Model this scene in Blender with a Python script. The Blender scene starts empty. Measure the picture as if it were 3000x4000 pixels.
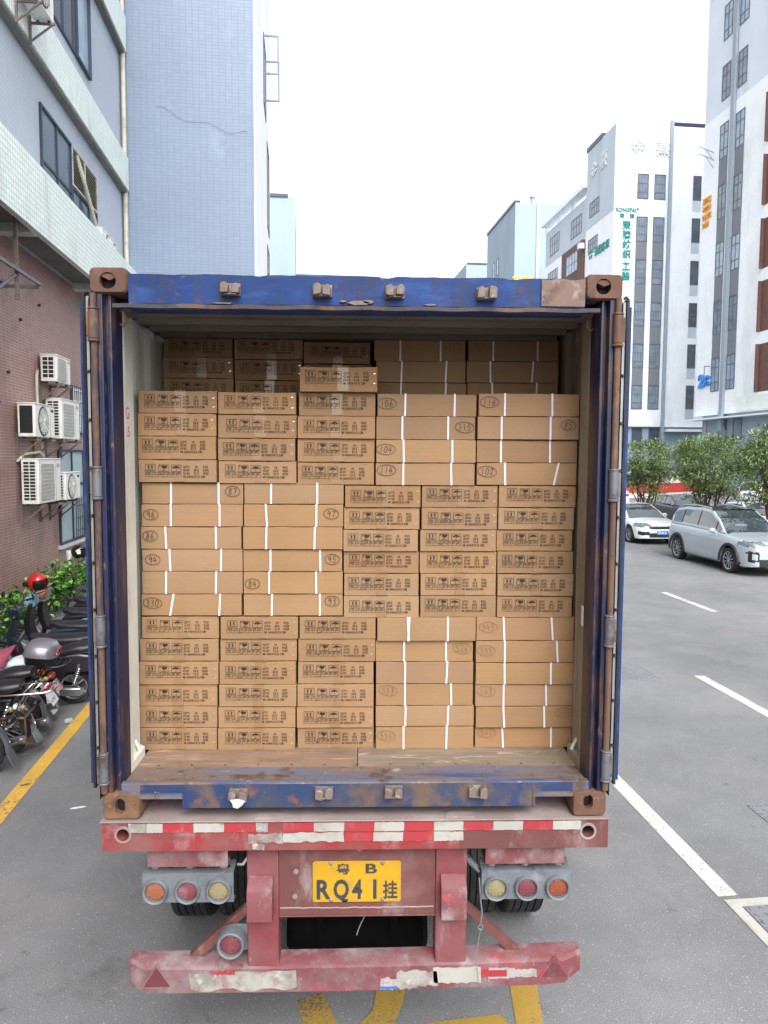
import bpy, bmesh, math, random
from mathutils import Vector, Matrix

# ------------------------------------------------------------------ camera, sky, sun, exposure
SC = bpy.context.scene
COL = SC.collection
cam_data = bpy.data.cameras.new('camera')
cam_data.sensor_fit = 'VERTICAL'
cam_data.sensor_height = 36.0
cam_data.lens = 25.968
cam_data.clip_start = 0.05
cam_data.clip_end = 3000.0
cam = bpy.data.objects.new('camera', cam_data)
COL.objects.link(cam)
yaw, pitch, roll = 0.0271, 0.0749, 0.0056
fwd = Vector((math.sin(yaw) * math.cos(pitch), math.cos(yaw) * math.cos(pitch), -math.sin(pitch)))
rgt = Vector((math.cos(yaw), -math.sin(yaw), 0))
upv = rgt.cross(fwd)
r2 = rgt * math.cos(roll) + upv * math.sin(roll)
u2 = upv * math.cos(roll) - rgt * math.sin(roll)
mw = Matrix((r2, u2, -fwd)).transposed().to_4x4()
mw.translation = Vector((0.0292, -3.4505, 3.2427))
cam.matrix_world = mw
SC.camera = cam

SUN_EL, SUN_AZ = math.radians(46), math.radians(171)      # azimuth clockwise from +Y
world = bpy.data.worlds.new('World')
SC.world = world
world.use_nodes = True
wn = world.node_tree
wn.nodes.clear()
sky = wn.nodes.new('ShaderNodeTexSky')
sky.sky_type = 'NISHITA'
sky.sun_disc = False
sky.sun_elevation = SUN_EL
sky.sun_rotation = SUN_AZ
sky.air_density = 1.0
sky.dust_density = 4.0
sky.ozone_density = 1.0
hsv = wn.nodes.new('ShaderNodeHueSaturation')             # a thick white cloud cover: little colour left
hsv.inputs['Saturation'].default_value = 0.2
hsv.inputs['Value'].default_value = 1.45
bg = wn.nodes.new('ShaderNodeBackground')
bg.inputs['Strength'].default_value = 0.15
wo = wn.nodes.new('ShaderNodeOutputWorld')
wn.links.new(sky.outputs[0], hsv.inputs['Color'])
wn.links.new(hsv.outputs[0], bg.inputs['Color'])
wn.links.new(bg.outputs[0], wo.inputs['Surface'])

sun_data = bpy.data.lights.new('sun', 'SUN')
sun_data.energy = 0.9
sun_data.angle = math.radians(50)
sun_data.color = (1.0, 0.97, 0.93)
sun = bpy.data.objects.new('sun', sun_data)
COL.objects.link(sun)
sdir = Vector((math.sin(SUN_AZ) * math.cos(SUN_EL), math.cos(SUN_AZ) * math.cos(SUN_EL), math.sin(SUN_EL)))
sun.rotation_euler = sdir.to_track_quat('Z', 'Y').to_euler()
sun.location = sdir * 60

SC.view_settings.view_transform = 'Standard'
SC.view_settings.look = 'None'
SC.view_settings.gamma = 1.0
SC.view_settings.use_curve_mapping = False
SC.view_settings.exposure = 0.9
SC.render.engine = 'CYCLES'
SC.cycles.max_bounces = 8

# ------------------------------------------------------------------ helpers
random.seed(7)
A = math.radians(4.8)                                     # the street runs 4.8 degrees off the container
CA, SA = math.cos(A), math.sin(A)


def street(u, v, z=0.0):
    return Vector((u * CA - v * SA, u * SA + v * CA, z))


def hexc(h):
    h = h.lstrip('#')
    out = []
    for i in (0, 2, 4):
        s = int(h[i:i + 2], 16) / 255
        out.append(s / 12.92 if s <= 0.04045 else ((s + 0.055) / 1.055) ** 2.4)
    return tuple(out) + (1.0,)


BASE = {}                                                 # what is subtracted from a child's coordinates


def setp(o, label=None, cat=None, group=None, kind=None):
    if label: o['label'] = label
    if cat: o['category'] = cat
    if group: o['group'] = group
    if kind: o['kind'] = kind
    return o


def thing(name, label, cat, base=(0, 0, 0), group=None, on_street=False):
    """An Empty at the base of a thing; its parts are written in the same (world or street) coordinates as base."""
    o = bpy.data.objects.new(name, None)
    o.empty_display_size = 0.2
    COL.objects.link(o)
    if on_street:
        o.location = street(*base)
        o.rotation_euler = (0, 0, A)
    else:
        o.location = base
    BASE[o] = Vector(base)
    return setp(o, label, cat, group)


def put(o, u, v, z=0.0, rz=0.0):
    o.location = street(u, v, z)
    o.rotation_euler = (0, 0, A + rz)
    return o


class MB:
    def __init__(self):
        self.v, self.f, self.mi, self.cur = [], [], [], 0

    def mat(self, i):
        self.cur = i
        return self

    def add(self, vs, fs):
        n = len(self.v)
        self.v += [tuple(p) for p in vs]
        for f in fs:
            self.f.append([n + i for i in f])
            self.mi.append(self.cur)
        return self

    def box(self, x0, y0, z0, x1, y1, z1):
        if x0 > x1: x0, x1 = x1, x0
        if y0 > y1: y0, y1 = y1, y0
        if z0 > z1: z0, z1 = z1, z0
        v = [(x0, y0, z0), (x1, y0, z0), (x1, y1, z0), (x0, y1, z0), (x0, y0, z1), (x1, y0, z1), (x1, y1, z1), (x0, y1, z1)]
        return self.add(v, [(0, 3, 2, 1), (4, 5, 6, 7), (0, 1, 5, 4), (1, 2, 6, 5), (2, 3, 7, 6), (3, 0, 4, 7)])

    def prism(self, poly, ax, a, b):
        n = len(poly)
        if ax == 'x': g = lambda p, t: (t, p[0], p[1])
        elif ax == 'y': g = lambda p, t: (p[0], t, p[1])
        else: g = lambda p, t: (p[0], p[1], t)
        v = [g(p, a) for p in poly] + [g(p, b) for p in poly]
        fs = [tuple(range(n)), tuple(reversed(range(n, 2 * n)))] + [(i, (i + 1) % n, n + (i + 1) % n, n + i) for i in range(n)]
        return self.add(v, fs)

    def loft(self, rings, caps=True, closed=True):
        n = len(rings[0])
        v = [p for r in rings for p in r]
        fs = []
        for k in range(len(rings) - 1):
            for i in range(n if closed else n - 1):
                j = (i + 1) % n
                fs.append((k * n + i, k * n + j, (k + 1) * n + j, (k + 1) * n + i))
        if caps:
            fs.append(tuple(reversed(range(n))))
            m = (len(rings) - 1) * n
            fs.append(tuple(range(m, m + n)))
        return self.add(v, fs)

    def cyl(self, a, b, r, r2=None, n=16, caps=True):
        a, b = Vector(a), Vector(b)
        r2 = r if r2 is None else r2
        d = (b - a).normalized()
        x = d.orthogonal().normalized()
        y = d.cross(x)
        ring = lambda c, q: [c + x * q * math.cos(2 * math.pi * i / n) + y * q * math.sin(2 * math.pi * i / n) for i in range(n)]
        return self.loft([ring(a, r), ring(b, r2)], caps)

    def tube(self, pts, r, n=8, r_end=None):
        pts = [Vector(p) for p in pts]
        rings, x = [], None
        for i, p in enumerate(pts):
            d = ((pts[min(i + 1, len(pts) - 1)] - pts[max(i - 1, 0)])).normalized()
            x = d.orthogonal().normalized() if x is None else (x - d * x.dot(d)).normalized()
            y = d.cross(x)
            q = r if r_end is None else r + (r_end - r) * i / (len(pts) - 1)
            rings.append([p + x * q * math.cos(2 * math.pi * k / n) + y * q * math.sin(2 * math.pi * k / n) for k in range(n)])
        return self.loft(rings)

    def lathe(self, prof, c, ax='y', n=24, a0=0.0, a1=None):
        """prof: (radius, along) pairs; revolved about the axis ax through c."""
        full = a1 is None
        m = n if full else n + 1
        span = 2 * math.pi if full else a1 - a0
        vs = []
        for r, h in prof:
            for i in range(m):
                t = a0 + span * i / n
                p, q = r * math.cos(t), r * math.sin(t)
                vs.append({'y': (c[0] + p, c[1] + h, c[2] + q), 'x': (c[0] + h, c[1] + p, c[2] + q), 'z': (c[0] + p, c[1] + q, c[2] + h)}[ax])
        fs = []
        for k in range(len(prof) - 1):
            for i in range(m if full else m - 1):
                j = (i + 1) % m
                fs.append((k * m + i, k * m + j, (k + 1) * m + j, (k + 1) * m + i))
        return self.add(vs, fs)

    def ell(self, c, r, nu=16, nv=10, t0=-90, t1=90):
        rings = []
        for k in range(nv + 1):
            t = math.radians(t0 + (t1 - t0) * k / nv)
            rr, zz = max(math.cos(t), 0.002), math.sin(t)
            rings.append([(c[0] + r[0] * rr * math.cos(2 * math.pi * i / nu), c[1] + r[1] * rr * math.sin(2 * math.pi * i / nu), c[2] + r[2] * zz) for i in range(nu)])
        return self.loft(rings)

    def holed(self, outer, hole, ax, t):
        """A flat face between two outlines of equal length."""
        n = len(outer)
        g = {'x': lambda p: (t, p[0], p[1]), 'y': lambda p: (p[0], t, p[1]), 'z': lambda p: (p[0], p[1], t)}[ax]
        return self.add([g(p) for p in outer] + [g(p) for p in hole], [(i, (i + 1) % n, n + (i + 1) % n, n + i) for i in range(n)])

    def quad(self, *p):
        return self.add(p, [tuple(range(len(p)))])

    def build(self, name, mats, parent=None, bevel=0.0, seg=2, sharp=32, fix=True, base=None):
        me = bpy.data.meshes.new(name)
        b = Vector(base) if base is not None else (BASE.get(parent, Vector((0, 0, 0))) if parent is not None else Vector((0, 0, 0)))
        me.from_pydata([(p[0] - b[0], p[1] - b[1], p[2] - b[2]) for p in self.v], [], self.f)
        mats = mats if isinstance(mats, (list, tuple)) else [mats]
        for m in mats:
            me.materials.append(m)
        bm = bmesh.new()
        bm.from_mesh(me)
        for f, i in zip(bm.faces, self.mi):
            f.material_index = i
        if fix:
            bmesh.ops.recalc_face_normals(bm, faces=bm.faces)
        lim = math.radians(sharp)
        for f in bm.faces:
            f.smooth = True
        for e in bm.edges:
            if len(e.link_faces) == 2:
                e.smooth = e.calc_face_angle(0.0) < lim
        bm.to_mesh(me)
        bm.free()
        o = bpy.data.objects.new(name, me)
        COL.objects.link(o)
        if parent is not None:
            o.parent = parent
            if parent.type == 'MESH' and parent not in BASE:
                BASE[parent] = b
            BASE[o] = b
        if bevel:
            md = o.modifiers.new('bevel', 'BEVEL')
            md.width = bevel
            md.segments = seg
            md.limit_method = 'ANGLE'
            md.angle_limit = math.radians(40)
        return o


def solo(mb, name, mats, label, cat, base, group=None, on_street=False, **kw):
    """A thing that is one mesh."""
    o = mb.build(name, mats, None, base=base, **kw)
    if on_street:
        o.location = street(*base)
        o.rotation_euler = (0, 0, A)
    else:
        o.location = base
    BASE[o] = Vector(base)
    return setp(o, label, cat, group)


def dup(root, label=None):
    """A copy of a thing with copies of its parts and their sub-parts."""
    def rec(o, parent):
        c = o.copy()
        COL.objects.link(c)
        c.parent = parent
        for ch in list(o.children):
            rec(ch, c)
        return c
    r = rec(root, None)
    BASE[r] = BASE.get(root, Vector((0, 0, 0)))
    if label:
        r['label'] = label
    return r


TEXTS = {}


def text_shape(s, size=1.0, bold=0.0, res=3, align='LEFT'):
    """Outline of a string as (verts, faces) in the xz plane, baseline at z = 0."""
    key = (s, bold, res, align)
    if key not in TEXTS:
        c = bpy.data.curves.new('lettering', 'FONT')
        c.body = s
        c.size = 1.0
        c.resolution_u = res
        c.offset = bold
        c.align_x = align
        o = bpy.data.objects.new('lettering', c)
        COL.objects.link(o)
        dg = bpy.context.evaluated_depsgraph_get()
        me = bpy.data.meshes.new_from_object(o.evaluated_get(dg))
        TEXTS[key] = ([tuple(v.co) for v in me.vertices], [tuple(p.vertices) for p in me.polygons])
        bpy.data.objects.remove(o)
        bpy.data.curves.remove(c)
        bpy.data.meshes.remove(me)
    vs, fs = TEXTS[key]
    return [(x * size, y * size) for x, y, _ in vs], fs


def lettering(mb, s, at, size, right=(1, 0, 0), up=(0, 0, 1), bold=0.0, sx=1.0, thick=0.0, align='LEFT', res=3):
    """Letters on a plane; with thick they stand out as solid letters along right x up (towards the reader)."""
    vs, fs = text_shape(s, size, bold, res, align)
    at, right, up = Vector(at), Vector(right), Vector(up)
    nrm = right.cross(up)
    pts = [at + right * x * sx + up * y for x, y in vs]
    if not thick:
        return mb.add(pts, fs)
    n = len(pts)
    edges = {}
    for f in fs:
        for i in range(len(f)):
            a, b = f[i], f[(i + 1) % len(f)]
            edges[(a, b)] = edges.get((a, b), 0) + 1
    side = [(a, b, n + b, n + a) for (a, b) in edges if (b, a) not in edges]
    return mb.add(pts + [p + nrm * thick for p in pts], [tuple(n + i for i in f) for f in fs] + side)


# ------------------------------------------------------------------ materials
def node(nt, kind, **kw):
    n = nt.nodes.new('ShaderNode' + kind)
    for k, v in kw.items():
        if k in ('operation', 'blend_type', 'data_type', 'feature', 'noise_dimensions', 'interpolation_type', 'clamp', 'distance', 'voronoi_dimensions'):
            setattr(n, k, v)
    return n


def link(nt, a, b):
    nt.links.new(a, b)


def math2(nt, op, a, b=None):
    n = node(nt, 'Math', operation=op)
    for i, x in enumerate((a, b)):
        if x is None: continue
        if isinstance(x, (int, float)): n.inputs[i].default_value = x
        else: link(nt, x, n.inputs[i])
    return n.outputs[0]


def mixc(nt, fac, a, b, blend='MIX'):
    n = node(nt, 'Mix', data_type='RGBA', blend_type=blend)
    for sock, x in ((n.inputs[0], fac), (n.inputs[6], a), (n.inputs[7], b)):
        if isinstance(x, (int, float, tuple)): sock.default_value = x
        else: link(nt, x, sock)
    return n.outputs[2]


def remap(nt, x, lo, hi, a=0.0, b=1.0):
    n = node(nt, 'MapRange', clamp=True)
    link(nt, x, n.inputs[0])
    for i, q in enumerate((lo, hi, a, b)):
        n.inputs[1 + i].default_value = q
    return n.outputs[0]


def noise(nt, co, scale, detail=4.0, rough=0.6, off=0.0, stretch=(1, 1, 1), dist=0.0):
    mp = nt.nodes.new('ShaderNodeMapping')
    mp.inputs['Scale'].default_value = stretch
    mp.inputs['Location'].default_value = (off, off * 1.7, off * 0.6)
    link(nt, co, mp.inputs['Vector'])
    n = nt.nodes.new('ShaderNodeTexNoise')
    n.inputs['Scale'].default_value = scale
    n.inputs['Detail'].default_value = detail
    n.inputs['Roughness'].default_value = rough
    n.inputs['Distortion'].default_value = dist
    link(nt, mp.outputs[0], n.inputs['Vector'])
    return n.outputs[0]


def start(name):
    m = bpy.data.materials.new(name)
    m.use_nodes = True
    nt = m.node_tree
    b = nt.nodes['Principled BSDF']
    tc = nt.nodes.new('ShaderNodeTexCoord')
    return m, nt, b, tc


def finish(nt, b, col, rough, metal=0.0, spec=0.5, height=None, bump=0.0, bdist=0.01):
    if isinstance(col, tuple): b.inputs['Base Color'].default_value = col
    else: link(nt, col, b.inputs['Base Color'])
    if isinstance(rough, (int, float)): b.inputs['Roughness'].default_value = rough
    else: link(nt, rough, b.inputs['Roughness'])
    b.inputs['Metallic'].default_value = metal
    b.inputs['Specular IOR Level'].default_value = spec
    if height is not None and bump:
        n = nt.nodes.new('ShaderNodeBump')
        n.inputs['Strength'].default_value = bump
        n.inputs['Distance'].default_value = bdist
        link(nt, height, n.inputs['Height'])
        link(nt, n.outputs[0], b.inputs['Normal'])


def paint(name, base, rough=0.6, metal=0.0, layers=(), bump=0.0, bscale=60.0, rnd=0.0, spec=0.5, vary=0.12, vscale=3.0, coat=0.0):
    """Base colour with slow variation and any number of worn layers: (hex, scale, lo, hi[, stretch[, offset]])."""
    m, nt, b, tc = start(name)
    co = tc.outputs['Object']
    col = hexc(base)
    v = noise(nt, co, vscale, 5, 0.6, 3.1)
    fac = remap(nt, v, 0.3, 0.7, 1 - vary, 1 + vary)
    if rnd:
        oi = nt.nodes.new('ShaderNodeObjectInfo')
        fac = math2(nt, 'MULTIPLY', fac, remap(nt, oi.outputs['Random'], 0, 1, 1 - rnd, 1 + rnd))
    hs = nt.nodes.new('ShaderNodeHueSaturation')
    hs.inputs['Color'].default_value = col
    link(nt, fac, hs.inputs['Value'])
    out = hs.outputs[0]
    for i, L in enumerate(layers):
        st = L[4] if len(L) > 4 else (1, 1, 1)
        of = L[5] if len(L) > 5 else 11.3 * (i + 1)
        f = remap(nt, noise(nt, co, L[1], 8, 0.66, of, st), L[2], L[3])
        out = mixc(nt, f, out, hexc(L[0]))
    h = noise(nt, co, bscale, 6, 0.65, 5.0) if bump else None
    finish(nt, b, out, rough, metal, spec, h, bump, 0.004)
    if coat:
        b.inputs['Coat Weight'].default_value = coat
        b.inputs['Coat Roughness'].default_value = 0.08
    return m


def tiles(name, base, grout, tw, th, line, rough=0.35, vary=0.06, layers=(), stagger=False):
    """Small ceramic tiles on upright walls."""
    m, nt, b, tc = start(name)
    co = tc.outputs['Object']
    sx = nt.nodes.new('ShaderNodeSeparateXYZ'); link(nt, co, sx.inputs[0])
    sn = nt.nodes.new('ShaderNodeSeparateXYZ'); link(nt, tc.outputs['Normal'], sn.inputs[0])
    side = math2(nt, 'GREATER_THAN', math2(nt, 'ABSOLUTE', sn.outputs[0]), 0.6)
    flat = math2(nt, 'GREATER_THAN', math2(nt, 'ABSOLUTE', sn.outputs[2]), 0.6)
    mx = node(nt, 'Mix', data_type='FLOAT'); link(nt, side, mx.inputs[0]); link(nt, sx.outputs[0], mx.inputs[2]); link(nt, sx.outputs[1], mx.inputs[3])
    mz = node(nt, 'Mix', data_type='FLOAT'); link(nt, flat, mz.inputs[0]); link(nt, sx.outputs[2], mz.inputs[2]); link(nt, sx.outputs[1], mz.inputs[3])
    U = math2(nt, 'DIVIDE', math2(nt, 'ADD', mx.outputs[0], 500.0137), tw)
    V = math2(nt, 'DIVIDE', math2(nt, 'ADD', mz.outputs[0], 500.0071), th)
    if stagger:
        U = math2(nt, 'ADD', U, math2(nt, 'MULTIPLY', math2(nt, 'MODULO', math2(nt, 'FLOOR', V), 2.0), 0.5))
    fu, fv = math2(nt, 'FRACT', U), math2(nt, 'FRACT', V)
    g = math2(nt, 'MAXIMUM', math2(nt, 'LESS_THAN', fu, line / tw), math2(nt, 'LESS_THAN', fv, line / th))
    cb = nt.nodes.new('ShaderNodeCombineXYZ'); link(nt, math2(nt, 'FLOOR', U), cb.inputs[0]); link(nt, math2(nt, 'FLOOR', V), cb.inputs[1])
    wnz = nt.nodes.new('ShaderNodeTexWhiteNoise'); link(nt, cb.outputs[0], wnz.inputs[0])
    val = math2(nt, 'MULTIPLY', remap(nt, wnz.outputs[0], 0, 1, 1 - vary, 1 + vary), remap(nt, noise(nt, co, 0.5, 5, 0.6, 2.0), 0.3, 0.7, 0.94, 1.05))
    hs = nt.nodes.new('ShaderNodeHueSaturation'); hs.inputs['Color'].default_value = hexc(base); link(nt, val, hs.inputs['Value'])
    out = mixc(nt, g, hs.outputs[0], hexc(grout))
    for i, L in enumerate(layers):
        st = L[4] if len(L) > 4 else (1, 1, 1)
        f = remap(nt, noise(nt, co, L[1], 7, 0.65, 9.1 * (i + 1), st), L[2], L[3], 0, 0.7)
        out = mixc(nt, f, out, hexc(L[0]))
    finish(nt, b, out, math2(nt, 'ADD', math2(nt, 'MULTIPLY', g, 0.4), rough), 0, 0.4, math2(nt, 'SUBTRACT', 1.0, g), 0.25, 0.003)
    return m


def glass(name, tint, rough=0.06, spec=0.6):
    """Window glass seen from outside: a dark interior behind a shiny pane."""
    m, nt, b, tc = start(name)
    col = mixc(nt, remap(nt, noise(nt, tc.outputs['Object'], 0.9, 3, 0.5, 4.0), 0.35, 0.65), hexc(tint), tuple(min(1, x * 1.5) for x in hexc(tint)[:3]) + (1,))
    finish(nt, b, col, rough, 0, spec)
    return m


M = {}
RUST = '#6b4432'
M['ink'] = paint('printing_ink', '#1d1411', 0.7, vary=0.2, vscale=30)
M['pen_dark'] = paint('marker_pen', '#2c2422', 0.6)
M['pen_pale'] = paint('worn_marker_pen', '#67503c', 0.7)
M['strap'] = paint('white_strapping', '#bfc2cf', 0.35, vary=0.04)
M['clear_tape'] = paint('parcel_tape', '#86694a', 0.22, vary=0.1, vscale=12, spec=0.6)
M['staple'] = paint('shiny_staple', '#e0d8cc', 0.2, 0.6)
M['rubber'] = paint('black_rubber', '#1c1c1e', 0.75, layers=[('#4a4846', 9, 0.5, 0.75)], bump=0.2)
M['black'] = paint('black_plastic', '#151517', 0.45, layers=[('#3a3a3a', 14, 0.58, 0.8)])
M['dark_steel'] = paint('dark_steel', '#2c2b2c', 0.6, 0.2, layers=[('#4c4440', 7, 0.45, 0.7)], bump=0.2)
M['grey_steel'] = paint('grey_steel', '#7d7f84', 0.5, 0.3, layers=[('#5b5048', 12, 0.5, 0.7)], bump=0.2)
M['chrome'] = paint('chrome', '#c9cacc', 0.18, 0.95, vary=0.1)
M['alloy'] = paint('brushed_alloy', '#b9bcc2', 0.3, 0.85, vary=0.08)
M['white_enamel'] = paint('white_enamel', '#dedfda', 0.45, layers=[('#b2a99a', 5, 0.55, 0.8)], vary=0.05)
M['white_plastic'] = paint('white_plastic', '#d8dad8', 0.4, layers=[('#b9b2a6', 4, 0.58, 0.85)], vary=0.04)


def cardboard():
    m, nt, b, tc = start('corrugated_cardboard')
    co = tc.outputs['Object']
    oi = nt.nodes.new('ShaderNodeObjectInfo')
    big = noise(nt, co, 3.5, 5, 0.6, 1.0)
    streak = noise(nt, co, 1.0, 5, 0.6, 2.0, (0.6, 8, 130))
    fib = noise(nt, co, 240, 3, 0.6, 4.0, (0.4, 1, 1.4))
    val = math2(nt, 'MULTIPLY', remap(nt, big, 0.3, 0.7, 0.95, 1.05), remap(nt, streak, 0.3, 0.7, 0.95, 1.04))
    val = math2(nt, 'MULTIPLY', val, remap(nt, fib, 0.3, 0.7, 0.95, 1.05))
    val = math2(nt, 'MULTIPLY', val, remap(nt, oi.outputs['Random'], 0, 1, 0.88, 1.07))
    hs = nt.nodes.new('ShaderNodeHueSaturation')
    hs.inputs['Color'].default_value = hexc('#8b6e50')
    link(nt, val, hs.inputs['Value'])
    link(nt, remap(nt, math2(nt, 'FRACT', math2(nt, 'MULTIPLY', oi.outputs['Random'], 7.31)), 0, 1, 0.4965, 0.5025), hs.inputs['Hue'])
    link(nt, remap(nt, math2(nt, 'FRACT', math2(nt, 'MULTIPLY', oi.outputs['Random'], 13.7)), 0, 1, 0.93, 1.05), hs.inputs['Saturation'])
    scuff = remap(nt, noise(nt, co, 16, 8, 0.7, 7.0), 0.60, 0.76, 0, 0.45)
    out = mixc(nt, scuff, hs.outputs[0], hexc('#7b5c3e'))
    finish(nt, b, out, 0.78, 0, 0.3, math2(nt, 'ADD', streak, math2(nt, 'MULTIPLY', big, 2.0)), 0.12, 0.004)
    return m


M['cardboard'] = cardboard()

# ------------------------------------------------------------------ ground and road paint
def asphalt():
    m, nt, b, tc = start('worn_asphalt')
    co = tc.outputs['Object']
    patch = noise(nt, co, 0.35, 6, 0.62, 1.0)
    mid = noise(nt, co, 2.2, 6, 0.7, 5.0)
    grit = noise(nt, co, 130, 2, 0.6, 3.0)
    vo = node(nt, 'TexVoronoi', feature='F1'); vo.inputs['Scale'].default_value = 120
    link(nt, co, vo.inputs['Vector'])
    hs = nt.nodes.new('ShaderNodeHueSaturation')
    hs.inputs['Color'].default_value = hexc('#747577')
    val = math2(nt, 'MULTIPLY', remap(nt, patch, 0.3, 0.7, 0.76, 1.18), remap(nt, mid, 0.3, 0.7, 0.9, 1.1))
    val = math2(nt, 'MULTIPLY', val, remap(nt, grit, 0.3, 0.7, 0.6, 1.4))
    link(nt, val, hs.inputs['Value'])
    sp = nt.nodes.new('ShaderNodeTexWhiteNoise'); link(nt, vo.outputs['Color'], sp.inputs[0])
    chips = math2(nt, 'MULTIPLY', math2(nt, 'GREATER_THAN', sp.outputs[0], 0.972), math2(nt, 'LESS_THAN', vo.outputs['Distance'], 0.42))
    out = mixc(nt, math2(nt, 'MULTIPLY', chips, 0.75), hs.outputs[0], hexc('#b9b9b6'))
    oil = remap(nt, noise(nt, co, 0.9, 7, 0.7, 31.0), 0.62, 0.76, 0, 0.55)
    out = mixc(nt, oil, out, hexc('#413d3c'))
    dust = remap(nt, noise(nt, co, 0.5, 6, 0.65, 57.0), 0.52, 0.72, 0, 0.35)
    out = mixc(nt, dust, out, hexc('#8d8880'))
    wob = nt.nodes.new('ShaderNodeVectorMath'); wob.operation = 'ADD'
    nz_ = nt.nodes.new('ShaderNodeTexNoise'); nz_.inputs['Scale'].default_value = 1.3; nz_.inputs['Detail'].default_value = 6
    link(nt, co, nz_.inputs['Vector']); link(nt, co, wob.inputs[0]); link(nt, nz_.outputs['Color'], wob.inputs[1])
    vc = node(nt, 'TexVoronoi', feature='DISTANCE_TO_EDGE'); vc.inputs['Scale'].default_value = .33; link(nt, wob.outputs[0], vc.inputs['Vector'])
    crack = math2(nt, 'MULTIPLY', remap(nt, vc.outputs['Distance'], .0012, .0035, .10, 0), remap(nt, noise(nt, co, .25, 3, .6, 77.0), .54, .62))
    out = mixc(nt, crack, out, hexc('#38373a'))
    drips = remap(nt, noise(nt, co, 3.2, 5, .7, 91.0), .66, .72, 0, .5)
    out = mixc(nt, drips, out, hexc('#3f3d3d'))
    finish(nt, b, out, 0.85, 0, 0.3, math2(nt, 'ADD', grit, math2(nt, 'MULTIPLY', vo.outputs['Distance'], 0.6)), 0.5, 0.006)
    return m


def road_paint(name, col, keep, worn_scale=34, off=0.0):
    """Thermoplastic paint with bits worn down to the asphalt."""
    m, nt, b, tc = start(name)
    co = tc.outputs['Object']
    hs = nt.nodes.new('ShaderNodeHueSaturation')
    hs.inputs['Color'].default_value = hexc(col)
    link(nt, math2(nt, 'MULTIPLY', remap(nt, noise(nt, co, 2.0, 6, 0.65, 1.0), 0.3, 0.7, 0.86, 1.08), remap(nt, noise(nt, co, 110, 3, 0.6, 3.0), 0.3, 0.7, 0.84, 1.1)), hs.inputs['Value'])
    w = math2(nt, 'ADD', math2(nt, 'MULTIPLY', noise(nt, co, worn_scale, 6, 0.75, 8.0 + off), 0.65), math2(nt, 'MULTIPLY', noise(nt, co, 1.6, 4, 0.6, 14.0 + off), 0.35))
    out = mixc(nt, remap(nt, w, keep, keep + 0.05), hs.outputs[0], hexc('#5b5a5c'))
    finish(nt, b, out, 0.75, 0, 0.3, w, 0.3, 0.004)
    return m


M['asphalt'] = asphalt()
M['white_paint'] = road_paint('white_road_paint', '#b9b9b5', 0.55)
M['yellow_paint'] = road_paint('yellow_road_paint', '#cda244', 0.575)
M['yellow_worn'] = road_paint('worn_yellow_road_paint', '#a8893f', 0.535, 60)

g = MB()
n = 40
E0 = 400
xs = [-E0, -200, -100, -50, -25, -12, -6, -3, 0, 3, 6, 12, 25, 50, 100, 200, E0]
for i in range(len(xs) - 1):
    for j in range(len(xs) - 1):
        g.quad((xs[i], xs[j], 0), (xs[i + 1], xs[j], 0), (xs[i + 1], xs[j + 1], 0), (xs[i], xs[j + 1], 0))
o = g.build('ground', M['asphalt'])
setp(o, kind='structure')


def marking(name, polys, mat, z=0.004):
    mb = MB()
    for p in polys:
        mb.quad(*[(x, y, z) for x, y in p])
    o = mb.build(name, mat)
    o.rotation_euler = (0, 0, A)
    return setp(o, kind='structure')


rect = lambda u0, u1, v0, v1: [(u0, v0), (u1, v0), (u1, v1), (u0, v1)]
marking('yellow_parking_line', [rect(-3.05, -2.90, -8, 45)], M['yellow_paint'])
marking('white_edge_line', [rect(2.80, 2.955, 1.5, 60), rect(2.80, 2.955, -8, 0.2)], M['white_paint'])
marking('white_lane_dash', [rect(8.36, 8.52, 11.15 + 8 * k, 13.4 + 8 * k) for k in range(-2, 5)], M['white_paint'])
marking('white_lane_dash', [rect(5.55, 5.71, 4.55 + 8 * k, 6.8 + 8 * k) for k in range(-1, 5) if k != 1], M['white_paint'])
marking('yellow_centre_line', [rect(15.6, 15.72, -8, 120), rect(15.9, 16.02, -8, 120)], M['yellow_paint'])
marking('white_far_line', [rect(24.4, 24.55, 10, 100)], M['white_paint'])
# painted characters, mostly under the trailer
marking('yellow_ground_lettering', [[(-.30, .77), (-.26, .58), (-.2, .2), (-.02, .2), (-.07, .56), (-.14, .815)],
        [(.17, .95), (.18, .79), (.15, .66), (.07, .55), (-.03, .45), (.16, .38), (.26, .53), (.33, .68), (.355, .78), (.35, .95)],
        [(.40, .475), (.45, .515), (.88, .535), (.93, .40), (.40, .36)],
        [(1.0, .745), (.95, .44), (.92, .1), (1.09, .1), (1.11, .44), (1.17, .755), (1.2, .95), (1.03, .95)],
        [(.75, 2.0), (.78, 1.85), (1.0, 1.95), (.98, 2.1)]], M['yellow_worn'])

M['manhole'] = paint('cast_iron_cover', '#7b7c83', 0.6, 0.2, layers=[('#86857f', 9, 0.5, 0.75), ('#4d4a4a', 40, 0.55, 0.7)], bump=0.3)
M['concrete'] = paint('concrete', '#a3a29b', 0.85, layers=[('#7e7d78', 6, 0.5, 0.75), ('#bdbbb0', 30, 0.55, 0.75)], bump=0.3)


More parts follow.
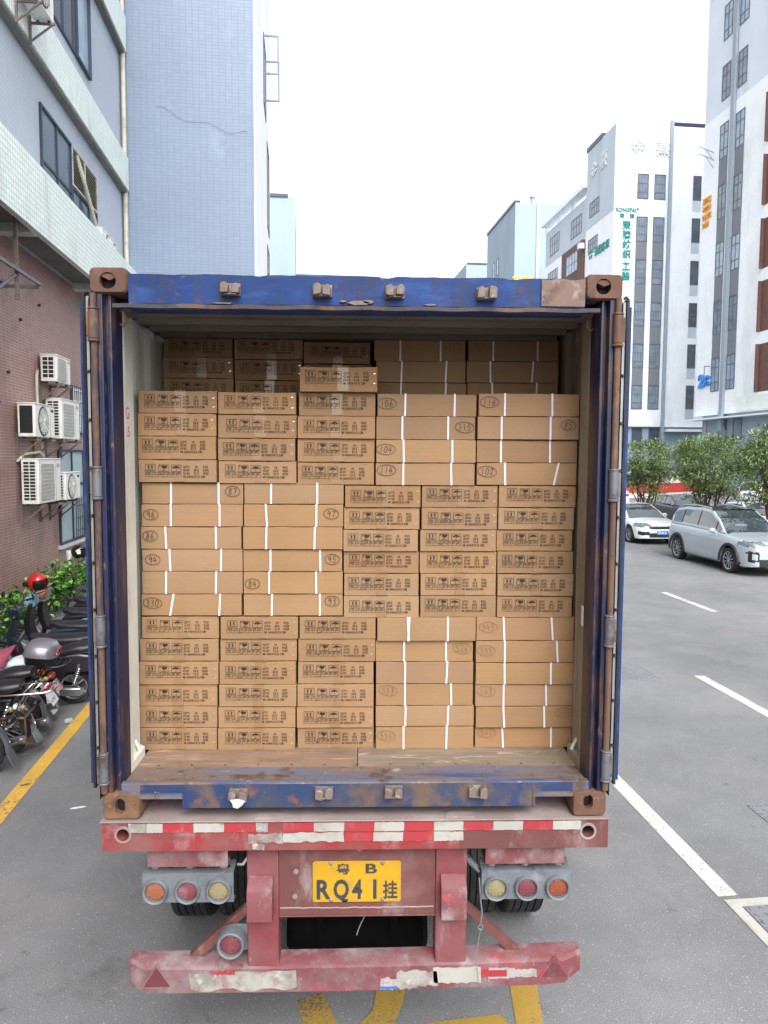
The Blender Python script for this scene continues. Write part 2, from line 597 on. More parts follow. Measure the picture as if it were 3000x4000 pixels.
def manhole(label, u0, v0, u1, v1, rim):
    c = thing('manhole_cover', label, 'manhole', ((u0 + u1) / 2, (v0 + v1) / 2, 0), 'utility covers set in the road', True)
    mb = MB()
    if rim:
        for r in ((u0 - rim, v0 - rim, u1 + rim, v0), (u0 - rim, v1, u1 + rim, v1 + rim), (u0 - rim, v0, u0, v1), (u1, v0, u1 + rim, v1)):
            mb.box(r[0], r[1], -.02, r[2], r[3], .006)
        mb.build('concrete_rim', M['concrete'], c)
    lid = MB()
    lid.box(u0 + .01, v0 + .01, -.02, u1 - .01, v1 - .01, .007)
    nu, nv = max(3, int((u1 - u0) / .075)), max(3, int((v1 - v0) / .075))
    for i in range(nu):
        for j in range(nv):
            x, y = u0 + (u1 - u0) * (i + .5) / nu, v0 + (v1 - v0) * (j + .5) / nv
            a = 0.0 if (i + j) % 2 else math.pi / 4
            for q in (a, a + math.pi / 2):
                dx, dy = math.cos(q) * .026, math.sin(q) * .026
                nx, ny = -math.sin(q) * .005, math.cos(q) * .005
                lid.prism([(x - dx - nx, y - dy - ny), (x + dx - nx, y + dy - ny), (x + dx + nx, y + dy + ny), (x - dx + nx, y - dy + ny)], 'z', .007, .011)
    lid.build('lid', M['manhole'], c)
    return c


manhole('square patterned iron cover in a pale concrete frame ending the white edge line', 2.90, .62, 3.62, 1.37, .085)
manhole('smooth dark square cover in the lane right of the white edge line', 3.86, 2.0, 4.66, 2.85, 0)
manhole('patterned cover lying beside the open right container door', 4.2, 6.72, 5.0, 7.48, 0)

# ------------------------------------------------------------------ buildings: materials
M['blue_tile'] = tiles('pale_blue_tile', '#77869a', '#6c7b8e', 0.20, 0.10, 0.014, 0.45, 0.03, layers=[('#66768a', .35, .55, .8, (1, 1, .35)), ('#8fa2b4', .9, .6, .8, (1, 1, .5))])
M['blue_tile_small'] = tiles('pale_blue_wall', '#b3bbc7', '#a0abb9', 0.10, 0.10, 0.012, 0.5, 0.03)
M['white_tile'] = tiles('white_mosaic_tile', '#e9eeea', '#a3c2b8', 0.105, 0.105, 0.013, 0.3, 0.05, layers=[('#a8a597', 1.6, 0.55, 0.8, (1, 1, 0.3))])
M['brown_tile'] = tiles('brown_mosaic_tile', '#94706a', '#c0a79f', 0.20, 0.058, 0.011, 0.4, 0.10, layers=[('#6c524d', 0.7, 0.5, 0.75), ('#54443f', 1.6, .6, .8, (1, 1, .4))])
M['white_wall_tile'] = tiles('white_facade_tile', '#eff2f5', '#dce3e8', 0.22, 0.22, 0.03, 0.5, 0.03, layers=[('#c0c4c6', 0.25, 0.55, 0.75, (1, 1, .25))])
M['grey_wall'] = paint('grey_rendered_wall', '#bac5d0', 0.8, layers=[('#a3adb8', .35, .55, .78, (1, 1, .2))], vary=.05, vscale=.3)
M['pale_wall'] = paint('pale_blue_grey_wall', '#93a5b3', 0.8, layers=[('#84949f', .3, .55, .8, (1, 1, .2))], vary=.05, vscale=.2)
M['side_white'] = paint('plain_white_wall', '#eef1f2', 0.7, layers=[('#c9ced0', .5, .6, .8, (1, 1, .2))], vary=.04, vscale=.3)  # white wall colour for the tower flank, roof, parapet and canopies
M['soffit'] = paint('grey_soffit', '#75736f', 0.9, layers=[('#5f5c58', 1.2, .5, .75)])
M['beam_paint'] = paint('painted_beam', '#c5cbc6', 0.8, layers=[('#9c9f99', 1.5, .55, .8)])
M['spandrel'] = paint('hazed_grey_spandrel', '#71757e', 0.6, vary=.08)  # paled in colour in place of distance haze
M['brown_panel'] = paint('brown_wall_panel', '#694a42', 0.7, vary=.08, layers=[('#4d302b', 1, .5, .8)])
M['frame_dark'] = paint('dark_window_frame', '#3c414b', 0.45, .2)
M['frame_navy'] = paint('navy_window_frame', '#2f3a4d', 0.45, .2)
M['frame_blue'] = paint('blue_grey_frame', '#5d6f8c', 0.45, .2)
M['glass'] = glass('window_glass', '#525d69')
M['glass_far'] = glass('hazed_window_glass', '#6a7581')  # far panes paled in colour to stand for distance haze
M['glass_mid'] = glass('hazed_dark_glass', '#484f58')  # darker far panes, haze put into their colour too
M['frame_far'] = paint('hazed_window_frame', '#59606b', .45, .2)  # dark frames greyed in colour for the same haze
M['glass_pale'] = glass('curtained_glass', '#7f92a3', .1)
M['glass_dark'] = glass('dark_glass', '#30353c')
M['frosted'] = paint('frosted_glass', '#a9bbbd', 0.25, vary=.05)
M['pipe_grey'] = paint('grey_downpipe', '#8f9ba8', 0.5, vary=.05)
M['pipe_white'] = paint('off_white_pipe', '#bdb9a8', 0.5, layers=[('#8d8674', 3, .5, .75)])
M['solar'] = paint('dark_roof_sheet', '#242a45', 0.3)
M['sign_green'] = paint('green_sign_letters', '#1f8c86', 0.45, vary=.03)
M['sign_white'] = paint('white_metal_letters', '#cfd3d6', 0.4, vary=.03)
M['sign_orange'] = paint('orange_sign_letters', '#e39a1c', 0.45)
M['sign_blue'] = paint('blue_sign_letters', '#2387dc', 0.45)
M['sign_yellow'] = paint('yellow_sign_letters', '#e6b81e', 0.45)
M['louver'] = paint('louver_slats', '#b9b8ab', 0.5, layers=[('#8c887b', 6, .5, .7)])


# each wall is solid; a window is set 2-3 cm proud of it as a frame round panes, or let in as a shallow box
def wall_window(b, plane, a0, a1, z0, z1, cols, rows, frame, pane, ax='x', out=1, ft=.05, name='window', depth=.05):
    """A window part of building b on the plane ax = plane, spanning a0..a1; out is the sign of the outward side."""
    f = MB()
    t0, t1 = plane - .02 * out, plane + depth * out

    def bx(mb, p0, q0, p1, q1, s, e):
        if ax == 'x': mb.box(s, p0, q0, e, p1, q1)
        else: mb.box(p0, s, q0, p1, e, q1)
    bx(f, a0, z0, a1, z0 + ft, t0, t1); bx(f, a0, z1 - ft, a1, z1, t0, t1)
    bx(f, a0, z0 + ft, a0 + ft, z1 - ft, t0, t1); bx(f, a1 - ft, z0 + ft, a1, z1 - ft, t0, t1)
    for i in range(1, cols):
        x = a0 + (a1 - a0) * i / cols
        bx(f, x - ft / 2, z0 + ft, x + ft / 2, z1 - ft, t0, t1 - .008 * out)
    for r in rows:
        z = z0 + (z1 - z0) * r
        bx(f, a0 + ft, z - ft / 2, a1 - ft, z + ft / 2, t0, t1 - .014 * out)
    w = f.build(name, frame, b)
    p = MB()
    bx(p, a0 + .01, z0 + .01, a1 - .01, z1 - .01, plane - .015 * out, plane + .012 * out)
    p.build('pane', pane, w)
    return w


# ------------------------------------------------------------------ left: tiled factory building
L = thing('factory_building', 'pale blue and brown tiled factory building with white tiled ledges on the left', 'building', (-5.8, 10, 0), None, True)
W = -5.8
b = MB(); b.box(-12, -12, 0, W, 21.05, 7.35); b.build('lower_wall', M['brown_tile'], L)
b = MB(); b.box(-12, -12, 7.36, W, 21.05, 24); b.build('upper_wall', M['blue_tile_small'], L)
b = MB(); b.box(W + .002, -12, 7.5, -5.0, 21.04, 8.52); b.box(-5.12, -12, 7.28, -5.0, 21.04, 7.5); b.build('ledge', M['white_tile'], L)
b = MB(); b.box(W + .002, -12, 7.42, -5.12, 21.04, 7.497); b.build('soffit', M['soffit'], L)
for v in (1.5, 6.2, 10.9, 15.6):
    b = MB(); b.box(W + .003, v, 7.26, -5.122, v + .3, 7.418); b.build('beam', M['beam_paint'], L)
for z0, z1, ve in ((11.35, 12.4, 20.95), (15.5, 16.6, 20.95), (19.6, 20.7, 20.95)):
    b = MB(); b.box(W + .002, -12, z0 + .07, -5.58, ve, z1); b.build('ledge', M['white_tile'], L)
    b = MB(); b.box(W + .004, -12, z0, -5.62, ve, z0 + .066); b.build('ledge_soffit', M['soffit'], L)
# windows of the upper floors
wall_window(L, W, 13.57, 15.68, 8.6, 10.72, 2, (.45,), M['frame_navy'], M['glass'], ft=.06)
w = wall_window(L, W, 15.7, 17.9, 8.6, 9.75, 3, (), M['frame_navy'], M['glass'], ft=.06)
f = MB(); f.box(W, 15.7, 9.76, W + .06, 17.9, 9.81); f.box(W, 15.7, 10.67, W + .06, 17.9, 10.72)
for v in (15.7, 16.75, 17.85): f.box(W, v, 9.81, W + .06, v + .05, 10.67)
louv = f.build('louver_window', M['louver'], L)
for k in range(11):
    s = MB(); z = 9.84 + k * .076
    s.prism([(W + .01, z), (W + .055, z - .03), (W + .058, z - .026), (W + .013, z + .006)], 'y', 15.75, 17.85)
    s.build('slat', M['louver'], louv)
s = MB(); s.box(W - .01, 15.75, 9.8, W + .006, 17.85, 10.68); s.build('backing', M['glass_dark'], louv)
wall_window(L, W, 14.4, 16.25, 13.05, 15.3, 2, (), M['frame_navy'], M['glass_dark'], ft=.06)
wall_window(L, W, 8.0, 11.5, 13.05, 15.3, 4, (.5,), M['frame_blue'], M['glass'], ft=.06)
wall_window(L, W, 6.0, 9.5, 8.6, 10.72, 4, (.45,), M['frame_blue'], M['glass'], ft=.06)
wall_window(L, W, 16.3, 17.5, 13.05, 15.3, 1, (), M['frame_navy'], M['glass_pale'], ft=.05, depth=.09, name='casement')
# lower floor windows
wall_window(L, W, 14.15, 16.1, 1.16, 3.37, 2, (.62,), M['frame_dark'], M['frosted'], ft=.06)
gw = wall_window(L, W, 15.2, 16.3, 3.75, 4.92, 2, (.75,), M['frame_dark'], M['glass_dark'], ft=.06)
gr = MB()
for k in range(7): gr.box(W + .07, 15.25 + k * .16, 3.8, W + .085, 15.265 + k * .16, 4.87)
for z in (3.95, 4.25, 4.55, 4.8): gr.box(W + .086, 15.22, z, W + .1, 16.28, z + .015)
gr.build('security_grille', M['white_enamel'], gw)
gr = MB()
for k in range(6): gr.box(W + .07, 15.2 + k * .16, 1.2, W + .085, 15.215 + k * .16, 2.2)
for z in (1.4, 1.7, 2.0): gr.box(W + .086, 15.18, z, W + .1, 16.05, z + .015)
gr.build('security_grille', M['dark_steel'], L)
b = MB(); b.box(W, 14.05, 1.08, W + .09, 16.2, 1.155); b.build('sill', M['beam_paint'], L)
b = MB(); b.cyl((-5.68, 20.9, 7.3), (-5.68, 20.9, 24), .07, n=12); b.build('downpipe', M['pipe_white'], L)
b = MB(); b.box(W, 9.62, 1.02, W + .03, 9.72, 1.17); b.build('wall_plate', M['white_plastic'], L)
for v, z in ((10.2, 5.3), (11.4, 4.8), (12.1, 5.9), (10.9, 4.2), (13.2, 6.4)):
    b = MB(); b.cyl((W - .01, v, z), (W + .05, v, z), .03, n=8); b.build('bolt', M['dark_steel'], L)

# tower that projects across the end of the factory building
T = thing('stair_tower', 'tall pale blue tiled stair tower with a bright white flank behind the container', 'tower', (-3.8, 27, 0), None, True)
b = MB(); b.box(-12, 21.06, 0, -1.74, 32.3, 24); b.build('tiled_wall', M['blue_tile'], T)
b = MB(); b.box(-1.738, 21.1, 0, -1.70, 32.3, 24); b.build('white_flank', M['side_white'], T)
M['crack'] = paint('wall_crack', '#6f7984', .9)
rk = random.Random(8); cb2 = MB(); u_, z_ = -4.75, 14.05
while u_ < -2.05:
    w_ = rk.choice((.1, .2, .2)); cb2.box(u_, 21.052, z_, u_ + w_, 21.059, z_ + .014); u_ += w_
    dz = rk.choice((-.1, -.1, 0, .05)) if u_ > -3.0 else rk.choice((-.1, 0, 0))
    if dz: cb2.box(u_ - .007, 21.0525, min(z_, z_ + dz), u_ + .007, 21.0595, max(z_, z_ + dz)); z_ += dz
cb2.build('crack', M['crack'], T)
for v0, z0, z1, n_, d in ((26.6, 16.9, 19.5, 2, .55), (29.2, 13.0, 16.5, 0, .0), (29.0, 8.8, 12.2, 0, .0)):
    w = wall_window(T, -1.70, v0, v0 + 1.8, z0, z1, 2, (), M['frame_dark'], M['glass_dark'], depth=.03, ft=.07)
    for k in range(n_):
        f = MB()
        zz0, zz1 = (18.0, 19.45) if k == 0 else (17.4, 18.95)
        v = v0 + .1 + k * .9
        f.box(-1.66, v, zz0, -1.66 + d, v + .04, zz0 + .05); f.box(-1.66, v, zz1 - .05, -1.66 + d, v + .04, zz1)
        f.box(-1.66 + d - .05, v, zz0 + .05, -1.66 + d, v + .04, zz1 - .05)
        f.build('open_casement', M['frame_blue'], w)

# far blocks seen over the container roof
F = thing('office_block', 'slim pale blue block with a dark roof edge beyond the stair tower', 'building', (-2, 62, 0), None, True)
b = MB(); b.box(-8, 60, 0, -.75, 70, 24.6); b.build('wall', M['pale_wall'], F)
b = MB(); b.box(-4, 59.9, 24.601, -1.34, 68, 24.85); b.build('roof_edge', M['solar'], F)
F = thing('factory_hall', 'low white roof with a railing just showing over the container roof', 'building', (4, 115, 0), None, True)
b = MB(); b.box(-3, 110, 0, 11.3, 135, 30.3); b.build('wall', M['pale_wall'], F)
b = MB(); b.box(-3.3, 109.6, 30.301, 11.7, 136, 30.75); b.build('roof', M['side_white'], F)
b = MB()
for k in range(26): b.box(-3 + k * .56, 109.8, 30.751, -2.95 + k * .56, 109.85, 31.6)
b.box(-3.1, 109.79, 31.6, 11.4, 109.86, 31.68); b.box(-3.1, 109.79, 31.2, 11.4, 109.86, 31.25)
b.build('railing', M['pipe_grey'], F)

# ------------------------------------------------------------------ right: block A (far), B (green lettering), C (near)
Ab = thing('warehouse_block', 'plain pale blue block with a roof stack at the far end of the right row', 'building', (41, 130, 0), None, True)
b = MB(); b.box(36.68, 125, 0, 60, 144.5, 47.3); b.build('wall', M['pale_wall'], Ab)
b = MB(); b.box(36.5, 125.2, 47.301, 37.6, 144.6, 47.75); b.build('roof_edge', M['solar'], Ab)
b = MB(); b.box(40.5, 124.7, 8, 41.0, 124.99, 48.3); b.build('flue', M['pipe_white'], Ab)
b = MB(); b.cyl((40.0, 126, 47.31), (40.0, 126, 48.9), .35, n=14); b.cyl((40.0, 126, 48.5), (40.0, 126, 48.8), .5, n=14); b.build('roof_stack', M['pipe_grey'], Ab)
for v0 in (135.6, 138.4): wall_window(Ab, 36.68, v0, v0 + 1.3, 37.6, 40.7, 1, (.5,), M['frame_dark'], M['glass_pale'], out=-1, ft=.12)
A2 = thing('warehouse_block', 'distant low pale block with a sloping roof corner, left of the stacked block', 'building', (45, 175, 0), None, True)
b = MB(); b.box(38.1, 170, 0, 60, 186, 48.2); b.build('wall', M['pale_wall'], A2)
b = MB(); b.box(38.3, 169.9, 48.201, 43, 186, 48.6); b.build('roof_edge', M['solar'], A2)

B = thing('textile_factory', 'white tiled six storey factory with green vertical lettering and white roof characters', 'building', (45, 90, 0), None, True)
b = MB(); b.box(37.02, 84, 7.1, 62, 92.8, 42.95); b.build('front_block', M['white_wall_tile'], B)
b = MB(); b.box(36.99, 84.001, 33.0, 37.018, 92.8, 42.95); b.build('side_render', M['grey_wall'], B)
b = MB(); b.box(37.4, 84.5, 0, 62, 110, 7.09); b.build('ground_storey', M['pale_wall'], B)
b = MB(); b.box(37.3, 92.81, 7.1, 62, 110, 37.6); b.build('rear_block', M['grey_wall'], B)
b = MB(); b.box(37.26, 92.82, 7.1, 37.298, 110, 32.4); b.build('side_tile', M['white_wall_tile'], B)
b = MB(); b.box(36.6, 92.82, 38.6, 38.0, 110.4, 39.2)
for v in (93.5, 99, 104.5, 110): b.box(37.3, v, 37.601, 37.6, v + .4, 38.6)
b.build('parapet_beam', M['side_white'], B)
b = MB(); b.box(44.3, 83.98, 42.951, 50, 88, 43.4); b.box(36.9, 88, 42.951, 40, 93, 43.5); b.build('roof_sheet', M['solar'], B)
for z0 in (34.3, 29.3, 24.25, 19.2, 14.2, 9.2):
    for u0 in (39.85, 41.98):
        w = wall_window(B, 84, u0, u0 + 1.42, z0, z0 + 2.95, 1, (.28, .62), M['frame_far'], M['glass_far'], 'y', -1, ft=.09)
        r_ = MB()
        for k in range(7): r_.box(u0 + .1 + k * .2, 83.93, z0 + .75, u0 + .14 + k * .2, 83.945, z0 + 2.3)
        r_.build('railing', M['pipe_grey'], w)
        if z0 < 29:
            s_ = MB(); s_.box(u0, 83.96, z0 + 2.96, u0 + 1.42, 83.999, z0 + 5.03); s_.build('spandrel', M['spandrel'], B)
    wall_window(B, 84, 46.9, 47.95, z0 + .1, z0 + 3.0, 1, (.52,), M['frame_far'], M['glass_mid'], 'y', -1, ft=.09)
    s_ = MB(); s_.box(46.9, 83.98, z0 - 1.2, 47.95, 83.999, z0 + .09); s_.build('spandrel', M['grey_wall'], B)
for u0 in (40.3, 42.5): wall_window(B, 84.5, u0, u0 + 1.35, 4.4, 6.95, 1, (), M['frame_far'], M['glass_mid'], 'y', -1, ft=.08)
b = MB(); b.box(43.75, 83.75, 5.0, 44.15, 83.995, 43.5); b.build('downpipe', M['pipe_grey'], B)
b = MB(); b.box(44.4, 83.2, 6.5, 49.5, 84.49, 6.8); b.build('canopy', M['side_white'], B)
for v0, v1, z0, z1, pl in ((88.5, 91.6, 34.2, 36.1, 36.99), (88.8, 91.9, 29.9, 31.5, 37.02), (95.1, 99.1, 33.6, 36.1, 37.3), (103.9, 107.9, 33.6, 36.3, 37.3), (104.2, 108.5, 28.4, 31.2, 37.26)):
    wall_window(B, pl, v0, v1, z0, z1, 4, (.55,), M['frame_far'], M['glass_far'], out=-1, ft=.1)
b = MB(); b.box(36.9, 93.6, 26.5, 37.258, 101.6, 32.2); b.build('brown_bay', M['brown_panel'], B)
wall_window(B, 36.9, 95.3, 99.6, 28.6, 31.3, 4, (.5,), M['frame_blue'], M['glass_pale'], out=-1, ft=.1)
# letters, each sign a part of its own
D1, U1 = Vector((1, 0, 0)), Vector((0, 0, 1))
DS = Vector((0, -1, 0))                                    # reading direction on a wall that faces the street
def character(parent, ch, at, size, mat, right=(1, 0, 0), name='sign_character', **kw):
    c_ = MB(); lettering(c_, ch, at, size, right, **kw)
    return c_.build(name, mat, parent, fix=False)


for ch, at, q, r_ in (('金', (38.85, 83.985, 39.55), 1.95, D1), ('熹', (42.0, 83.985, 39.5), 1.85, D1), ('金', (36.985, 91.4, 39.1), 2.1, DS), ('熹', (36.985, 88.4, 39.2), 2.1, DS)):
    character(B, ch, at, q, M['sign_white'], r_, 'roof_character', bold=.012, thick=.12)
s = MB(); lettering(s, 'RONGPAI', (37.2, 83.985, 32.7), .68, bold=.012, thick=.08, sx=.86); lettering(s, '®', (39.85, 83.985, 32.95), .35, thick=.08)
s.build('latin_sign', M['sign_green'], B)
s = MB(); lettering(s, '荣', (37.72, 83.985, 32.0), .62, thick=.08, bold=.01); lettering(s, '牌', (38.95, 83.985, 32.0), .62, thick=.08, bold=.01); s.build('small_characters', M['sign_green'], B)
for k, ch in enumerate('荣牌纺织'): character(B, ch, (38.08 + .04 * k, 83.985, 30.75 - 1.13 * k), 1.08, M['sign_green'], bold=.02, thick=.1)
character(B, '、', (38.5, 83.985, 26.6), .9, M['sign_green'], bold=.02, thick=.1)
for k, ch in enumerate('工装'): character(B, ch, (38.15, 83.985, 25.9 - 1.13 * k), 1.08, M['sign_green'], bold=.02, thick=.1)
s = MB(); lettering(s, '荣牌纺织', (37.015, 89.6, 28.95), 1.15, DS, bold=.02, thick=.1); lettering(s, 'RONGPAI', (37.015, 91.8, 29.55), .42, DS, thick=.06); lettering(s, '荣 牌', (37.015, 91.5, 28.95), .5, DS, thick=.06)
s.build('side_sign', M['sign_green'], B)
ub = MB(); ub.box(36.3, 93.2, 30.9, 37.0, 94.0, 31.6); ub.build('wall_unit', M['white_enamel'], B)

# yellow board that pokes over the container roof
yb = MB(); lettering(yb, '五洲', (0, 0, 0), .95, bold=.05, thick=.1)
yb = solo(yb, 'roof_letters', M['sign_yellow'], 'yellow cut-out characters just above the container roof edge', 'sign', (0, 0, 0))
yb.location = street(17.9, 60.5, 18.15); yb.rotation_euler = (0, 0, A)
ps = thing('sign_mast', 'thin steel mast carrying the yellow characters behind the container', 'mast', (18.4, 60.7, 0), None, True)
b = MB(); b.cyl((18.5, 60.68, .12), (18.5, 60.68, 18.2), .09, n=10); b.box(17.8, 60.6, 18.0, 19.9, 60.75, 18.12); b.build('pole', M['pipe_grey'], ps)
b = MB(); b.box(18.2, 60.4, 0, 18.8, 61, .12); b.build('base_plate', M['concrete'], ps)

# block C
Cb = thing('corner_factory', 'near white tiled factory with narrow window bays, brown recesses and a blue number two', 'building', (48, 60, 0), None, True)
UC = 41.0
b = MB(); b.box(UC, 20, 7.62, 60, 71.1, 37.3); b.build('white_wall', M['white_wall_tile'], Cb)
M['grey_light'] = paint('light_grey_render', '#d0d8e2', 0.8, layers=[('#a9b3bf', .35, .55, .78, (1, 1, .2))], vary=.05, vscale=.3)
b = MB(); b.box(UC + .02, 20, 37.301, 60, 71.08, 52); b.build('upper_render', M['grey_light'], Cb)
b = MB(); b.box(UC + .35, 20, 0, 60, 70.1, 7.61); b.build('ground_storey', M['pale_wall'], Cb)
b = MB(); b.box(UC - .9, 20, 7.15, UC + .349, 71.2, 7.27); b.build('canopy', M['side_white'], Cb)
b = MB(); b.box(UC - .12, 20, 7.75, UC - .002, 63.4, 9.05); b.build('ledge', M['white_tile'], Cb)
rows = [(9.95, 13.3), (15.6, 18.9), (21.3, 24.6), (26.9, 30.2), (32.7, 36.0), (38.3, 41.6), (44.0, 47.3)]
for i, (z0, z1) in enumerate(rows):
    pl = UC if z1 < 37.3 else UC + .02
    for v0, v1 in ((66.7, 68.15), (64.0, 65.45)):
        wall_window(Cb, pl, v0, v1, z0, z1, 2, (.27, .72), M['frame_far'], M['glass_far' if i % 2 else 'glass_pale'], out=-1, ft=.08)
        if 0 < i < 5:
            s = MB(); s.box(UC - .04, v0, rows[i - 1][1] + .01, UC - .001, v1, z0 - .01); s.build('spandrel', M['spandrel'], Cb)
f = MB(); f.box(UC - .75, 68.2, 10.6, UC - .06, 68.25, 10.68); f.box(UC - .75, 68.2, 12.5, UC - .06, 68.25, 12.58); f.box(UC - .75, 68.2, 10.68, UC - .68, 68.25, 12.5)
f.build('open_casement', M['frame_blue'], Cb)
b = MB(); b.box(UC - .25, 65.6, 6.6, UC - .045, 66.15, 52); b.prism([(UC - .3, 7.9), (UC - .3, 6.0), (UC + .3, 5.2), (UC + .3, 5.9), (UC + .0, 6.5), (UC - .04, 7.9)], 'y', 65.58, 66.17); b.box(UC + .05, 65.6, 0, UC + .34, 66.15, 5.6)
b.build('downpipe', M['pipe_grey'], Cb)
for z0, z1 in ((9.3, 13.6), (14.7, 19.2), (20.3, 24.7), (25.9, 30.3), (31.4, 35.6)):
    s = MB(); s.box(UC - .01, 40, z0, UC - .004, 60.45, z1); s.box(UC - .3, 60.3, z0, UC - .011, 60.45, z1); s.build('brown_recess', M['brown_panel'], Cb)
for v0, v1 in ((65.6, 67.05), (63.05, 64.5)): wall_window(Cb, UC + .35, v0, v1, 5.0, 7.1, 1, (), M['frame_far'], M['glass_far'], out=-1, ft=.08)
b = MB(); b.box(UC + .25, 55, 0, UC + .349, 59.6, 6.3); b.build('shutter_door', M['soffit'], Cb)
b = MB(); b.box(UC + .2, 69.2, 0, UC + .34, 69.35, 7.0); b.build('thin_pipe', M['pipe_white'], Cb)
for dz in (0, .7):
    b = MB(); b.tube([(UC, 69.2, 33.2 + dz), (UC - 1.5, 69.4, 33.8 + dz)], .05); b.tube([(UC, 69.2, 32.4 + dz), (UC - .8, 69.3, 33.5 + dz)], .04); b.build('flag_bracket', M['pipe_grey'], Cb)
s = MB()
for k, t in enumerate(('品牌策划', '淘宝教学', '企业宣传片', '3D制作')):
    lettering(s, t, (UC - .01, 70.85, 29.3 - .8 * k), .62, DS, bold=.03, thick=.1, sx=.62 if len(t) < 5 else .55)
s.build('orange_sign', M['sign_orange'], Cb)
s = MB(); lettering(s, '2', (UC - .01, 70.4, 10.62), 1.75, DS, bold=.05, thick=.15, sx=1.25); lettering(s, '栋', (UC - .01, 69.25, 10.75), 1.1, DS, bold=.03, thick=.15)
s.build('building_number', M['sign_blue'], Cb)

# low wall with a red top and a balustrade in front of the right-hand factories
M['red_brick'] = paint('red_painted_wall', '#b23a34', 0.7, layers=[('#8e2f2c', 3, .5, .75)])
M['cream_wall'] = paint('cream_wall', '#c9c3b4', 0.8, layers=[('#a9a394', 2, .5, .8)])
Rw = thing('boundary_wall', 'low boundary wall with a red painted band and white foot across the road', 'wall', (32, 57, 0), None, True)
pts = [(22.0, 53.6), (27.0, 54.4), (29.6, 55.0), (34.2, 58.5), (39.0, 61.8)]


def run_wall(mb, z0, z1, t):
    for (a, c), (d, e) in zip(pts, pts[1:]):
        nx, ny = (e - c), -(d - a)
        l = math.hypot(nx, ny); nx, ny = nx / l * t, ny / l * t
        mb.prism([(a - nx, c - ny), (d - nx, e - ny), (d + nx, e + ny), (a + nx, c + ny)], 'z', z0, z1)
    return mb


run_wall(MB(), 0, .35, .2).build('white_foot', M['beam_paint'], Rw)
run_wall(MB(), .351, 1.15, .18).build('red_band', M['red_brick'], Rw)
run_wall(MB(), 1.151, 1.3, .22).build('coping', M['cream_wall'], Rw)
b = MB()
for (a, c), (d, e) in zip(pts, pts[1:]):
    for k in range(6):
        t = (k + .5) / 6
        b.box(a + (d - a) * t - .09, c + (e - c) * t - .09, 1.301, a + (d - a) * t + .09, c + (e - c) * t + .09, 2.0)
run_wall(b, 2.001, 2.15, .14)
b.build('balustrade', M['cream_wall'], Rw)

# ------------------------------------------------------------------ shipping container
M['c_blue'] = paint('container_blue', '#143164', 0.6, layers=[('#2c4d86', 4, .5, .75, (1, 1, 3)), ('#24304f', 6, .56, .72, (2, 1, .5)), ('#33303c', 10, .52, .68, (1, 1, .12)), ('#4a3530', 8, .60, .68), ('#5d4236', 22, .63, .72), ('#2c2b33', 16, .60, .74), ('#6f7a8a', 40, .72, .80)], bump=.15, vary=.2, spec=.25)
M['c_blue_dark'] = paint('container_post_blue', '#0f1838', 0.5, layers=[('#0f1631', 4, .48, .68, (1, 1, .3)), ('#4d382f', 10, .50, .62, (1, 1, .2)), ('#6b5143', 25, .60, .70, (1, 1, .4)), ('#8d97a8', 30, .70, .78, (1, 1, .3))], bump=.12)
M['c_sill'] = paint('worn_sill_blue', '#1c3158', 0.6, layers=[('#3a3c48', 4, .46, .62), ('#5c4a3d', 5, .50, .62), (RUST, 11, .57, .7), ('#a59c92', 18, .66, .76)], bump=.2)
M['c_step'] = paint('worn_threshold', '#5c5d69', 0.65, layers=[('#32426b', 3, .50, .62, (.35, 3, 3)), ('#705b4b', 4, .46, .58, (.4, 3, 3)), ('#4e382c', 9, .54, .66), ('#9a938a', 14, .60, .72), ('#b58a2e', 5, .70, .74, (.4, 3, 3))], bump=.25)
M['rust'] = paint('rusted_steel', '#573c30', 0.8, layers=[('#6f5242', 5, .48, .7), ('#362621', 9, .55, .7), ('#8f8279', 20, .62, .76)], bump=.35)
M['rust_low'] = paint('rusted_casting', '#5e4231', 0.8, layers=[('#7c5e42', 4, .46, .68), ('#3c2a22', 8, .54, .7), ('#a59a8a', 15, .62, .76), ('#b07a2a', 22, .66, .75)], bump=.35)
M['rod'] = paint('rusty_hinge_rod', '#5f4535', 0.75, layers=[('#332c33', 7, .46, .60, (1, 1, .2)), ('#7d5f4a', 14, .52, .70, (1, 1, .3)), ('#2b2523', 30, .60, .70)], bump=.3)
M['lip'] = paint('grimy_header_lip', '#37333c', .7, layers=[('#5d4436', 6, .5, .64, (1, 1, 1)), ('#24222a', 12, .52, .7), ('#85786f', 25, .64, .74)], bump=.25)
M['rust_patch'] = paint('rust_patch_plate', '#6d5850', 0.75, layers=[('#4c3b37', 9, .5, .68), ('#93867c', 14, .55, .72), ('#7d4c36', 6, .58, .7)], bump=.3)
M['hinge_steel'] = paint('worn_hinge_steel', '#66666c', .5, .3, layers=[('#4c3d34', 9, .5, .64), ('#35323a', 14, .56, .7), ('#8d8d92', 20, .6, .74)], bump=.2)
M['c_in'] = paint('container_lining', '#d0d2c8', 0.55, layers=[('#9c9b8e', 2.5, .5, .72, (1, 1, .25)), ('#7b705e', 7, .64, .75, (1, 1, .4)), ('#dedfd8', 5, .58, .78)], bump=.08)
M['c_in_roof'] = paint('shaded_roof_lining', '#5f5a51', 0.6, layers=[('#46413a', 3, .5, .72), ('#3d332b', 8, .62, .74)])  # shade of the unlit ceiling put into a dark base colour, stains over it
M['c_in_shaded'] = paint('shaded_container_lining', '#908b7a', .6, layers=[('#716a59', 2.5, .46, .68, (1, 1, .25)), ('#4f4639', 7, .60, .72, (1, 1, .4)), ('#aeaa9b', 5, .6, .8)], bump=.1)  # right wall's shade put into a darker base colour, under its stains
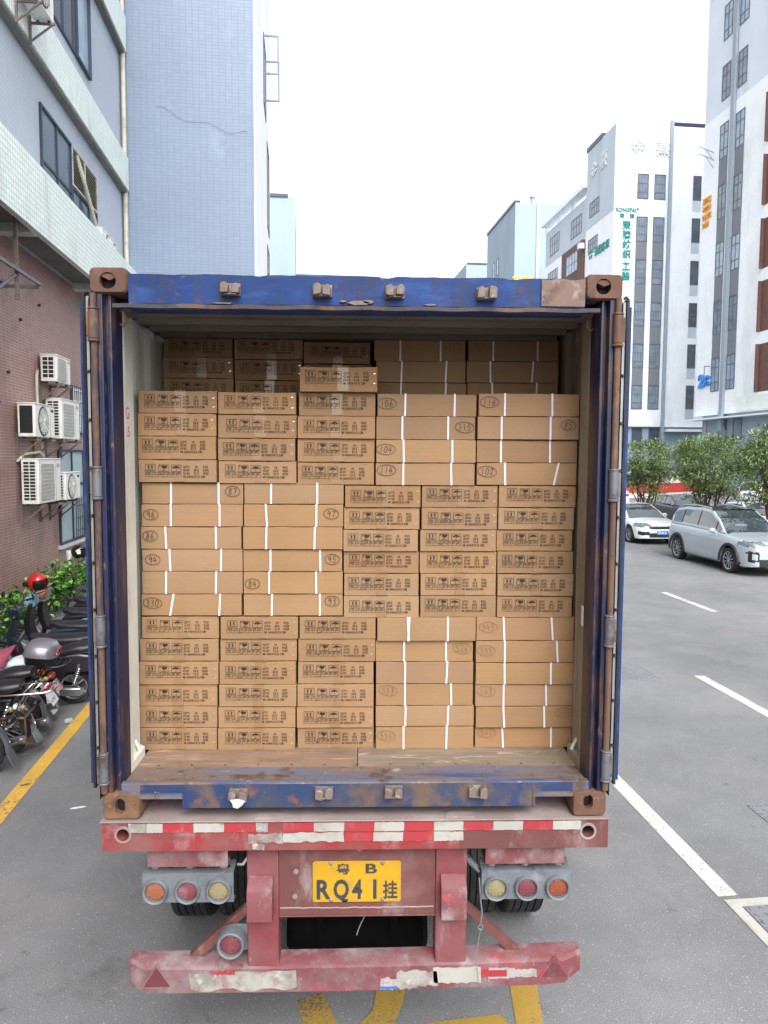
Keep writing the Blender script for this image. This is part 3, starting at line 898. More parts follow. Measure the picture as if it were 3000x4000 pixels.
M['gasket'] = paint('door_gasket', '#1b1c20', 0.6, layers=[('#40444c', 9, .55, .75, (1, 1, .2))])
M['door_strip'] = paint('gasket_strip', '#8b8e94', 0.45, .35, layers=[('#5c5a5c', 6, .5, .7, (1, 1, .2))])
M['keeper'] = paint('worn_lock_keeper', '#6b605a', 0.65, layers=[('#5f4a40', 18, .5, .66), ('#978d86', 26, .56, .72)], bump=.3)


def planks():
    m, nt, b, tc = start('worn_plywood')
    co = tc.outputs['Object']
    oi = nt.nodes.new('ShaderNodeObjectInfo')
    grain = noise(nt, co, 1.0, 8, .7, 2.0, (2.5, 60, 20), .3)
    st = noise(nt, co, 3.0, 7, .65, 9.0, (.7, 1.5, 1))
    base = mixc(nt, remap(nt, st, .3, .7), hexc('#74685b'), hexc('#8c7f72'))
    out = mixc(nt, remap(nt, grain, .42, .72), base, hexc('#665848'))
    out = mixc(nt, remap(nt, noise(nt, co, 9, 8, .7, 112.0, (.5, 1.6, 1), .6), .56, .68, 0, .7), out, hexc('#c2b3a3'))
    out = mixc(nt, remap(nt, noise(nt, co, 5, 8, .7, 27.0), .6, .72, 0, .7), out, hexc('#4f4238'))
    hs = nt.nodes.new('ShaderNodeHueSaturation'); link(nt, out, hs.inputs['Color'])
    link(nt, remap(nt, oi.outputs['Random'], 0, 1, .92, 1.08), hs.inputs['Value'])
    finish(nt, b, hs.outputs[0], .75, 0, .3, grain, .35, .004)
    return m


M['plywood'] = planks()
M['plywood_warm'] = paint('patched_plywood', '#816a58', .75, layers=[('#6a5646', 3, .46, .66, (.6, 4, 1)), ('#a8917d', 8, .54, .70, (.5, 3, 1)), ('#5a483b', 6, .62, .72)], bump=.15)

K = thing('shipping_container', 'open blue freight container with rusty corners, full of brown cartons', 'container', (0, 3, 1.5))
CW, Z0, Z1 = 1.219, 1.5, 4.091


def rrect(x0, z0, x1, z1, r, n=4):
    p = []
    for cx, cz, a in ((x1 - r, z1 - r, 0), (x0 + r, z1 - r, 90), (x0 + r, z0 + r, 180), (x1 - r, z0 + r, 270)):
        for k in range(n + 1):
            t = math.radians(a + 90 * k / n)
            p.append((cx + r * math.cos(t), cz + r * math.sin(t)))
    return p


def casting(x0, z0, x1, z1, mat, hole, wedge):
    mb = MB()
    o_ = rrect(x0, z0, x1, z1, .022)
    o_i = rrect(x0 + .006, z0 + .006, x1 - .006, z1 - .006, .018)
    h_ = rrect(*hole, min(hole[2] - hole[0], hole[3] - hole[1]) * .46)
    g = lambda P, y: [(p[0], y, p[1]) for p in P]
    mb.loft([g(o_, .175), g(o_, .004), g(o_i, -.006)], caps=False)
    mb.holed(o_i, h_, 'y', -.006)
    mb.loft([g(h_, -.006), g(h_, .03)], caps=False)
    n_ = len(o_)
    mb.add(g(o_, .175), [tuple(range(n_))])
    c = mb.build('corner_casting', mat, K)
    bk = MB(); bk.box(hole[0] - .02, .06, hole[1] - .015, hole[2] + .02, .07, hole[3] + .015); bk.build('pocket', M['dark_steel'], c)
    if wedge:
        cx, cz = (hole[0] + hole[2]) / 2, hole[3] - .012
        wd = MB(); wd.prism([(cx - .03, cz + .008), (cx + .032, cz + .006), (cx + .03, cz - .012), (cx + .005, cz - .022), (cx - .028, cz - .006)], 'y', .0, .05)
        wd.build('wedge', mat, c)
    return c


casting(-CW, 3.975, -1.049, Z1, M['rust'], (-1.172, 3.994, -1.098, 4.068), True)
casting(1.049, 3.972, CW + .002, 4.086, M['rust'], (1.095, 3.994, 1.165, 4.065), True)
casting(-1.212, Z0 + .004, -1.036, 1.632, M['rust_low'], (-1.152, 1.533, -1.107, 1.606), False)
casting(1.047, Z0 + .004, 1.212, 1.626, M['rust_low'], (1.100, 1.540, 1.146, 1.610), False)
for x0, x1 in ((-CW, -1.05), (1.05, CW)):
    for z0, z1 in ((Z0 + .004, 1.62), (3.975, Z1)):
        b = MB(); b.box(x0, 11.98, z0, x1, 12.158, z1); b.build('corner_casting', M['rust'], K, bevel=.015)

# header: face with a wavy dented top edge, a lip below and the underside
b = MB()
N_ = 60
rng = random.Random(3)
ring0 = []
rings = []
for i in range(N_ + 1):
    x = -1.048 + 2.096 * i / N_
    w = .0012 * math.sin(i * .7) + rng.uniform(-.0015, .0015) - (.006 if i in (17, 33, 34, 50, 51) else 0) - (.008 if i > 56 else 0)
    y = .012 + .002 * math.sin(i * .5)
    rings.append([(x, y, 3.934), (x, y, 4.066 + w), (x, .10, 4.074 + w), (x, .10, 3.905), (x, .045, 3.905), (x, .03, 3.934)])
b.loft(rings)
b.build('top_header', M['c_blue'], K)
b = MB(); b.loft([[(-1.12 + 2.24 * i / 40, y, z + .002 * math.sin(i * 1.3)) for y, z in ((.004, 3.913), (.004, 3.931), (.03, 3.932), (.03, 3.911))] for i in range(41)])
b.build('drip_rail', M['lip'], K)
b = MB()
b.loft([[(.845 + .203 * i / 12, y, z - (.004 * math.sin(i * .9) if z > 4 else 0)) for y, z in ((.004, 3.94), (.004, 4.062), (.0105, 4.062), (.0105, 3.94))] for i in range(13)])
b.build('patch_plate', M['rust_patch'], K)
rng = random.Random(11)


def keeper(x, z, up):
    mb = MB()
    s = 1 if up else -1
    mb.box(x - .045, -.004, z - .03, x + .045, .012, z + .026)
    j = lambda a: rng.uniform(-a, a)
    for q in (-1, 1):
        cx = x + q * .024 + j(.004)
        mb.prism([(cx - .019, z - .024 + j(.005)), (cx + .018, z - .026 + j(.005)), (cx + .02, z + .012 + j(.006)), (cx + .006, z + .026 + j(.006)), (cx - .016, z + .02 + j(.006))], 'y', -.04 + j(.006), -.003)
    mb.box(x - .03, -.03, z - .03, x + .03, -.003, z - .022)
    mb.build('lock_keeper', M['keeper'], K, bevel=.005)


for x, z in ((-.582, 4.0), (-.165, 3.998), (.167, 3.996), (.587, 3.994)): keeper(x, z, True)
for x, z in ((-.568, 1.628), (-.158, 1.636), (.176, 1.638), (.58, 1.638)): keeper(x, z, False)
# bits of torn sealing tape
b = MB()
for x, z, w_, h_ in ((.0, 3.945, .10, .02), (.045, 3.95, .05, .016), (.33, 3.94, .06, .008), (-.62, 3.937, .09, .007), (-.07, 3.952, .03, .01)):
    b.prism([(x - w_ / 2, z), (x - w_ * .2, z - h_ * .5), (x + w_ * .4, z - h_ * .4), (x + w_ / 2, z + h_ * .2), (x + w_ * .1, z + h_ * .5), (x - w_ * .3, z + h_ * .4)], 'y', .0, .011)
b.build('torn_tape', M['keeper'], K)
b = MB(); b.prism([(-.60, 1.615), (-.56, 1.62), (-.53, 1.61), (-.545, 1.59), (-.565, 1.575), (-.585, 1.58), (-.59, 1.60)], 'y', -.048, -.041); b.build('torn_tape', M['strap'], K)

# corner posts, hinge rods, hinges
ZL, ZH = 1.62, 3.978
for s in (-1, 1):
    plan = [(1.217, .16), (1.217, .03), (1.194, .022), (1.188, .004), (1.166, .004), (1.160, .04), (1.150, .046), (1.146, .022), (1.132, .022), (1.126, .06), (1.126, .16)]
    b = MB(); b.prism([(s * x, y) for x, y in plan], 'z', ZL, ZH); b.build('corner_post', M['c_blue_dark'], K, bevel=.003)
    b = MB(); b.cyl((s * 1.203, -.004, 1.635), (s * 1.203, -.004, 3.975), .0155, n=14); b.build('hinge_rod', M['rod'], K)
    for z in (3.835, 3.115, 2.42, 1.757):
        h = MB()
        h.cyl((s * 1.203, -.006, z - .065), (s * 1.203, -.006, z + .065), .0225, n=16)
        h.cyl((s * 1.203, -.006, z - .078), (s * 1.203, -.006, z - .066), .026, n=16)
        h.cyl((s * 1.203, -.006, z + .066), (s * 1.203, -.006, z + .076), .024, n=16)
        h.box(s * 1.206, -.012, z - .055, s * 1.236, .004, z + .055)
        h.build('hinge', M['hinge_steel'] if z < 3.2 else M['rod'], K, bevel=.003)

# doors, folded right back along the sides
for s in (-1, 1):
    d = MB()
    d.box(s * 1.262, .03, 1.67, s * 1.277, 1.17, 3.945)
    for k in range(5): d.prism([(s * 1.277, .15 + k * .2), (s * 1.30, .19 + k * .2), (s * 1.30, .26 + k * .2), (s * 1.277, .30 + k * .2)], 'z', 1.72, 3.9)
    leaf = d.build('door', M['c_blue'], K)
    g_ = MB()
    zs = [1.655 + i * .0455 for i in range(52)]
    g_.loft([[(s * 1.260, .012 + .003 * math.sin(i * 1.1), z), (s * 1.2465, .006 + .003 * math.sin(i * .8), z), (s * 1.245, .05, z), (s * 1.2615, .05, z)] for i, z in enumerate(zs)])
    g_.tube([(s * 1.2535, .02, 3.965), (s * 1.2535, .02, 3.978), (s * 1.245, .02, 3.986), (s * 1.236, .02, 3.98)], .008)
    g_.build('gasket', M['gasket'], leaf)
    t_ = MB(); t_.box(s * 1.2305, .016, 1.67, s * 1.2445, 1.16, 3.965); t_.build('strip', M['door_strip'], leaf, bevel=.002)
    fl = MB(); fl.loft([[(s * 1.2295, .01, z), (s * (1.226 - .002 * math.sin(i * .6)), .004, z), (s * 1.224, .06, z), (s * 1.2295, .06, z)] for i, z in enumerate([1.60 if i == 0 else 1.63 + i * .0465 for i in range(51)])])
    fl.build('seal_flap', M['gasket'], leaf)
    for i in range(10):
        bo = MB(); z = 1.85 + i * .222
        bo.cyl((s * 1.238, .016, z), (s * 1.238, .006, z), .0085, .006, 10); bo.build('bolt', M['dark_steel'], leaf)
    for yk in (.35, .95):
        br = MB(); br.cyl((s * 1.325, yk, 1.68), (s * 1.325, yk, 3.94), .017, n=10); br.build('lock_rod', M['grey_steel'], leaf)

# side walls: corrugated steel, blue outside and off-white inside
for s in (-1, 1):
    prof = [(1.130, .165), (1.130, .20), (1.152, .21), (1.160, .25), (1.160, .42)]
    y = .42
    while y < 12.0:
        prof += [(1.212, y + .02), (1.212, y + .09), (1.194, y + .158), (1.194, y + .228)]
        y += .278
    prof.append((1.194, 12.0))
    b = MB()
    for (x0, y0), (x1, y1) in zip(prof, prof[1:]):
        b.mat(0).quad((s * x0, y0, 1.64), (s * x1, y1, 1.64), (s * x1, y1, 3.96), (s * x0, y0, 3.96))
        b.mat(1).quad((s * (x0 + .006), y0, 1.64), (s * (x1 + .006), y1, 1.64), (s * (x1 + .006), y1, 3.96), (s * (x0 + .006), y0, 3.96))
    b.build('side_wall', [M['c_in'] if s < 0 else M['c_in_shaded'], M['c_blue']], K, fix=False)
    b = MB(); b.box(s * 1.14, .17, 3.961, s * 1.217, 12.0, 4.06); b.build('top_rail', M['c_blue'], K)
    b = MB(); b.box(s * 1.13, .17, 1.50, s * 1.217, 12.0, 1.639); b.build('bottom_rail', M['c_blue'], K)
    b = MB(); b.tube([(s * 1.10, .13, 3.905), (s * 1.095, .12, 3.87), (s * 1.11, .12, 3.845), (s * 1.125, .125, 3.86)], .005); b.build('lashing_ring', M['rod'], K)
    b = MB(); b.tube([(s * 1.16, .36, 1.662), (s * 1.135, .34, 1.70), (s * 1.16, .34, 1.755), (s * 1.19, .35, 1.745)], .009); b.build('lashing_ring', M['c_in'], K)
    b = MB(); b.prism([(s * 1.129, .17), (s * 1.129, .40), (s * 1.19, .46), (s * 1.20, .17)], 'z', 1.64, 1.70); b.build('corner_gusset', M['c_in'] if s < 0 else M['c_in_shaded'], K)
b = MB(); b.box(-1.14, 12.0, 1.64, 1.14, 12.02, 3.96); b.build('end_wall', [M['c_in']], K)
# roof
prof = [(3.915, .101), (3.915, .115)]
y = .12
while y < 12.0:
    prof += [(3.955, y + .03), (3.955, y + .09), (3.918, y + .12), (3.918, y + .18)]
    y += .21
b = MB()
for (z0, y0), (z1, y1) in zip(prof, prof[1:]):
    b.mat(0).quad((-1.139, y0, z0), (1.139, y0, z0), (1.139, y1, z1), (-1.139, y1, z1))
    b.mat(1).quad((-1.139, y0, z0 + .03), (1.139, y0, z0 + .03), (1.139, y1, z1 + .03), (-1.139, y1, z1 + .03))
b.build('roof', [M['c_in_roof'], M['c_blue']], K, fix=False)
# floor, threshold, sill
for x0, x1, y0, y1, mt in ((-1.129, -.002, .232, 1.45, 'plywood_warm'), (.002, 1.129, .232, 1.45, 'plywood'), (-1.129, 1.129, 1.455, 12.0, 'plywood')):
    b = MB(); b.box(x0, y0, 1.628, x1, y1, 1.655); b.build('floor_board', M[mt], K, bevel=.002)
b = MB()
for x in [-1.02 + .17 * k for k in range(13)]: b.cyl((x, .262, 1.655), (x, .262, 1.657), .007, n=8)
b.build('floor_screws', M['rust'], K)
b = MB(); b.prism([(.0, 1.60), (.0, 1.676), (.02, 1.681), (.05, 1.672), (.055, 1.664), (.13, 1.664), (.135, 1.658), (.23, 1.658), (.23, 1.60)], 'x', -1.125, 1.125)
b.build('threshold', M['c_step'], K, bevel=.002)
b = MB(); b.prism([(-1.034, 1.672), (1.045, 1.672), (1.045, 1.632), (.86, 1.632), (.852, 1.556), (-.822, 1.558), (-.832, 1.634), (-1.034, 1.634)], 'y', -.003, -.0005)
b.build('sill', M['c_sill'], K)
b = MB(); b.box(-.83, .004, 1.56, .845, .12, 1.60); b.box(-.834, -.008, 1.552, -.822, .12, 1.64); b.box(.852, -.008, 1.552, .864, .12, 1.64); b.box(-1.034, -.006, 1.634, -.835, .004, 1.641); b.box(.865, -.006, 1.632, 1.046, .004, 1.639)
b.build('sill_web', M['c_sill'], K)
for y in [.8 + .6 * k for k in range(19)]:
    b = MB(); b.box(-1.12, y, 1.52, 1.12, y + .06, 1.627); b.build('floor_bearer', M['dark_steel'], K)
M['pink_pen'] = paint('pink_marker', '#cf4a86', .6)
b = MB(); lettering(b, 'G', (-1.1588, .285, 3.425), .085, (0, 1, 0)); lettering(b, '4.5', (-1.1588, .262, 3.335), .075, (0, 1, 0))
b.build('handwritten_mark', M['pink_pen'], K, fix=False)
# small sticker on the right wall
b = MB(); b.box(1.1265, .17, 2.40, 1.1290, .20, 2.50); b.build('sticker', M['white_plastic'], K)

# ------------------------------------------------------------------ trailer
M['t_red'] = paint('faded_trailer_red', '#6d3034', .65, layers=[('#74474a', 2.2, .46, .66), ('#8f7f81', 5, .55, .75, (1, 1, .35)), ('#5f3a38', 12, .60, .72), ('#a59c9d', 22, .66, .76, (1, 1, .3))], bump=.12)
M['t_beam'] = paint('trailer_beam_red', '#80282b', .6, layers=[('#774a48', 1.6, .46, .62), ('#8d8082', 4, .54, .72, (1, 1, .6)), ('#6d3a38', 7, .5, .68, (.5, 1, 2)), ('#6e524b', 12, .62, .74)], bump=.12)
M['t_brown'] = paint('faded_brown_red', '#5f3734', .65, layers=[('#74504d', 3, .5, .7), ('#8a7c7b', 7, .58, .78, (1, 1, .35)), ('#4c2d2a', 10, .6, .75)], bump=.1)
M['t_bumper'] = paint('dusty_bumper_red', '#6c3a3e', .65, layers=[('#786a6d', 2.0, .42, .60), ('#9a3a41', 3.2, .58, .72, (.6, 1, 2)), ('#8f8587', 6, .52, .72, (1, 1, .6)), ('#4a2f30', 15, .60, .72, (1, 1, .5)), ('#a9a0a1', 40, .64, .74, (3, 1, .5)), ('#6e4c4c', 14, .62, .75)], bump=.1)
M['t_dust'] = paint('dust_covered_plate', '#837674', .9, layers=[('#978a87', 3, .48, .68), ('#8a474b', 4, .62, .74), ('#7d7170', 9, .56, .74)], bump=.2)
M['filler_black'] = paint('added_filler_black', '#0a0a0b', .95, layers=[('#141312', 5, .5, .7)], spec=.1)  # near black for the added shapes that darken the gap above the bumper
M['t_frame'] = paint('dark_chassis', '#4a3434', .8, layers=[('#332a2a', 4, .5, .7)])
M['t_maroon'] = paint('dirty_maroon_reflector', '#5c2f34', .5, layers=[('#7b6c6d', 7, .52, .72)])
M['tape_red'] = paint('red_reflector', '#943036', .4, layers=[('#8d5a5a', 7, .52, .72), ('#8a8080', 16, .60, .74)])
M['tape_white'] = paint('white_reflector', '#9d9c96', .4, layers=[('#8b867a', 6, .5, .68), ('#736e66', 15, .58, .72)])
M['tape_old'] = paint('torn_white_reflector', '#96948f', .5, layers=[('#6f6a66', 7, .46, .64), ('#7d5355', 9, .52, .66), ('#b4b3ae', 14, .58, .72)], bump=.2)
M['plate_yellow'] = paint('yellow_number_plate', '#ad8717', .45, layers=[('#94763a', 9, .56, .74), ('#a08f66', 25, .64, .76)])
M['plate_ink'] = paint('plate_lettering', '#31343c', .5, layers=[('#7d703f', 26, .64, .76)])
M['lamp_body'] = paint('dusty_lamp_bracket', '#656a70', .6, .1, layers=[('#4c5055', 6, .5, .7), ('#85868a', 9, .56, .76)], bump=.15)
M['lens_amber'] = paint('amber_lens', '#864f3a', .35, layers=[('#8f6f62', 9, .5, .7)], coat=.3)
M['lens_orange'] = paint('orange_lens', '#7c3f28', .3, layers=[('#9c6148', 9, .55, .75)], coat=.3)
M['lens_red'] = paint('red_lens', '#6b353e', .35, layers=[('#8b656a', 9, .5, .7)], coat=.3)
M['lens_clear'] = paint('clear_lens', '#7f765a', .3, layers=[('#94895f', 12, .5, .7)], coat=.3)

TR = thing('semi_trailer', 'dusty red container trailer with striped reflectors and a yellow number plate', 'trailer', (0, 3, 0))
b = MB(); b.box(-1.224, -.022, 1.4935, 1.228, .30, 1.5); b.build('deck_plate', M['t_dust'], TR, bevel=.0015)


def circle(cx, cz, r, n=24, sq=0):
    return [(cx + r * math.cos(math.radians(45) + 2 * math.pi * k / n), cz + r * math.sin(math.radians(45) + 2 * math.pi * k / n)) for k in range(n)]


def sq_ring(x0, z0, x1, z1, n=24):
    p = []
    q = n // 4
    for (ax_, az), (bx_, bz) in (((x1, z1), (x0, z1)), ((x0, z1), (x0, z0)), ((x0, z0), (x1, z0)), ((x1, z0), (x1, z1))):
        p += [(ax_ + (bx_ - ax_) * k / q, az + (bz - az) * k / q) for k in range(q)]
    return p


def beam_end(x0, x1, hx, mat):
    mb = MB()
    mb.holed(sq_ring(x0, 1.349, x1, 1.4925), circle(hx, 1.432, .030), 'y', -.012)
    c = circle(hx, 1.432, .030)
    mb.loft([[(x, -.012, z) for x, z in c], [(x, .06, z) for x, z in c]], caps=False)
    mb.quad((x0, -.012, 1.4925), (x1, -.012, 1.4925), (x1, .1, 1.4925), (x0, .1, 1.4925))
    mb.quad((x0, -.012, 1.349), (x1, -.012, 1.349), (x1, .1, 1.349), (x0, .1, 1.349))
    for x in (x0, x1): mb.quad((x, -.012, 1.349), (x, .1, 1.349), (x, .1, 1.4925), (x, -.012, 1.4925))
    o = mb.build('rear_beam', mat, TR, fix=False)
    bk = MB(); bk.box(x0 + .01, .065, 1.37, x1 - .01, .08, 1.48); bk.build('hole_backing', M['black'], o)
    r_ = MB(); r_.lathe([(.030, -.002), (.040, -.003), (.042, .001)], (hx, -.014, 1.432), 'y', 24); r_.build('hole_rim', M['t_dust'], o)
    return o


beam_end(-1.219, -1.02, -1.117, M['t_beam'])
beam_end(1.022, 1.222, 1.123, M['t_brown'])
b = MB(); b.prism([(-.012, 1.349), (-.012, 1.4925), (.1, 1.4925), (.1, 1.349)], 'x', -1.0195, .5)
b.build('rear_beam', M['t_beam'], TR)
b = MB(); b.prism([(-.0115, 1.349), (-.0115, 1.4925), (.1, 1.4925), (.1, 1.349)], 'x', .501, 1.0215)
b.build('rear_beam', M['t_brown'], TR)


def tape(x0, x1, z0, z1, mat, ragged=0.0, seed=0, y=-.0165, y1=-.0125, name='reflector'):
    r_ = random.Random(seed)
    n_ = 10
    top = [(x0 + (x1 - x0) * k / n_, z1 + r_.uniform(-ragged, ragged)) for k in range(n_ + 1)]
    bot = [(x0 + (x1 - x0) * k / n_ + r_.uniform(-ragged, ragged), z0 + r_.uniform(-ragged, ragged)) for k in range(n_, -1, -1)]
    mb = MB(); mb.prism(top + bot, 'y', y, y1)
    return mb.build(name, mat, TR)


tx = [-1.09, -1.003, -.927, -.782, -.635, -.489, -.352, -.206, -.059, .085, .229, .372, .516, .661, .806, .951, 1.088]
tk = ['tape_old', 'tape_white', 'tape_red', 'tape_white', 'tape_red', 'tape_old', 'tape_red', 'tape_white', 'tape_red', 'tape_white', 'tape_red', 'tape_white', 'tape_red', 'tape_white', 'tape_red', 'tape_white']
for i in range(16):
    if i == 5: tape(-.485, -.425, 1.443, 1.487, M['tape_old'], .003, i); continue
    tape(tx[i], tx[i + 1] - .001, 1.443, 1.487, M[tk[i]], .0015, i)
tape(-.52, -.36, 1.388, 1.432, M['tape_old'], .006, 30); tape(-.50, -.44, 1.355, 1.387, M['tape_old'], .006, 31)
tape(-.355, -.065, 1.392, 1.436, M['tape_white'], .005, 32)
tape(-.059, .078, 1.392, 1.435, M['tape_red'], .002, 33); tape(.08, .224, 1.392, 1.435, M['tape_white'], .002, 34)
tape(.226, .37, 1.392, 1.435, M['tape_red'], .002, 35); tape(.371, .515, 1.392, 1.435, M['tape_white'], .003, 36)
for x in (-.42, .50):
    b = MB(); b.prism([(x - .07, -.004), (x + .07, -.004), (x + .06, .05), (x - .055, .05)], 'z', 1.5005, 1.507); b.build('loose_plate', M['t_dust'], TR)

# centre frame: posts, panel, stop boxes
for x0, x1 in ((-.54, -.385), (.390, .545)):
    b = MB(); b.box(x0, .05, .70, x1, .16, 1.348); b.build('upright', M['t_red'], TR, bevel=.006)
b = MB(); b.box(-.384, .060, .975, .389, .09, 1.3485); b.box(-.384, .052, .968, .389, .12, .976); b.build('plate_panel', M['t_brown'], TR, bevel=.002)
b = MB()
rng = random.Random(5)
b.tube([(-.38 + .762 * k / 40, .0585, 1.012 + rng.uniform(-.002, .002)) for k in range(41)], .004, 6)
b.build('weld_bead', M['t_dust'], TR)
for x, z in ((-.305, 1.072), (.012, 1.315), (-.30, 1.20)):
    b = MB(); b.cyl((x, .060, z), (x, .056, z), .014, n=6); b.cyl((x, .056, z), (x, .052, z), .006, n=8); b.build('bolt', M['t_dust'], TR)
for x0, x1 in ((-.533, -.409), (.412, .538)):
    b = MB(); b.prism([(.0495, .985), (-.015, .985), (-.015, 1.13), (.0, 1.155), (.0495, 1.19)], 'x', x0, x1)
    o = b.build('stop_box', M['t_bumper'], TR, bevel=.003)
# number plate
b = MB()
pl = rrect(-.218, 1.044, .218, 1.254, .012)
b.prism(pl, 'y', .053, .0565)
NP = b.build('number_plate', M['plate_yellow'], TR, bevel=.001)
b = MB()
fr = rrect(-.2165, 1.0455, .2165, 1.2525, .011); fi = rrect(-.211, 1.051, .211, 1.247, .009)
b.holed(fr, fi, 'y', .0522); b.build('plate_border', M['plate_yellow'], NP)
b = MB()
lettering(b, '粤', (-.102, .0522, 1.192), .058, bold=.03, sx=1.2); lettering(b, 'B', (.038, .0522, 1.192), .068, bold=.03, sx=1.6)
for ch, x, sxx in (('R', -.203, .82), ('Q', -.116, .70), ('4', -.022, .72), ('1', .062, .8)): lettering(b, ch, (x, .0522, 1.063), .136, bold=.03, sx=sxx)
lettering(b, '挂', (.128, .0522, 1.068), .098, bold=.025, sx=.76)
b.build('plate_lettering', M['plate_ink'], NP)
for x, z in ((-.127, 1.243), (.127, 1.243), (-.127, 1.056), (.127, 1.056)):
    b = MB(); b.ell((x, .053, z), (.011, .007, .011), 12, 6); b.build('screw', M['grey_steel'], NP)

# lamps
def lamp(parent, x, z, r, lens, y=.05):
    mb = MB(); mb.lathe([(r * .78, -.004), (r * .80, -.022), (r * .93, -.026), (r, -.02), (r * 1.03, .0)], (x, y, z), 'y', 28)
    l_ = mb.build('lamp', M['lamp_body'], parent)
    mb = MB(); mb.lathe([(.001, -.014), (r * .3, -.0135), (r * .6, -.011), (r * .79, -.005)], (x, y, z), 'y', 28)
    for k in range(5):
        for j in range(5):
            px, pz = x + (k - 2) * r * .27, z + (j - 2) * r * .27
            if math.hypot(px - x, pz - z) < r * .66: mb.ell((px, y - .011, pz), (r * .08, .004, r * .08), 6, 4)
    mb.build('lens', lens, l_)


for s, cols in ((-1, ('lens_amber', 'lens_red', 'lens_clear')), (1, ('lens_clear', 'lens_red', 'lens_orange'))):
    x0, x1 = (-1.05, -.605) if s < 0 else (.618, 1.062)
    b = MB(); b.box(x0, .05, 1.052, x1, .056, 1.200); b.prism([(.05, 1.2), (.056, 1.2), (.145, 1.212), (.145, 1.218)], 'x', x0, x1); b.box(x0, .056, 1.052, x1, .10, 1.058)
    pn = b.build('lamp_panel', M['lamp_body'], TR, bevel=.001)
    for k in range(6):
        hl = MB(); xx = x0 + .05 + k * .07; hl.prism([(xx, .085), (xx + .02, .085), (xx + .02, .10), (xx, .10)], 'z', 1.2095, 1.2125); hl.build('slot', M['black'], pn)
    cx = ((-.985, -.828, -.676) if s < 0 else (.690, .843, .997))
    for x, c_ in zip(cx, cols): lamp(pn, x, 1.115, .062, M[c_])
    for x in (x0 + .055, (x0 + x1) / 2, x1 - .055):
        st = MB(); st.cyl((x, .09, 1.213), (x, .09, 1.25), .014, n=12); st.cyl((x, .09, 1.211), (x, .09, 1.221), .02, n=8); st.build('stud', M['t_dust'], pn)
    q0, q1 = (-1.018, -.628) if s < 0 else (.632, 1.024)
    b = MB(); b.box(q0, .03, 1.245, q1, .036, 1.347); b.box(q0, .036, 1.245, q1, .16, 1.251); b.build('lamp_bracket', M['t_bumper'], TR, bevel=.002)
b = MB(); b.box(-.615, .07, .79, -.541, .076, .925); b.build('reversing_lamp_plate', M['lamp_body'], TR, bevel=.001)
b = MB(); b.lathe([(.069, .0), (.069, .05), (.05, .06)], (-.615, .02, .857), 'y', 28); rb = b.build('reversing_lamp', M['lamp_body'], TR)
lamp(rb, -.615, .857, .067, M['lens_red'], y=.02)

# bumper: a bent plate, slightly higher at its right end
b = MB()
rings = []
for k in range(25):
    t = -1 + 2 * k / 24
    x = t * 1.135
    e = max(0, abs(t) - .90) / .10
    dz = .011 * t + .012 * t * t
    y0 = .045 + .05 * e * e
    zb = .588 + (.035 if t > 0 else .012) * e
    rings.append([(x, y0, zb + dz), (x, y0 - .004, .712 + dz), (x, y0 + .012, .727 + dz), (x, .155, .733 + dz), (x, .16, .725 + dz), (x, y0 + .03, .716 + dz), (x, y0 + .012, .70 + dz), (x, y0 + .012, zb + dz)])
b.loft(rings)
b.build('bumper', M['t_bumper'], TR, sharp=40)
tape(-.83, -.30, .605, .695, M['tape_old'], .012, 41, .0395, .0435); tape(-.72, -.60, .682, .702, M['tape_red'], .003, 42, .0392, .0395)
tape(.20, .40, .61, .69, M['tape_old'], .012, 43, .0395, .0435); tape(.12, .30, .600, .655, M['tape_old'], .010, 44, .0390, .0394)
tape(.38, .62, .625, .708, M['tape_white'], .006, 45, .0395, .0435); tape(.66, .79, .645, .702, M['tape_old'], .004, 46, .0385, .0389)
tape(.622, .75, .655, .69, M['tape_red'], .001, 47, .0380, .0384); tape(.75, .90, .652, .69, M['tape_old'], .004, 48, .0395, .0435)
M['blue_scrap'] = paint('blue_sticker_scrap', '#2f62b8', .5)
tape(.115, .205, .598, .612, M['blue_scrap'], .001, 49, .0375, .0379)
for x, z in ((-.985, .675), (.99, .70)):
    b = MB()
    o3 = [(x - .083, z - .06), (x + .083, z - .06), (x, z + .068)]; i3 = [(x - .066, z - .05), (x + .066, z - .05), (x, z + .05)]
    b.prism(o3, 'y', .0388, .0405)
    wt = b.build('warning_triangle', M['t_bumper'], TR)
    b = MB(); b.prism(i3, 'y', .0380, .0387); b.build('reflector_panel', M['t_maroon'], wt)
# braces from the uprights to the bumper, chassis, axles
for s in (-1, 1):
    b = MB(); xa, xb = s * .50, s * .78
    b.prism([(xa, 1.0), (xa + s * .05, 1.0), (xb + s * .06, .735), (xb - s * .01, .735)], 'y', .11, .15); b.build('brace', M['t_brown'], TR)
    b = MB(); b.box(s * .40, .17, 1.02, s * .54, 12.0, 1.04); b.box(s * .40, .17, 1.33, s * .54, 12.0, 1.348); b.box(s * .462, .17, 1.04, s * .478, 12.0, 1.33); b.build('chassis_rail', M['t_frame'], TR)
    for y in (.62, 2.3, 3.6, 5.4, 7.2, 9.0, 10.8):
        b = MB(); b.box(s * .55, y, 1.33, s * 1.2, y + .1, 1.49); b.build('outrigger', M['t_frame'], TR)
b = MB()
for y in (.62, 2.3, 3.6, 5.4, 7.2, 9.0, 10.8): b.box(-.39, y, 1.12, .39, y + .1, 1.32)
b.box(-.54, .2, 1.349, .54, 12, 1.36)
b.build('cross_member', M['t_frame'], TR)


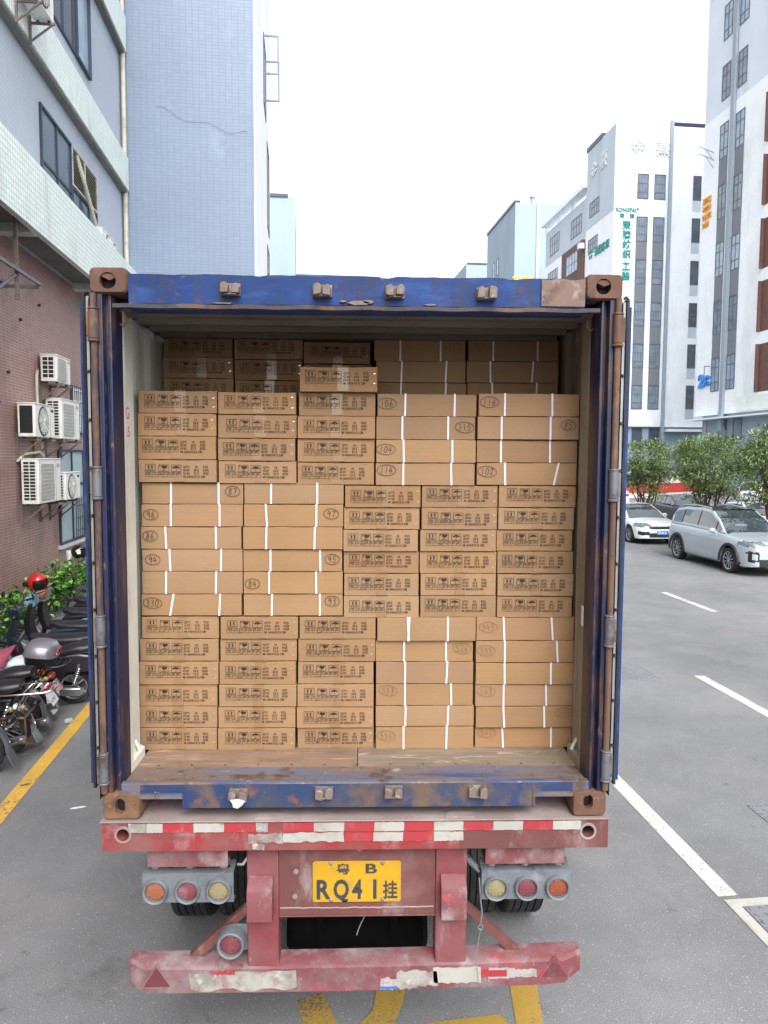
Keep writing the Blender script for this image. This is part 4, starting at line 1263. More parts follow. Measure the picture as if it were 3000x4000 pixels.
def tyre(x0, x1, yc, zc, R, parent):
    w = x1 - x0
    mb = MB()
    prof = []
    xs_ = [0, .03, .10, .14, .15, .24, .25, .33, .34, .38]
    def half(q): return q * w
    P = [(R * .60, .04 * w), (R * .80, .0), (R * .93, .02 * w), (R * .985, .07 * w)]
    n_g = 5
    for k in range(n_g):
        a0, a1 = .09 + .82 * k / n_g, .09 + .82 * (k + 1) / n_g
        P += [(R, (a0 + .012) * w), (R, (a1 - .03) * w), (R * .972, (a1 - .022) * w), (R * .972, (a1 - .002) * w)]
    P += [(R * .985, .93 * w), (R * .93, .98 * w), (R * .80, w), (R * .60, .96 * w)]
    mb.lathe(P, (x0, yc, zc), 'x', 40)
    t_ = mb.build('tyre', M['rubber'], parent, sharp=25)
    mb = MB(); mb.lathe([(R * .58, .06 * w), (R * .45, .2 * w), (.06, .25 * w), (.06, .75 * w), (R * .45, .8 * w), (R * .58, .94 * w)], (x0, yc, zc), 'x', 24)
    mb.build('rim', M['grey_steel'], t_)


for y in (1.72, 3.02, 4.32):
    b = MB(); b.cyl((-1.0, y, .5), (1.0, y, .5), .07, n=14); b.build('axle', M['t_frame'], TR)
    for s in (-1, 1):
        for xa in ((.67, .95), (.985, 1.265)):
            a_, c_ = (xa if s > 0 else (-xa[1], -xa[0]))
            tyre(a_, c_, y, .5, .5, TR)
for s in (-1, 1):
    b = MB(); b.box(s * .62, 9.4, .15, s * .76, 9.56, 1.34); b.box(s * .56, 9.3, .02, s * .82, 9.66, .149); b.build('landing_leg', M['t_frame'], TR)
    b = MB(); b.box(s * .60, 5.2, .62, s * 1.15, 6.6, 1.28); b.build('added_side_box', M['t_frame'], TR, bevel=.01)  # unseen boxes, added to keep side light out from under the trailer
    b = MB(); b.box(s * .64, 2.36, .28, s * 1.27, 2.375, 1.2); b.build('mudguard_flap', M['rubber'], TR)
b = MB(); b.cyl((-.36, .56, .60), (.36, .56, .60), .155, n=28); b.cyl((-.39, .56, .60), (-.361, .56, .60), .11, .15, 28); b.cyl((.361, .56, .60), (.39, .56, .60), .15, .11, 28)  # added dark cylinder, fills and shades the gap above the bumper
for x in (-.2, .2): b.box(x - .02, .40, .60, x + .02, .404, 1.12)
b.build('added_dark_filler', M['filler_black'], TR)
b = MB(); b.box(-.45, .9, .42, .45, 1.1, .75); b.build('added_dark_beam', M['filler_black'], TR, bevel=.02)  # dark beam added behind the cylinder to deepen the same shade
# cable, hanging wires
b = MB(); b.tube([(-.61, .2, 1.16), (-.58, .18, 1.17), (-.55, .2, 1.21), (-.50, .3, 1.24)], .007); b.build('cable', M['white_plastic'], TR)
b = MB(); b.tube([(.04, .10, .97), (.036, .10, .93), (.02, .10, .90), (.005, .10, .86), (.0, .10, .84)], .003); b.build('loose_wire', M['grey_steel'], TR)
b = MB()
b.tube([(.605, .04, 1.17), (.61, .03, 1.08), (.618, .02, 1.0), (.612, .02, .94)], .0035)
b.tube([(.612 + .012 * math.cos(t / 2), .02, .928 + .012 * math.sin(t / 2)) for t in range(14)], .003)
b.tube([(.612, .02, .915), (.60, .015, .85), (.592, .012, .78), (.597, .006, .70), (.603, .004, .645), (.608, .02, .638)], .0022)
b.build('loose_wire', M['grey_steel'], TR)
b = MB(); b.prism([(.548, 1.235), (.56, 1.21), (.60, 1.165), (.612, 1.19), (.565, 1.24)], 'y', .10, .13); b.tube([(.55, .12, 1.24), (.585, .10, 1.20), (.61, .08, 1.175)], .008); b.build('cable_connector', M['lamp_body'], TR)

# ------------------------------------------------------------------ cartons
CARTONS = [
  ('printed',1,1,-1.181,-0.759,1.663,1.7758,0.466,[],None),
  ('printed',1,2,-0.756,-0.336,1.66,1.7738,0.466,[],None),
  ('printed',1,3,-0.329,0.088,1.658,1.7718,0.466,[],None),
  ('plain',1,4,0.096,0.634,1.659,1.7748,0.466,[(0.15,0.151),(0.385,0.384)],('551',0.057,0.075)),
  ('plain',1,5,0.64,1.182,1.656,1.7718,0.466,[(0.147,0.154),(0.416,0.418)],('541',0.062,0.084)),
  ('printed',2,1,-1.179,-0.757,1.7782,1.8933,0.466,[],None),
  ('printed',2,2,-0.754,-0.336,1.7762,1.8923,0.466,[],None),
  ('printed',2,3,-0.332,0.087,1.7742,1.8903,0.466,[],None),
  ('plain',2,4,0.095,0.635,1.7772,1.8908,0.466,[(0.163,0.161),(0.396,0.392)],None),
  ('plain',2,5,0.64,1.179,1.7742,1.8888,0.466,[(0.148,0.155),(0.371,0.375)],('552',0.482,0.082)),
  ('printed',3,1,-1.176,-0.751,1.8957,2.0153,0.466,[],None),
  ('printed',3,2,-0.748,-0.331,1.8947,2.0143,0.466,[],None),
  ('printed',3,3,-0.328,0.092,1.8927,2.0133,0.466,[],None),
  ('plain',3,4,0.096,0.633,1.8932,2.0133,0.466,[(0.157,0.157),(0.407,0.411)],('553',0.066,0.083)),
  ('plain',3,5,0.636,1.181,1.8912,2.0113,0.466,[(0.153,0.154),(0.384,0.389)],('543',0.058,0.082)),
  ('printed',4,1,-1.172,-0.747,2.0177,2.1393,0.466,[],None),
  ('printed',4,2,-0.745,-0.328,2.0167,2.1383,0.466,[],None),
  ('printed',4,3,-0.325,0.091,2.0157,2.1373,0.466,[],None),
  ('plain',4,4,0.096,0.629,2.0157,2.1338,0.466,[(0.158,0.156),(0.386,0.381)],None),
  ('plain',4,5,0.636,1.178,2.0137,2.1328,0.466,[(0.154,0.157),(0.406,0.408)],None),
  ('printed',5,1,-1.169,-0.743,2.1417,2.2618,0.466,[],None),
  ('printed',5,2,-0.741,-0.328,2.1407,2.2608,0.466,[],None),
  ('printed',5,3,-0.323,0.094,2.1397,2.2608,0.466,[],None),
  ('plain',5,4,0.093,0.63,2.1362,2.2513,0.466,[(0.154,0.154),(0.38,0.383)],('526',0.469,0.072)),
  ('plain',5,5,0.635,1.172,2.1352,2.2513,0.466,[(0.155,0.157),(0.437,0.445)],('555',0.055,0.065)),
  ('printed',6,1,-1.158,-0.74,2.2642,2.383,0.466,[],None),
  ('printed',6,2,-0.737,-0.32,2.2632,2.383,0.466,[],None),
  ('printed',6,3,-0.315,0.098,2.2632,2.383,0.466,[],None),
  ('plain',6,4,0.101,0.635,2.2537,2.381,0.466,[(0.163,0.17),(0.173,0.166),(0.38,0.38)],None),
  ('plain',6,5,0.638,1.172,2.2537,2.381,0.466,[(0.145,0.152),(0.406,0.416)],('545',0.063,0.073)),
  ('plain',7,1,-1.154,-0.616,2.39,2.5058,0.466,[(0.17,0.15),(0.417,0.41)],('330',0.058,0.068)),
  ('plain',7,2,-0.613,-0.081,2.39,2.5068,0.466,[(0.151,0.149),(0.406,0.406)],('93',0.472,0.079)),
  ('printed',7,3,-0.079,0.327,2.38,2.4968,0.466,[],None),
  ('printed',7,4,0.333,0.744,2.38,2.4968,0.466,[],None),
  ('printed',7,5,0.747,1.159,2.38,2.4968,0.466,[],None),
  ('plain',8,1,-1.148,-0.615,2.5082,2.6258,0.466,[(0.128,0.125),(0.391,0.388)],None),
  ('plain',8,2,-0.612,-0.079,2.5092,2.6258,0.466,[(0.136,0.135),(0.385,0.386)],('84',0.047,0.054)),
  ('printed',8,3,-0.077,0.325,2.4992,2.6163,0.466,[],None),
  ('printed',8,4,0.333,0.742,2.4992,2.6173,0.466,[],None),
  ('printed',8,5,0.746,1.159,2.4992,2.6173,0.466,[],None),
  ('plain',9,1,-1.148,-0.616,2.6282,2.7453,0.466,[(0.144,0.148),(0.417,0.414)],('94',0.056,0.062)),
  ('plain',9,2,-0.614,-0.083,2.6282,2.7463,0.466,[(0.145,0.144),(0.408,0.41)],('95',0.472,0.066)),
  ('printed',9,3,-0.08,0.324,2.6187,2.7363,0.466,[],None),
  ('printed',9,4,0.327,0.742,2.6197,2.7373,0.466,[],None),
  ('printed',9,5,0.745,1.158,2.6197,2.7383,0.466,[],None),
  ('plain',10,1,-1.152,-0.615,2.7477,2.8653,0.466,[(0.129,0.133),(0.394,0.395)],('86',0.049,0.069)),
  ('plain',10,2,-0.613,-0.08,2.7487,2.8668,0.466,[(0.125,0.122),(0.38,0.378)],None),
  ('printed',10,3,-0.082,0.325,2.7387,2.8523,0.466,[],None),
  ('printed',10,4,0.328,0.74,2.7397,2.8533,0.466,[],None),
  ('printed',10,5,0.74,1.155,2.7407,2.8543,0.466,[],None),
  ('plain',11,1,-1.146,-0.612,2.8677,2.9848,0.466,[(0.154,0.153),(0.41,0.409)],('96',0.049,0.063)),
  ('plain',11,2,-0.607,-0.08,2.8692,2.9868,0.466,[(0.115,0.122),(0.383,0.382)],('97',0.461,0.069)),
  ('printed',11,3,-0.079,0.327,2.8547,2.9708,0.466,[],None),
  ('printed',11,4,0.335,0.743,2.8557,2.9718,0.466,[],None),
  ('printed',11,5,0.746,1.16,2.8567,2.9738,0.466,[],None),
  ('plain',12,1,-1.144,-0.61,2.9872,3.099,0.466,[(0.153,0.153),(0.403,0.402)],('87',0.476,0.067)),
  ('plain',12,2,-0.606,-0.078,2.9892,3.101,0.466,[(0.142,0.14),(0.385,0.385)],None),
  ('printed',12,3,-0.073,0.331,2.9732,3.087,0.466,[],None),
  ('printed',12,4,0.336,0.744,2.9742,3.089,0.466,[],None),
  ('printed',12,5,0.748,1.164,2.9762,3.091,0.466,[],None),
  ('printed',13,1,-1.153,-0.742,3.102,3.2193,0.466,[],None),
  ('printed',13,2,-0.738,-0.327,3.098,3.2143,0.466,[],None),
  ('printed',13,3,-0.324,0.086,3.093,3.2103,0.466,[],None),
  ('plain',13,4,0.089,0.62,3.092,3.2093,0.466,[(0.146,0.146),(0.399,0.402)],('114',0.057,0.079)),
  ('plain',13,5,0.627,1.164,3.095,3.2123,0.466,[(0.148,0.152),(0.436,0.411)],('102',0.055,0.071)),
  ('printed',14,1,-1.161,-0.744,3.2217,3.3423,0.466,[],None),
  ('printed',14,2,-0.741,-0.331,3.2167,3.3338,0.466,[],None),
  ('printed',14,3,-0.324,0.086,3.2127,3.3333,0.466,[],None),
  ('plain',14,4,0.091,0.621,3.2117,3.3313,0.466,[(0.143,0.146),(0.402,0.403)],('104',0.051,0.069)),
  ('plain',14,5,0.626,1.168,3.2147,3.3348,0.466,[(0.128,0.129),(0.39,0.392)],None),
  ('printed',15,1,-1.158,-0.745,3.3447,3.4613,0.466,[],None),
  ('printed',15,2,-0.74,-0.326,3.3362,3.4583,0.466,[],None),
  ('printed',15,3,-0.322,0.087,3.3357,3.4518,0.466,[],None),
  ('plain',15,4,0.091,0.622,3.3337,3.4533,0.466,[(0.137,0.137),(0.379,0.379)],('115',0.467,0.065)),
  ('plain',15,5,0.627,1.17,3.3372,3.4568,0.466,[(0.126,0.127),(0.386,0.387)],('85',0.481,0.075)),
  ('printed',16,1,-1.153,-0.741,3.4637,3.58,0.466,[],None),
  ('printed',16,2,-0.737,-0.323,3.4607,3.575,0.466,[],None),
  ('printed',16,3,-0.316,0.094,3.4542,3.5753,0.466,[],None),
  ('plain',16,4,0.097,0.63,3.4557,3.573,0.466,[(0.147,0.145),(0.409,0.407)],('106',0.049,0.066)),
  ('plain',16,5,0.632,1.169,3.4592,3.577,0.466,[(0.137,0.137),(0.387,0.39)],('116',0.056,0.072)),
  ('printed',17,3,-0.308,0.097,3.5777,3.702,0.446,[],None),
  ('printed',21,1,-1.164,-0.75,3.568,3.6993,1.02,[],None),
  ('printed',21,2,-0.742,-0.334,3.563,3.6913,1.02,[],None),
  ('printed',21,3,-0.331,0.076,3.544,3.6718,1.02,[],None),
  ('plain',21,4,0.099,0.627,3.55,3.6723,0.9,[(0.142,0.139),(0.405,0.399)],('112',0.048,0.082)),
  ('plain',21,5,0.63,1.17,3.554,3.6768,0.9,[(0.144,0.148),(0.408,0.403)],None),
  ('printed',22,1,-1.164,-0.752,3.7017,3.8218,1.02,[],None),
  ('printed',22,2,-0.746,-0.336,3.6937,3.8138,1.02,[],None),
  ('printed',22,3,-0.333,0.075,3.6742,3.7913,1.02,[],None),
  ('plain',22,4,0.095,0.625,3.6747,3.7968,0.9,[(0.15,0.146),(0.41,0.404)],None),
  ('plain',22,5,0.626,1.167,3.6792,3.8018,0.9,[(0.137,0.14),(0.39,0.382)],None),
  ('printed',23,1,-1.162,-0.75,3.8242,3.946,1.02,[],None),
  ('printed',23,2,-0.745,-0.337,3.8162,3.937,1.02,[],None),
  ('printed',23,3,-0.333,0.071,3.7937,3.92,1.02,[],None),
  ('plain',23,4,0.085,0.619,3.7992,3.918,0.9,[(0.151,0.15),(0.386,0.386)],('113',0.469,0.081)),
  ('plain',23,5,0.635,1.164,3.8042,3.924,0.9,[(0.144,0.145),(0.405,0.407)],('92',0.051,0.079)),
]

DIGITS = {                                                # pen strokes on a unit box
    '0': [[(.55, 1), (.2, .85), (.08, .45), (.25, .05), (.6, .05), (.85, .4), (.8, .8), (.55, 1), (.45, .95)]],
    '1': [[(.5, 1), (.46, .5), (.42, 0)]],
    '2': [[(.1, .75), (.3, .98), (.65, .98), (.75, .7), (.45, .35), (.12, .05), (.4, .1), (.9, .04)]],
    '3': [[(.12, .88), (.45, 1), (.72, .85), (.62, .62), (.35, .53), (.68, .46), (.8, .22), (.5, .0), (.1, .08)]],
    '4': [[(.38, 1), (.2, .6), (.05, .38), (.5, .36), (.92, .42)], [(.66, .78), (.6, .4), (.55, 0)]],
    '5': [[(.85, .98), (.35, .95), (.25, .58), (.55, .62), (.78, .4), (.65, .1), (.3, .0), (.08, .1)]],
    '6': [[(.75, 1), (.35, .75), (.12, .35), (.25, .03), (.6, .03), (.78, .28), (.55, .5), (.2, .35)]],
    '7': [[(.08, .92), (.5, .95), (.9, .98), (.7, .55), (.52, 0)]],
    '8': [[(.78, .85), (.5, 1), (.25, .82), (.4, .58), (.75, .35), (.65, .04), (.3, .02), (.15, .25), (.45, .5), (.75, .72), (.78, .85)]],
    '9': [[(.8, .75), (.55, .98), (.2, .85), (.2, .58), (.5, .52), (.8, .78), (.78, .4), (.65, 0)]],
}


def smooth_line(p, n=5):
    out = []
    for i in range(len(p) - 1):
        a, b_, c, d = p[max(i - 1, 0)], p[i], p[i + 1], p[min(i + 2, len(p) - 1)]
        for k in range(n):
            t = k / n
            out.append(tuple(.5 * (2 * b_[j] + (c[j] - a[j]) * t + (2 * a[j] - 5 * b_[j] + 4 * c[j] - d[j]) * t * t + (3 * b_[j] - a[j] - 3 * c[j] + d[j]) * t ** 3) for j in (0, 1)))
    return out + [p[-1]]


def ribbon(mb, pts, w, y):
    n_ = len(pts)
    vs = []
    for i in range(n_):
        a, b_ = pts[max(i - 1, 0)], pts[min(i + 1, n_ - 1)]
        dx, dz = b_[0] - a[0], b_[1] - a[1]
        l = math.hypot(dx, dz) or 1
        vs += [(pts[i][0] - dz / l * w / 2, y, pts[i][1] + dx / l * w / 2), (pts[i][0] + dz / l * w / 2, y, pts[i][1] - dx / l * w / 2)]
    mb.add(vs, [(2 * i, 2 * i + 1, 2 * i + 3, 2 * i + 2) for i in range(n_ - 1)])


def pen_number(num, cx, cz, y, w, rnd):
    mb = MB()
    n_ = len(num)
    dw, dh = .0235, .034
    sl = rnd.uniform(-.05, .18)
    x = cx - dw * n_ / 2 + .002
    for ch in num:
        for st in DIGITS[ch]:
            ribbon(mb, [(x + p[0] * dw * .82 + (p[1] - .5) * dh * sl, cz + (p[1] - .5) * dh + rnd.uniform(-.0004, .0004)) for p in smooth_line(st)], w, y)
        x += dw
    ra, rb_, tilt = dw * n_ / 2 + .014, .0285, rnd.uniform(-.15, .2)
    el = []
    for k in range(33):
        t = math.radians(80 + 372 * k / 32)
        q = 1 + .04 * math.sin(t * 2 + n_)
        px, pz = ra * q * math.cos(t), rb_ * q * math.sin(t)
        el.append((cx + px * math.cos(tilt * .4) - pz * math.sin(tilt * .4), cz + px * math.sin(tilt * .4) + pz * math.cos(tilt * .4)))
    ribbon(mb, el, w, y)
    return mb


def carton_print(rnd):
    """Handling marks and weights, drawn in metres from the lower left corner of the short side."""
    mb = MB()
    u = .000315
    X = lambda x: (x - 148) * u
    Z = lambda y: (800 - y) * u
    Y = -.0030

    def rc(x0, y0, x1, y1): mb.quad((X(x0), Y, Z(y1)), (X(x1), Y, Z(y1)), (X(x1), Y, Z(y0)), (X(x0), Y, Z(y0)))
    def frame(x0, y0, x1, y1, t=6.5):
        rc(x0, y0, x1, y0 + t); rc(x0, y1 - t, x1, y1); rc(x0, y0 + t, x0 + t, y1 - t); rc(x1 - t, y0 + t, x1, y1 - t)
    def poly(ps): mb.quad(*[(X(x), Y, Z(y)) for x, y in ps])
    frame(250, 480, 420, 597); frame(470, 487, 635, 602); frame(678, 490, 845, 607)
    for cx in (308, 363):
        rc(cx - 10, 515, cx + 10, 560); poly([(cx - 24, 515), (cx, 498), (cx + 24, 515), (cx + 17, 517), (cx, 506), (cx - 17, 517)])
    rc(273, 572, 398, 578)
    poly([(482, 500), (505, 500), (500, 530)]); poly([(515, 525), (530, 500), (618, 508), (600, 545), (565, 556), (540, 548)]); rc(548, 553, 556, 584); rc(515, 582, 595, 588)
    um = [(692, 548), (705, 528), (735, 513), (762, 506), (790, 514), (820, 530), (833, 546), (815, 541), (800, 548), (785, 541), (762, 546), (740, 541), (722, 549), (706, 542)]
    poly(um); rc(759, 545, 765, 588); poly([(765, 588), (759, 588), (752, 598), (744, 590), (748, 589), (753, 592)])
    cols = (247, 370, 455, 537, 615, 690, 770, 842)
    for x in cols: rc(x, 612, x + 4.5, 692)
    for y in (612, 650, 689): rc(247, y, 844, y + 4.5)
    T = lambda s, x, y, h: lettering(mb, s, (X(x), Y, Z(y)), h * u / .72, bold=.024, res=2)
    T('TYPE', 262, 642, 22)
    for s, x in (('50', 395), ('75', 478), ('100', 545), ('200', 622), ('300', 697), ('400', 777)): T(s, x, 642, 20)
    for y, a, c, d in ((541, 'QTY:', ' 10', 'PCS'), (595, 'G.W:', '23.5', 'KGS'), (648, 'N.W:', '21.5', 'KGS')):
        T(a, 877, y, 36); T(c, 1052, y, 36); T(d, 1205, y, 36)
    T('M: 54X41X12 CM', 877, 703, 35)
    ribbon(mb, [(X(292), Z(660)), (X(305), Z(670)), (X(328), Z(655))], .0012, Y)
    me_o = mb.build('printed_marking', M['ink'], None, fix=False)
    return me_o


proto_print = carton_print(random.Random(1))
PRINT_MESH = proto_print.data
bpy.data.objects.remove(proto_print)
ROWS = {1: 'lowest', 2: 'second', 3: 'third', 4: 'fourth', 5: 'fifth', 6: 'sixth', 7: 'seventh', 8: 'eighth', 9: 'ninth', 10: 'tenth', 11: 'eleventh', 12: 'twelfth', 13: 'thirteenth', 14: 'fourteenth', 15: 'fifteenth', 16: 'sixteenth', 17: 'topmost'}
ORD = {1: 'first', 2: 'second', 3: 'third', 4: 'fourth', 5: 'fifth'}


def carton_mesh(w, d, h, rnd):
    mb = MB()
    nx, nz = 8, 3
    bul = rnd.uniform(-.002, .004)
    t_ = [rnd.uniform(-.0016, .0010) for _ in range(nx + 1)]
    if rnd.random() < .4: t_[rnd.choice((0, nx))] -= rnd.uniform(.002, .006)
    sag = rnd.uniform(-.001, .003)
    t_ = [t - sag * math.sin(math.pi * i / nx) for i, t in enumerate(t_)]
    ys = [0, .012, d * .5, d]
    rings = []
    for i in range(nx + 1):
        x = w * i / nx
        top = h + t_[i] * (1 if 0 < i < nx else .4)
        fr = []
        for k in range(nz + 1):
            q = k / nz
            fr.append((x, -bul * math.sin(math.pi * q) * math.sin(math.pi * i / nx), top * q))
        ring = fr + [(x, d, top), (x, d, 0)]
        rings.append(ring)
    mb.loft(rings)
    return mb


RC = random.Random(21)
G_PR = 'printed cartons stacked in the container'
G_PL = 'strapped cartons stacked in the container'
for kind, tier, col, x0, x1, z0, z1, yy, straps, num in CARTONS:
    w, h = x1 - x0 - RC.choice((.003, .004, .006, .009)), z1 - z0
    d = .54 if kind == 'printed' else .41
    if z0 < 1.668 and tier == 1: h += z0 - 1.6555; z0 = 1.6555
    if tier == 17: h += .004
    back = tier > 20
    yj = yy + RC.uniform(-.011, .011) if tier != 17 else yy - .012
    name = 'carton'
    mb = carton_mesh(w, d, h, RC)
    o = mb.build(name, M['cardboard'], None, bevel=.0022, seg=2, sharp=30)
    o.location = (x0 + .0015, yj, z0)
    o.rotation_euler = (0, 0, RC.uniform(-.010, .010) if tier != 17 else -.012)
    BASE[o] = Vector((0, 0, 0))
    if kind == 'printed':
        if tier == 17: lb = 'single printed brown carton perched on top of the front stack, taped across'
        elif back: lb = 'shaded printed carton, %s from left in %s of the rear layer' % (ORD[col], {21: 'lowest visible row', 22: 'middle row', 23: 'top row'}[tier])
        else:
            c_ = col if tier not in range(7, 13) else col - 2
            lb = 'printed brown carton, %s printed one from left in %s row of front stack' % (ORD[c_], ROWS[tier])
        setp(o, lb, 'carton', G_PR)
        pm = bpy.data.objects.new('printed_marking', PRINT_MESH)
        COL.objects.link(pm); pm.parent = o
        pm.location = (RC.uniform(-.006, .006) - .002 + (.01 if w > .41 else 0), -.0012, RC.uniform(-.006, .004) + (h - .118) * .5)
        # tape along the flap seam, folded over the top and bottom edges
        tx0 = w * .44 + RC.uniform(-.012, .02)
        tb = MB()
        tb.box(tx0, -.0031, .004, tx0 + .058, -.0001, h * (.36 if RC.random() < .4 else .97))
        tb.box(tx0, -.002, h + .0002, tx0 + .058, d * .9, h + .0016)
        tb.build('packing_tape', M['clear_tape'], o)
        ck = MB(); q = RC.uniform(-.004, .004)
        cx, cz = .107 + q, .04 + RC.uniform(-.003, .003) + (h - .118) * .5
        ribbon(ck, [(cx - .008, cz + .003), (cx, cz - .004), (cx + .004, cz - .003), (cx + .014, cz + .006)], .0022, -.0044)
        ck.build('tick_mark', M['pen_dark'], o)
        if RC.random() < .55:
            for zz in (.3, .72):
                sp_ = MB(); sx_ = w - .017 + RC.uniform(-.003, .003); zc = h * zz + RC.uniform(-.006, .006)
                sp_.prism([(sx_ - .006, zc - .003), (sx_ + .004, zc + .0), (sx_ + .006, zc + .004), (sx_ - .004, zc + .002)], 'y', -.0045, -.0005)
                sp_.build('staple', M['staple'], o)
    else:
        if num: lb = 'plain brown carton hand numbered %s between white straps' % num[0]
        elif back: lb = 'plain strapped carton without number, %s one in %s of the rear layer' % ({4: 'left', 5: 'right'}[col], {21: 'lowest visible row', 22: 'middle row', 23: 'top row'}[tier])
        else: lb = 'plain strapped carton without number, %s plain one in %s row of front stack' % ('left' if col in (1, 4) else 'right', ROWS[tier])
        if len(straps) == 3: lb = 'plain brown carton with two crossed white straps on the left and one on the right'
        setp(o, lb, 'carton', G_PL)
        for k, (sa, sb) in enumerate(straps):
            st = MB()
            q = .0048
            yv = -.0036 - .0011 * (k == 1 and len(straps) == 3)
            st.prism([(sb - q, -.0), (sb + q, -.0), (sa + q, h + .0015), (sa - q, h + .0015)], 'y', yv, yv + .0010)
            st.box(sa - q, -.002, h + .0016, sa + q, d, h + .0024)
            st.build('strap', M['strap'], o)
        if num:
            nb, nx_, nz_ = num
            pale = nb[0] == '5' or back
            pen_number(nb, nx_, nz_, -.0042, .0022 if pale else .0030, RC).build('handwritten_number', M['pen_pale'] if pale else M['pen_dark'], o, fix=False)

# ------------------------------------------------------------------ air conditioners on the brown wall
def air_con(label, v0, v1, z0, z1, front, grille, depth=.33, shelf=True, u_wall=-5.8, gap=.08):
    u1 = u_wall + gap + depth
    u0 = u_wall + gap
    c = thing('air_conditioner', label, 'air conditioner', (u0, (v0 + v1) / 2, z0), 'outdoor air conditioning units on the left building', True)
    b = MB(); b.box(u0, v0, z0 + .03, u1, v1, z1 - .025); b.build('casing', M['white_enamel'], c, bevel=.012)
    b = MB(); b.box(u0 - .01, v0 - .012, z1 - .0245, u1 + .012, v1 + .012, z1); b.build('lid', M['white_enamel'], c, bevel=.008)
    w, h = v1 - v0, z1 - z0
    # side intake: a dark field behind white bars, on the side towards the road end
    sd = MB(); sd.box(u0 + .04, v0 - .003, z0 + .10, u1 - .05, v0 + .001, z1 - .06); s_ = sd.build('side_intake', M['black'], c)
    gb = MB()
    nb = grille[0]
    for k in range(nb + 1):
        z = z0 + .09 + (h - .16) * k / nb
        gb.box(u0 + .035, v0 - .010, z, u1 - .045, v0 - .004, z + .016)
    for k in range(grille[1] + 1 if grille[1] else 0):
        u = u0 + .035 + (depth - .10) * k / grille[1]
        gb.box(u, v0 - .012, z0 + .09, u + .014, v0 - .0101, z1 - .05)
    if grille[1]: gb.build('side_grille', M['white_enamel'], s_)
    cy = v0 + w * .40
    R = min(h * .40, w * .32)
    cz = (z0 + z1) / 2
    if front == 'flat':                                   # fine mesh panel
        p = MB(); p.prism([(v0 + w * .08 + (w * .58) * x, z0 + h * .10 + h * .78 * z) for x, z in ((.06, 0), (.94, 0), (1, .06), (1, .94), (.94, 1), (.06, 1), (0, .94), (0, .06))], 'x', u1, u1 + .014)
        f = p.build('front_grille', M['mesh_grey'], c, bevel=.004)
        ln = MB()
        for k in range(9): ln.box(u1 + .0145, v0 + w * .10, z0 + h * (.14 + .08 * k), u1 + .017, v0 + w * .64, z0 + h * (.14 + .08 * k) + .006)
        ln.build('grille_bars', M['white_enamel'], f)
    else:
        p = MB(); p.lathe([(.001, .004), (R * .98, .004), (R, .012), (R * 1.06, .012), (R * 1.08, .0)], (u1, cy, cz), 'x', 32)
        f = p.build('fan_opening', M['fan_dark'], c)
        fb = MB()
        for k in range(5):
            a = 2 * math.pi * k / 5
            pts_ = [(cy + q * R * math.cos(a + d_), cz + q * R * math.sin(a + d_)) for q, d_ in ((.2, 0), (.9, .15), (.92, .75), (.2, .6))]
            fb.prism(pts_, 'x', u1 + .0045, u1 + .008)
        fb.cyl((u1 + .0045, cy, cz), (u1 + .014, cy, cz), R * .22, n=16)
        fb.build('fan_blades', M['mesh_grey'], f)
        rg = MB()
        for q in (.3, .45, .6, .75, .9): rg.lathe([(q * R - .005, .015), (q * R, .019), (q * R + .005, .015)], (u1, cy, cz), 'x', 32)
        for k in range(8):
            a = math.pi * k / 8
            rg.box(u1 + .0195, cy - .004, cz - R * .0, u1 + .0225, cy + .004, cz) if False else rg.tube([(u1 + .02, cy - R * math.cos(a), cz - R * math.sin(a)), (u1 + .02, cy + R * math.cos(a), cz + R * math.sin(a))], .0035, 5)
        rg.build('fan_guard', M['white_enamel'], f)
    t_ = MB(); t_.box(u1, v0 + w * .80, z0 + h * .80, u1 + .004, v0 + w * .94, z0 + h * .88); t_.build('name_badge', M['mesh_grey'] if front == 'flat' else M['black'], c)
    t_ = MB(); t_.box(u1, v0 + w * .745, z0 + .05, u1 + .006, v0 + w * .755, z1 - .05); t_.build('service_panel_joint', M['mesh_grey'], c)
    if shelf:
        for v in (v0 + .12, v1 - .16):
            k_ = MB()
            k_.box(u_wall, v, z0 - .045, u1 + .06, v + .04, z0 - .005)
            k_.box(u_wall, v, z0 - .42, u_wall + .04, v + .04, z0 - .046)
            k_.prism([(u_wall + .04, z0 - .38), (u_wall + .04, z0 - .34), (u1 - .02, z0 - .046), (u1 + .03, z0 - .046)], 'y', v + .005, v + .035)
            k_.box(u_wall - .0, v, z0 - .004, u_wall + .035, v + .04, z0 + .12)
            k_.build('wall_bracket', M['bracket'], c)
        for v in (v0 + .12, v1 - .16):
            for u in (u0 + .05, u1 - .07):
                ft = MB(); ft.box(u, v, z0 - .0045, u + .04, v + .04, z0 + .031); ft.build('foot', M['black'], c)
    return c


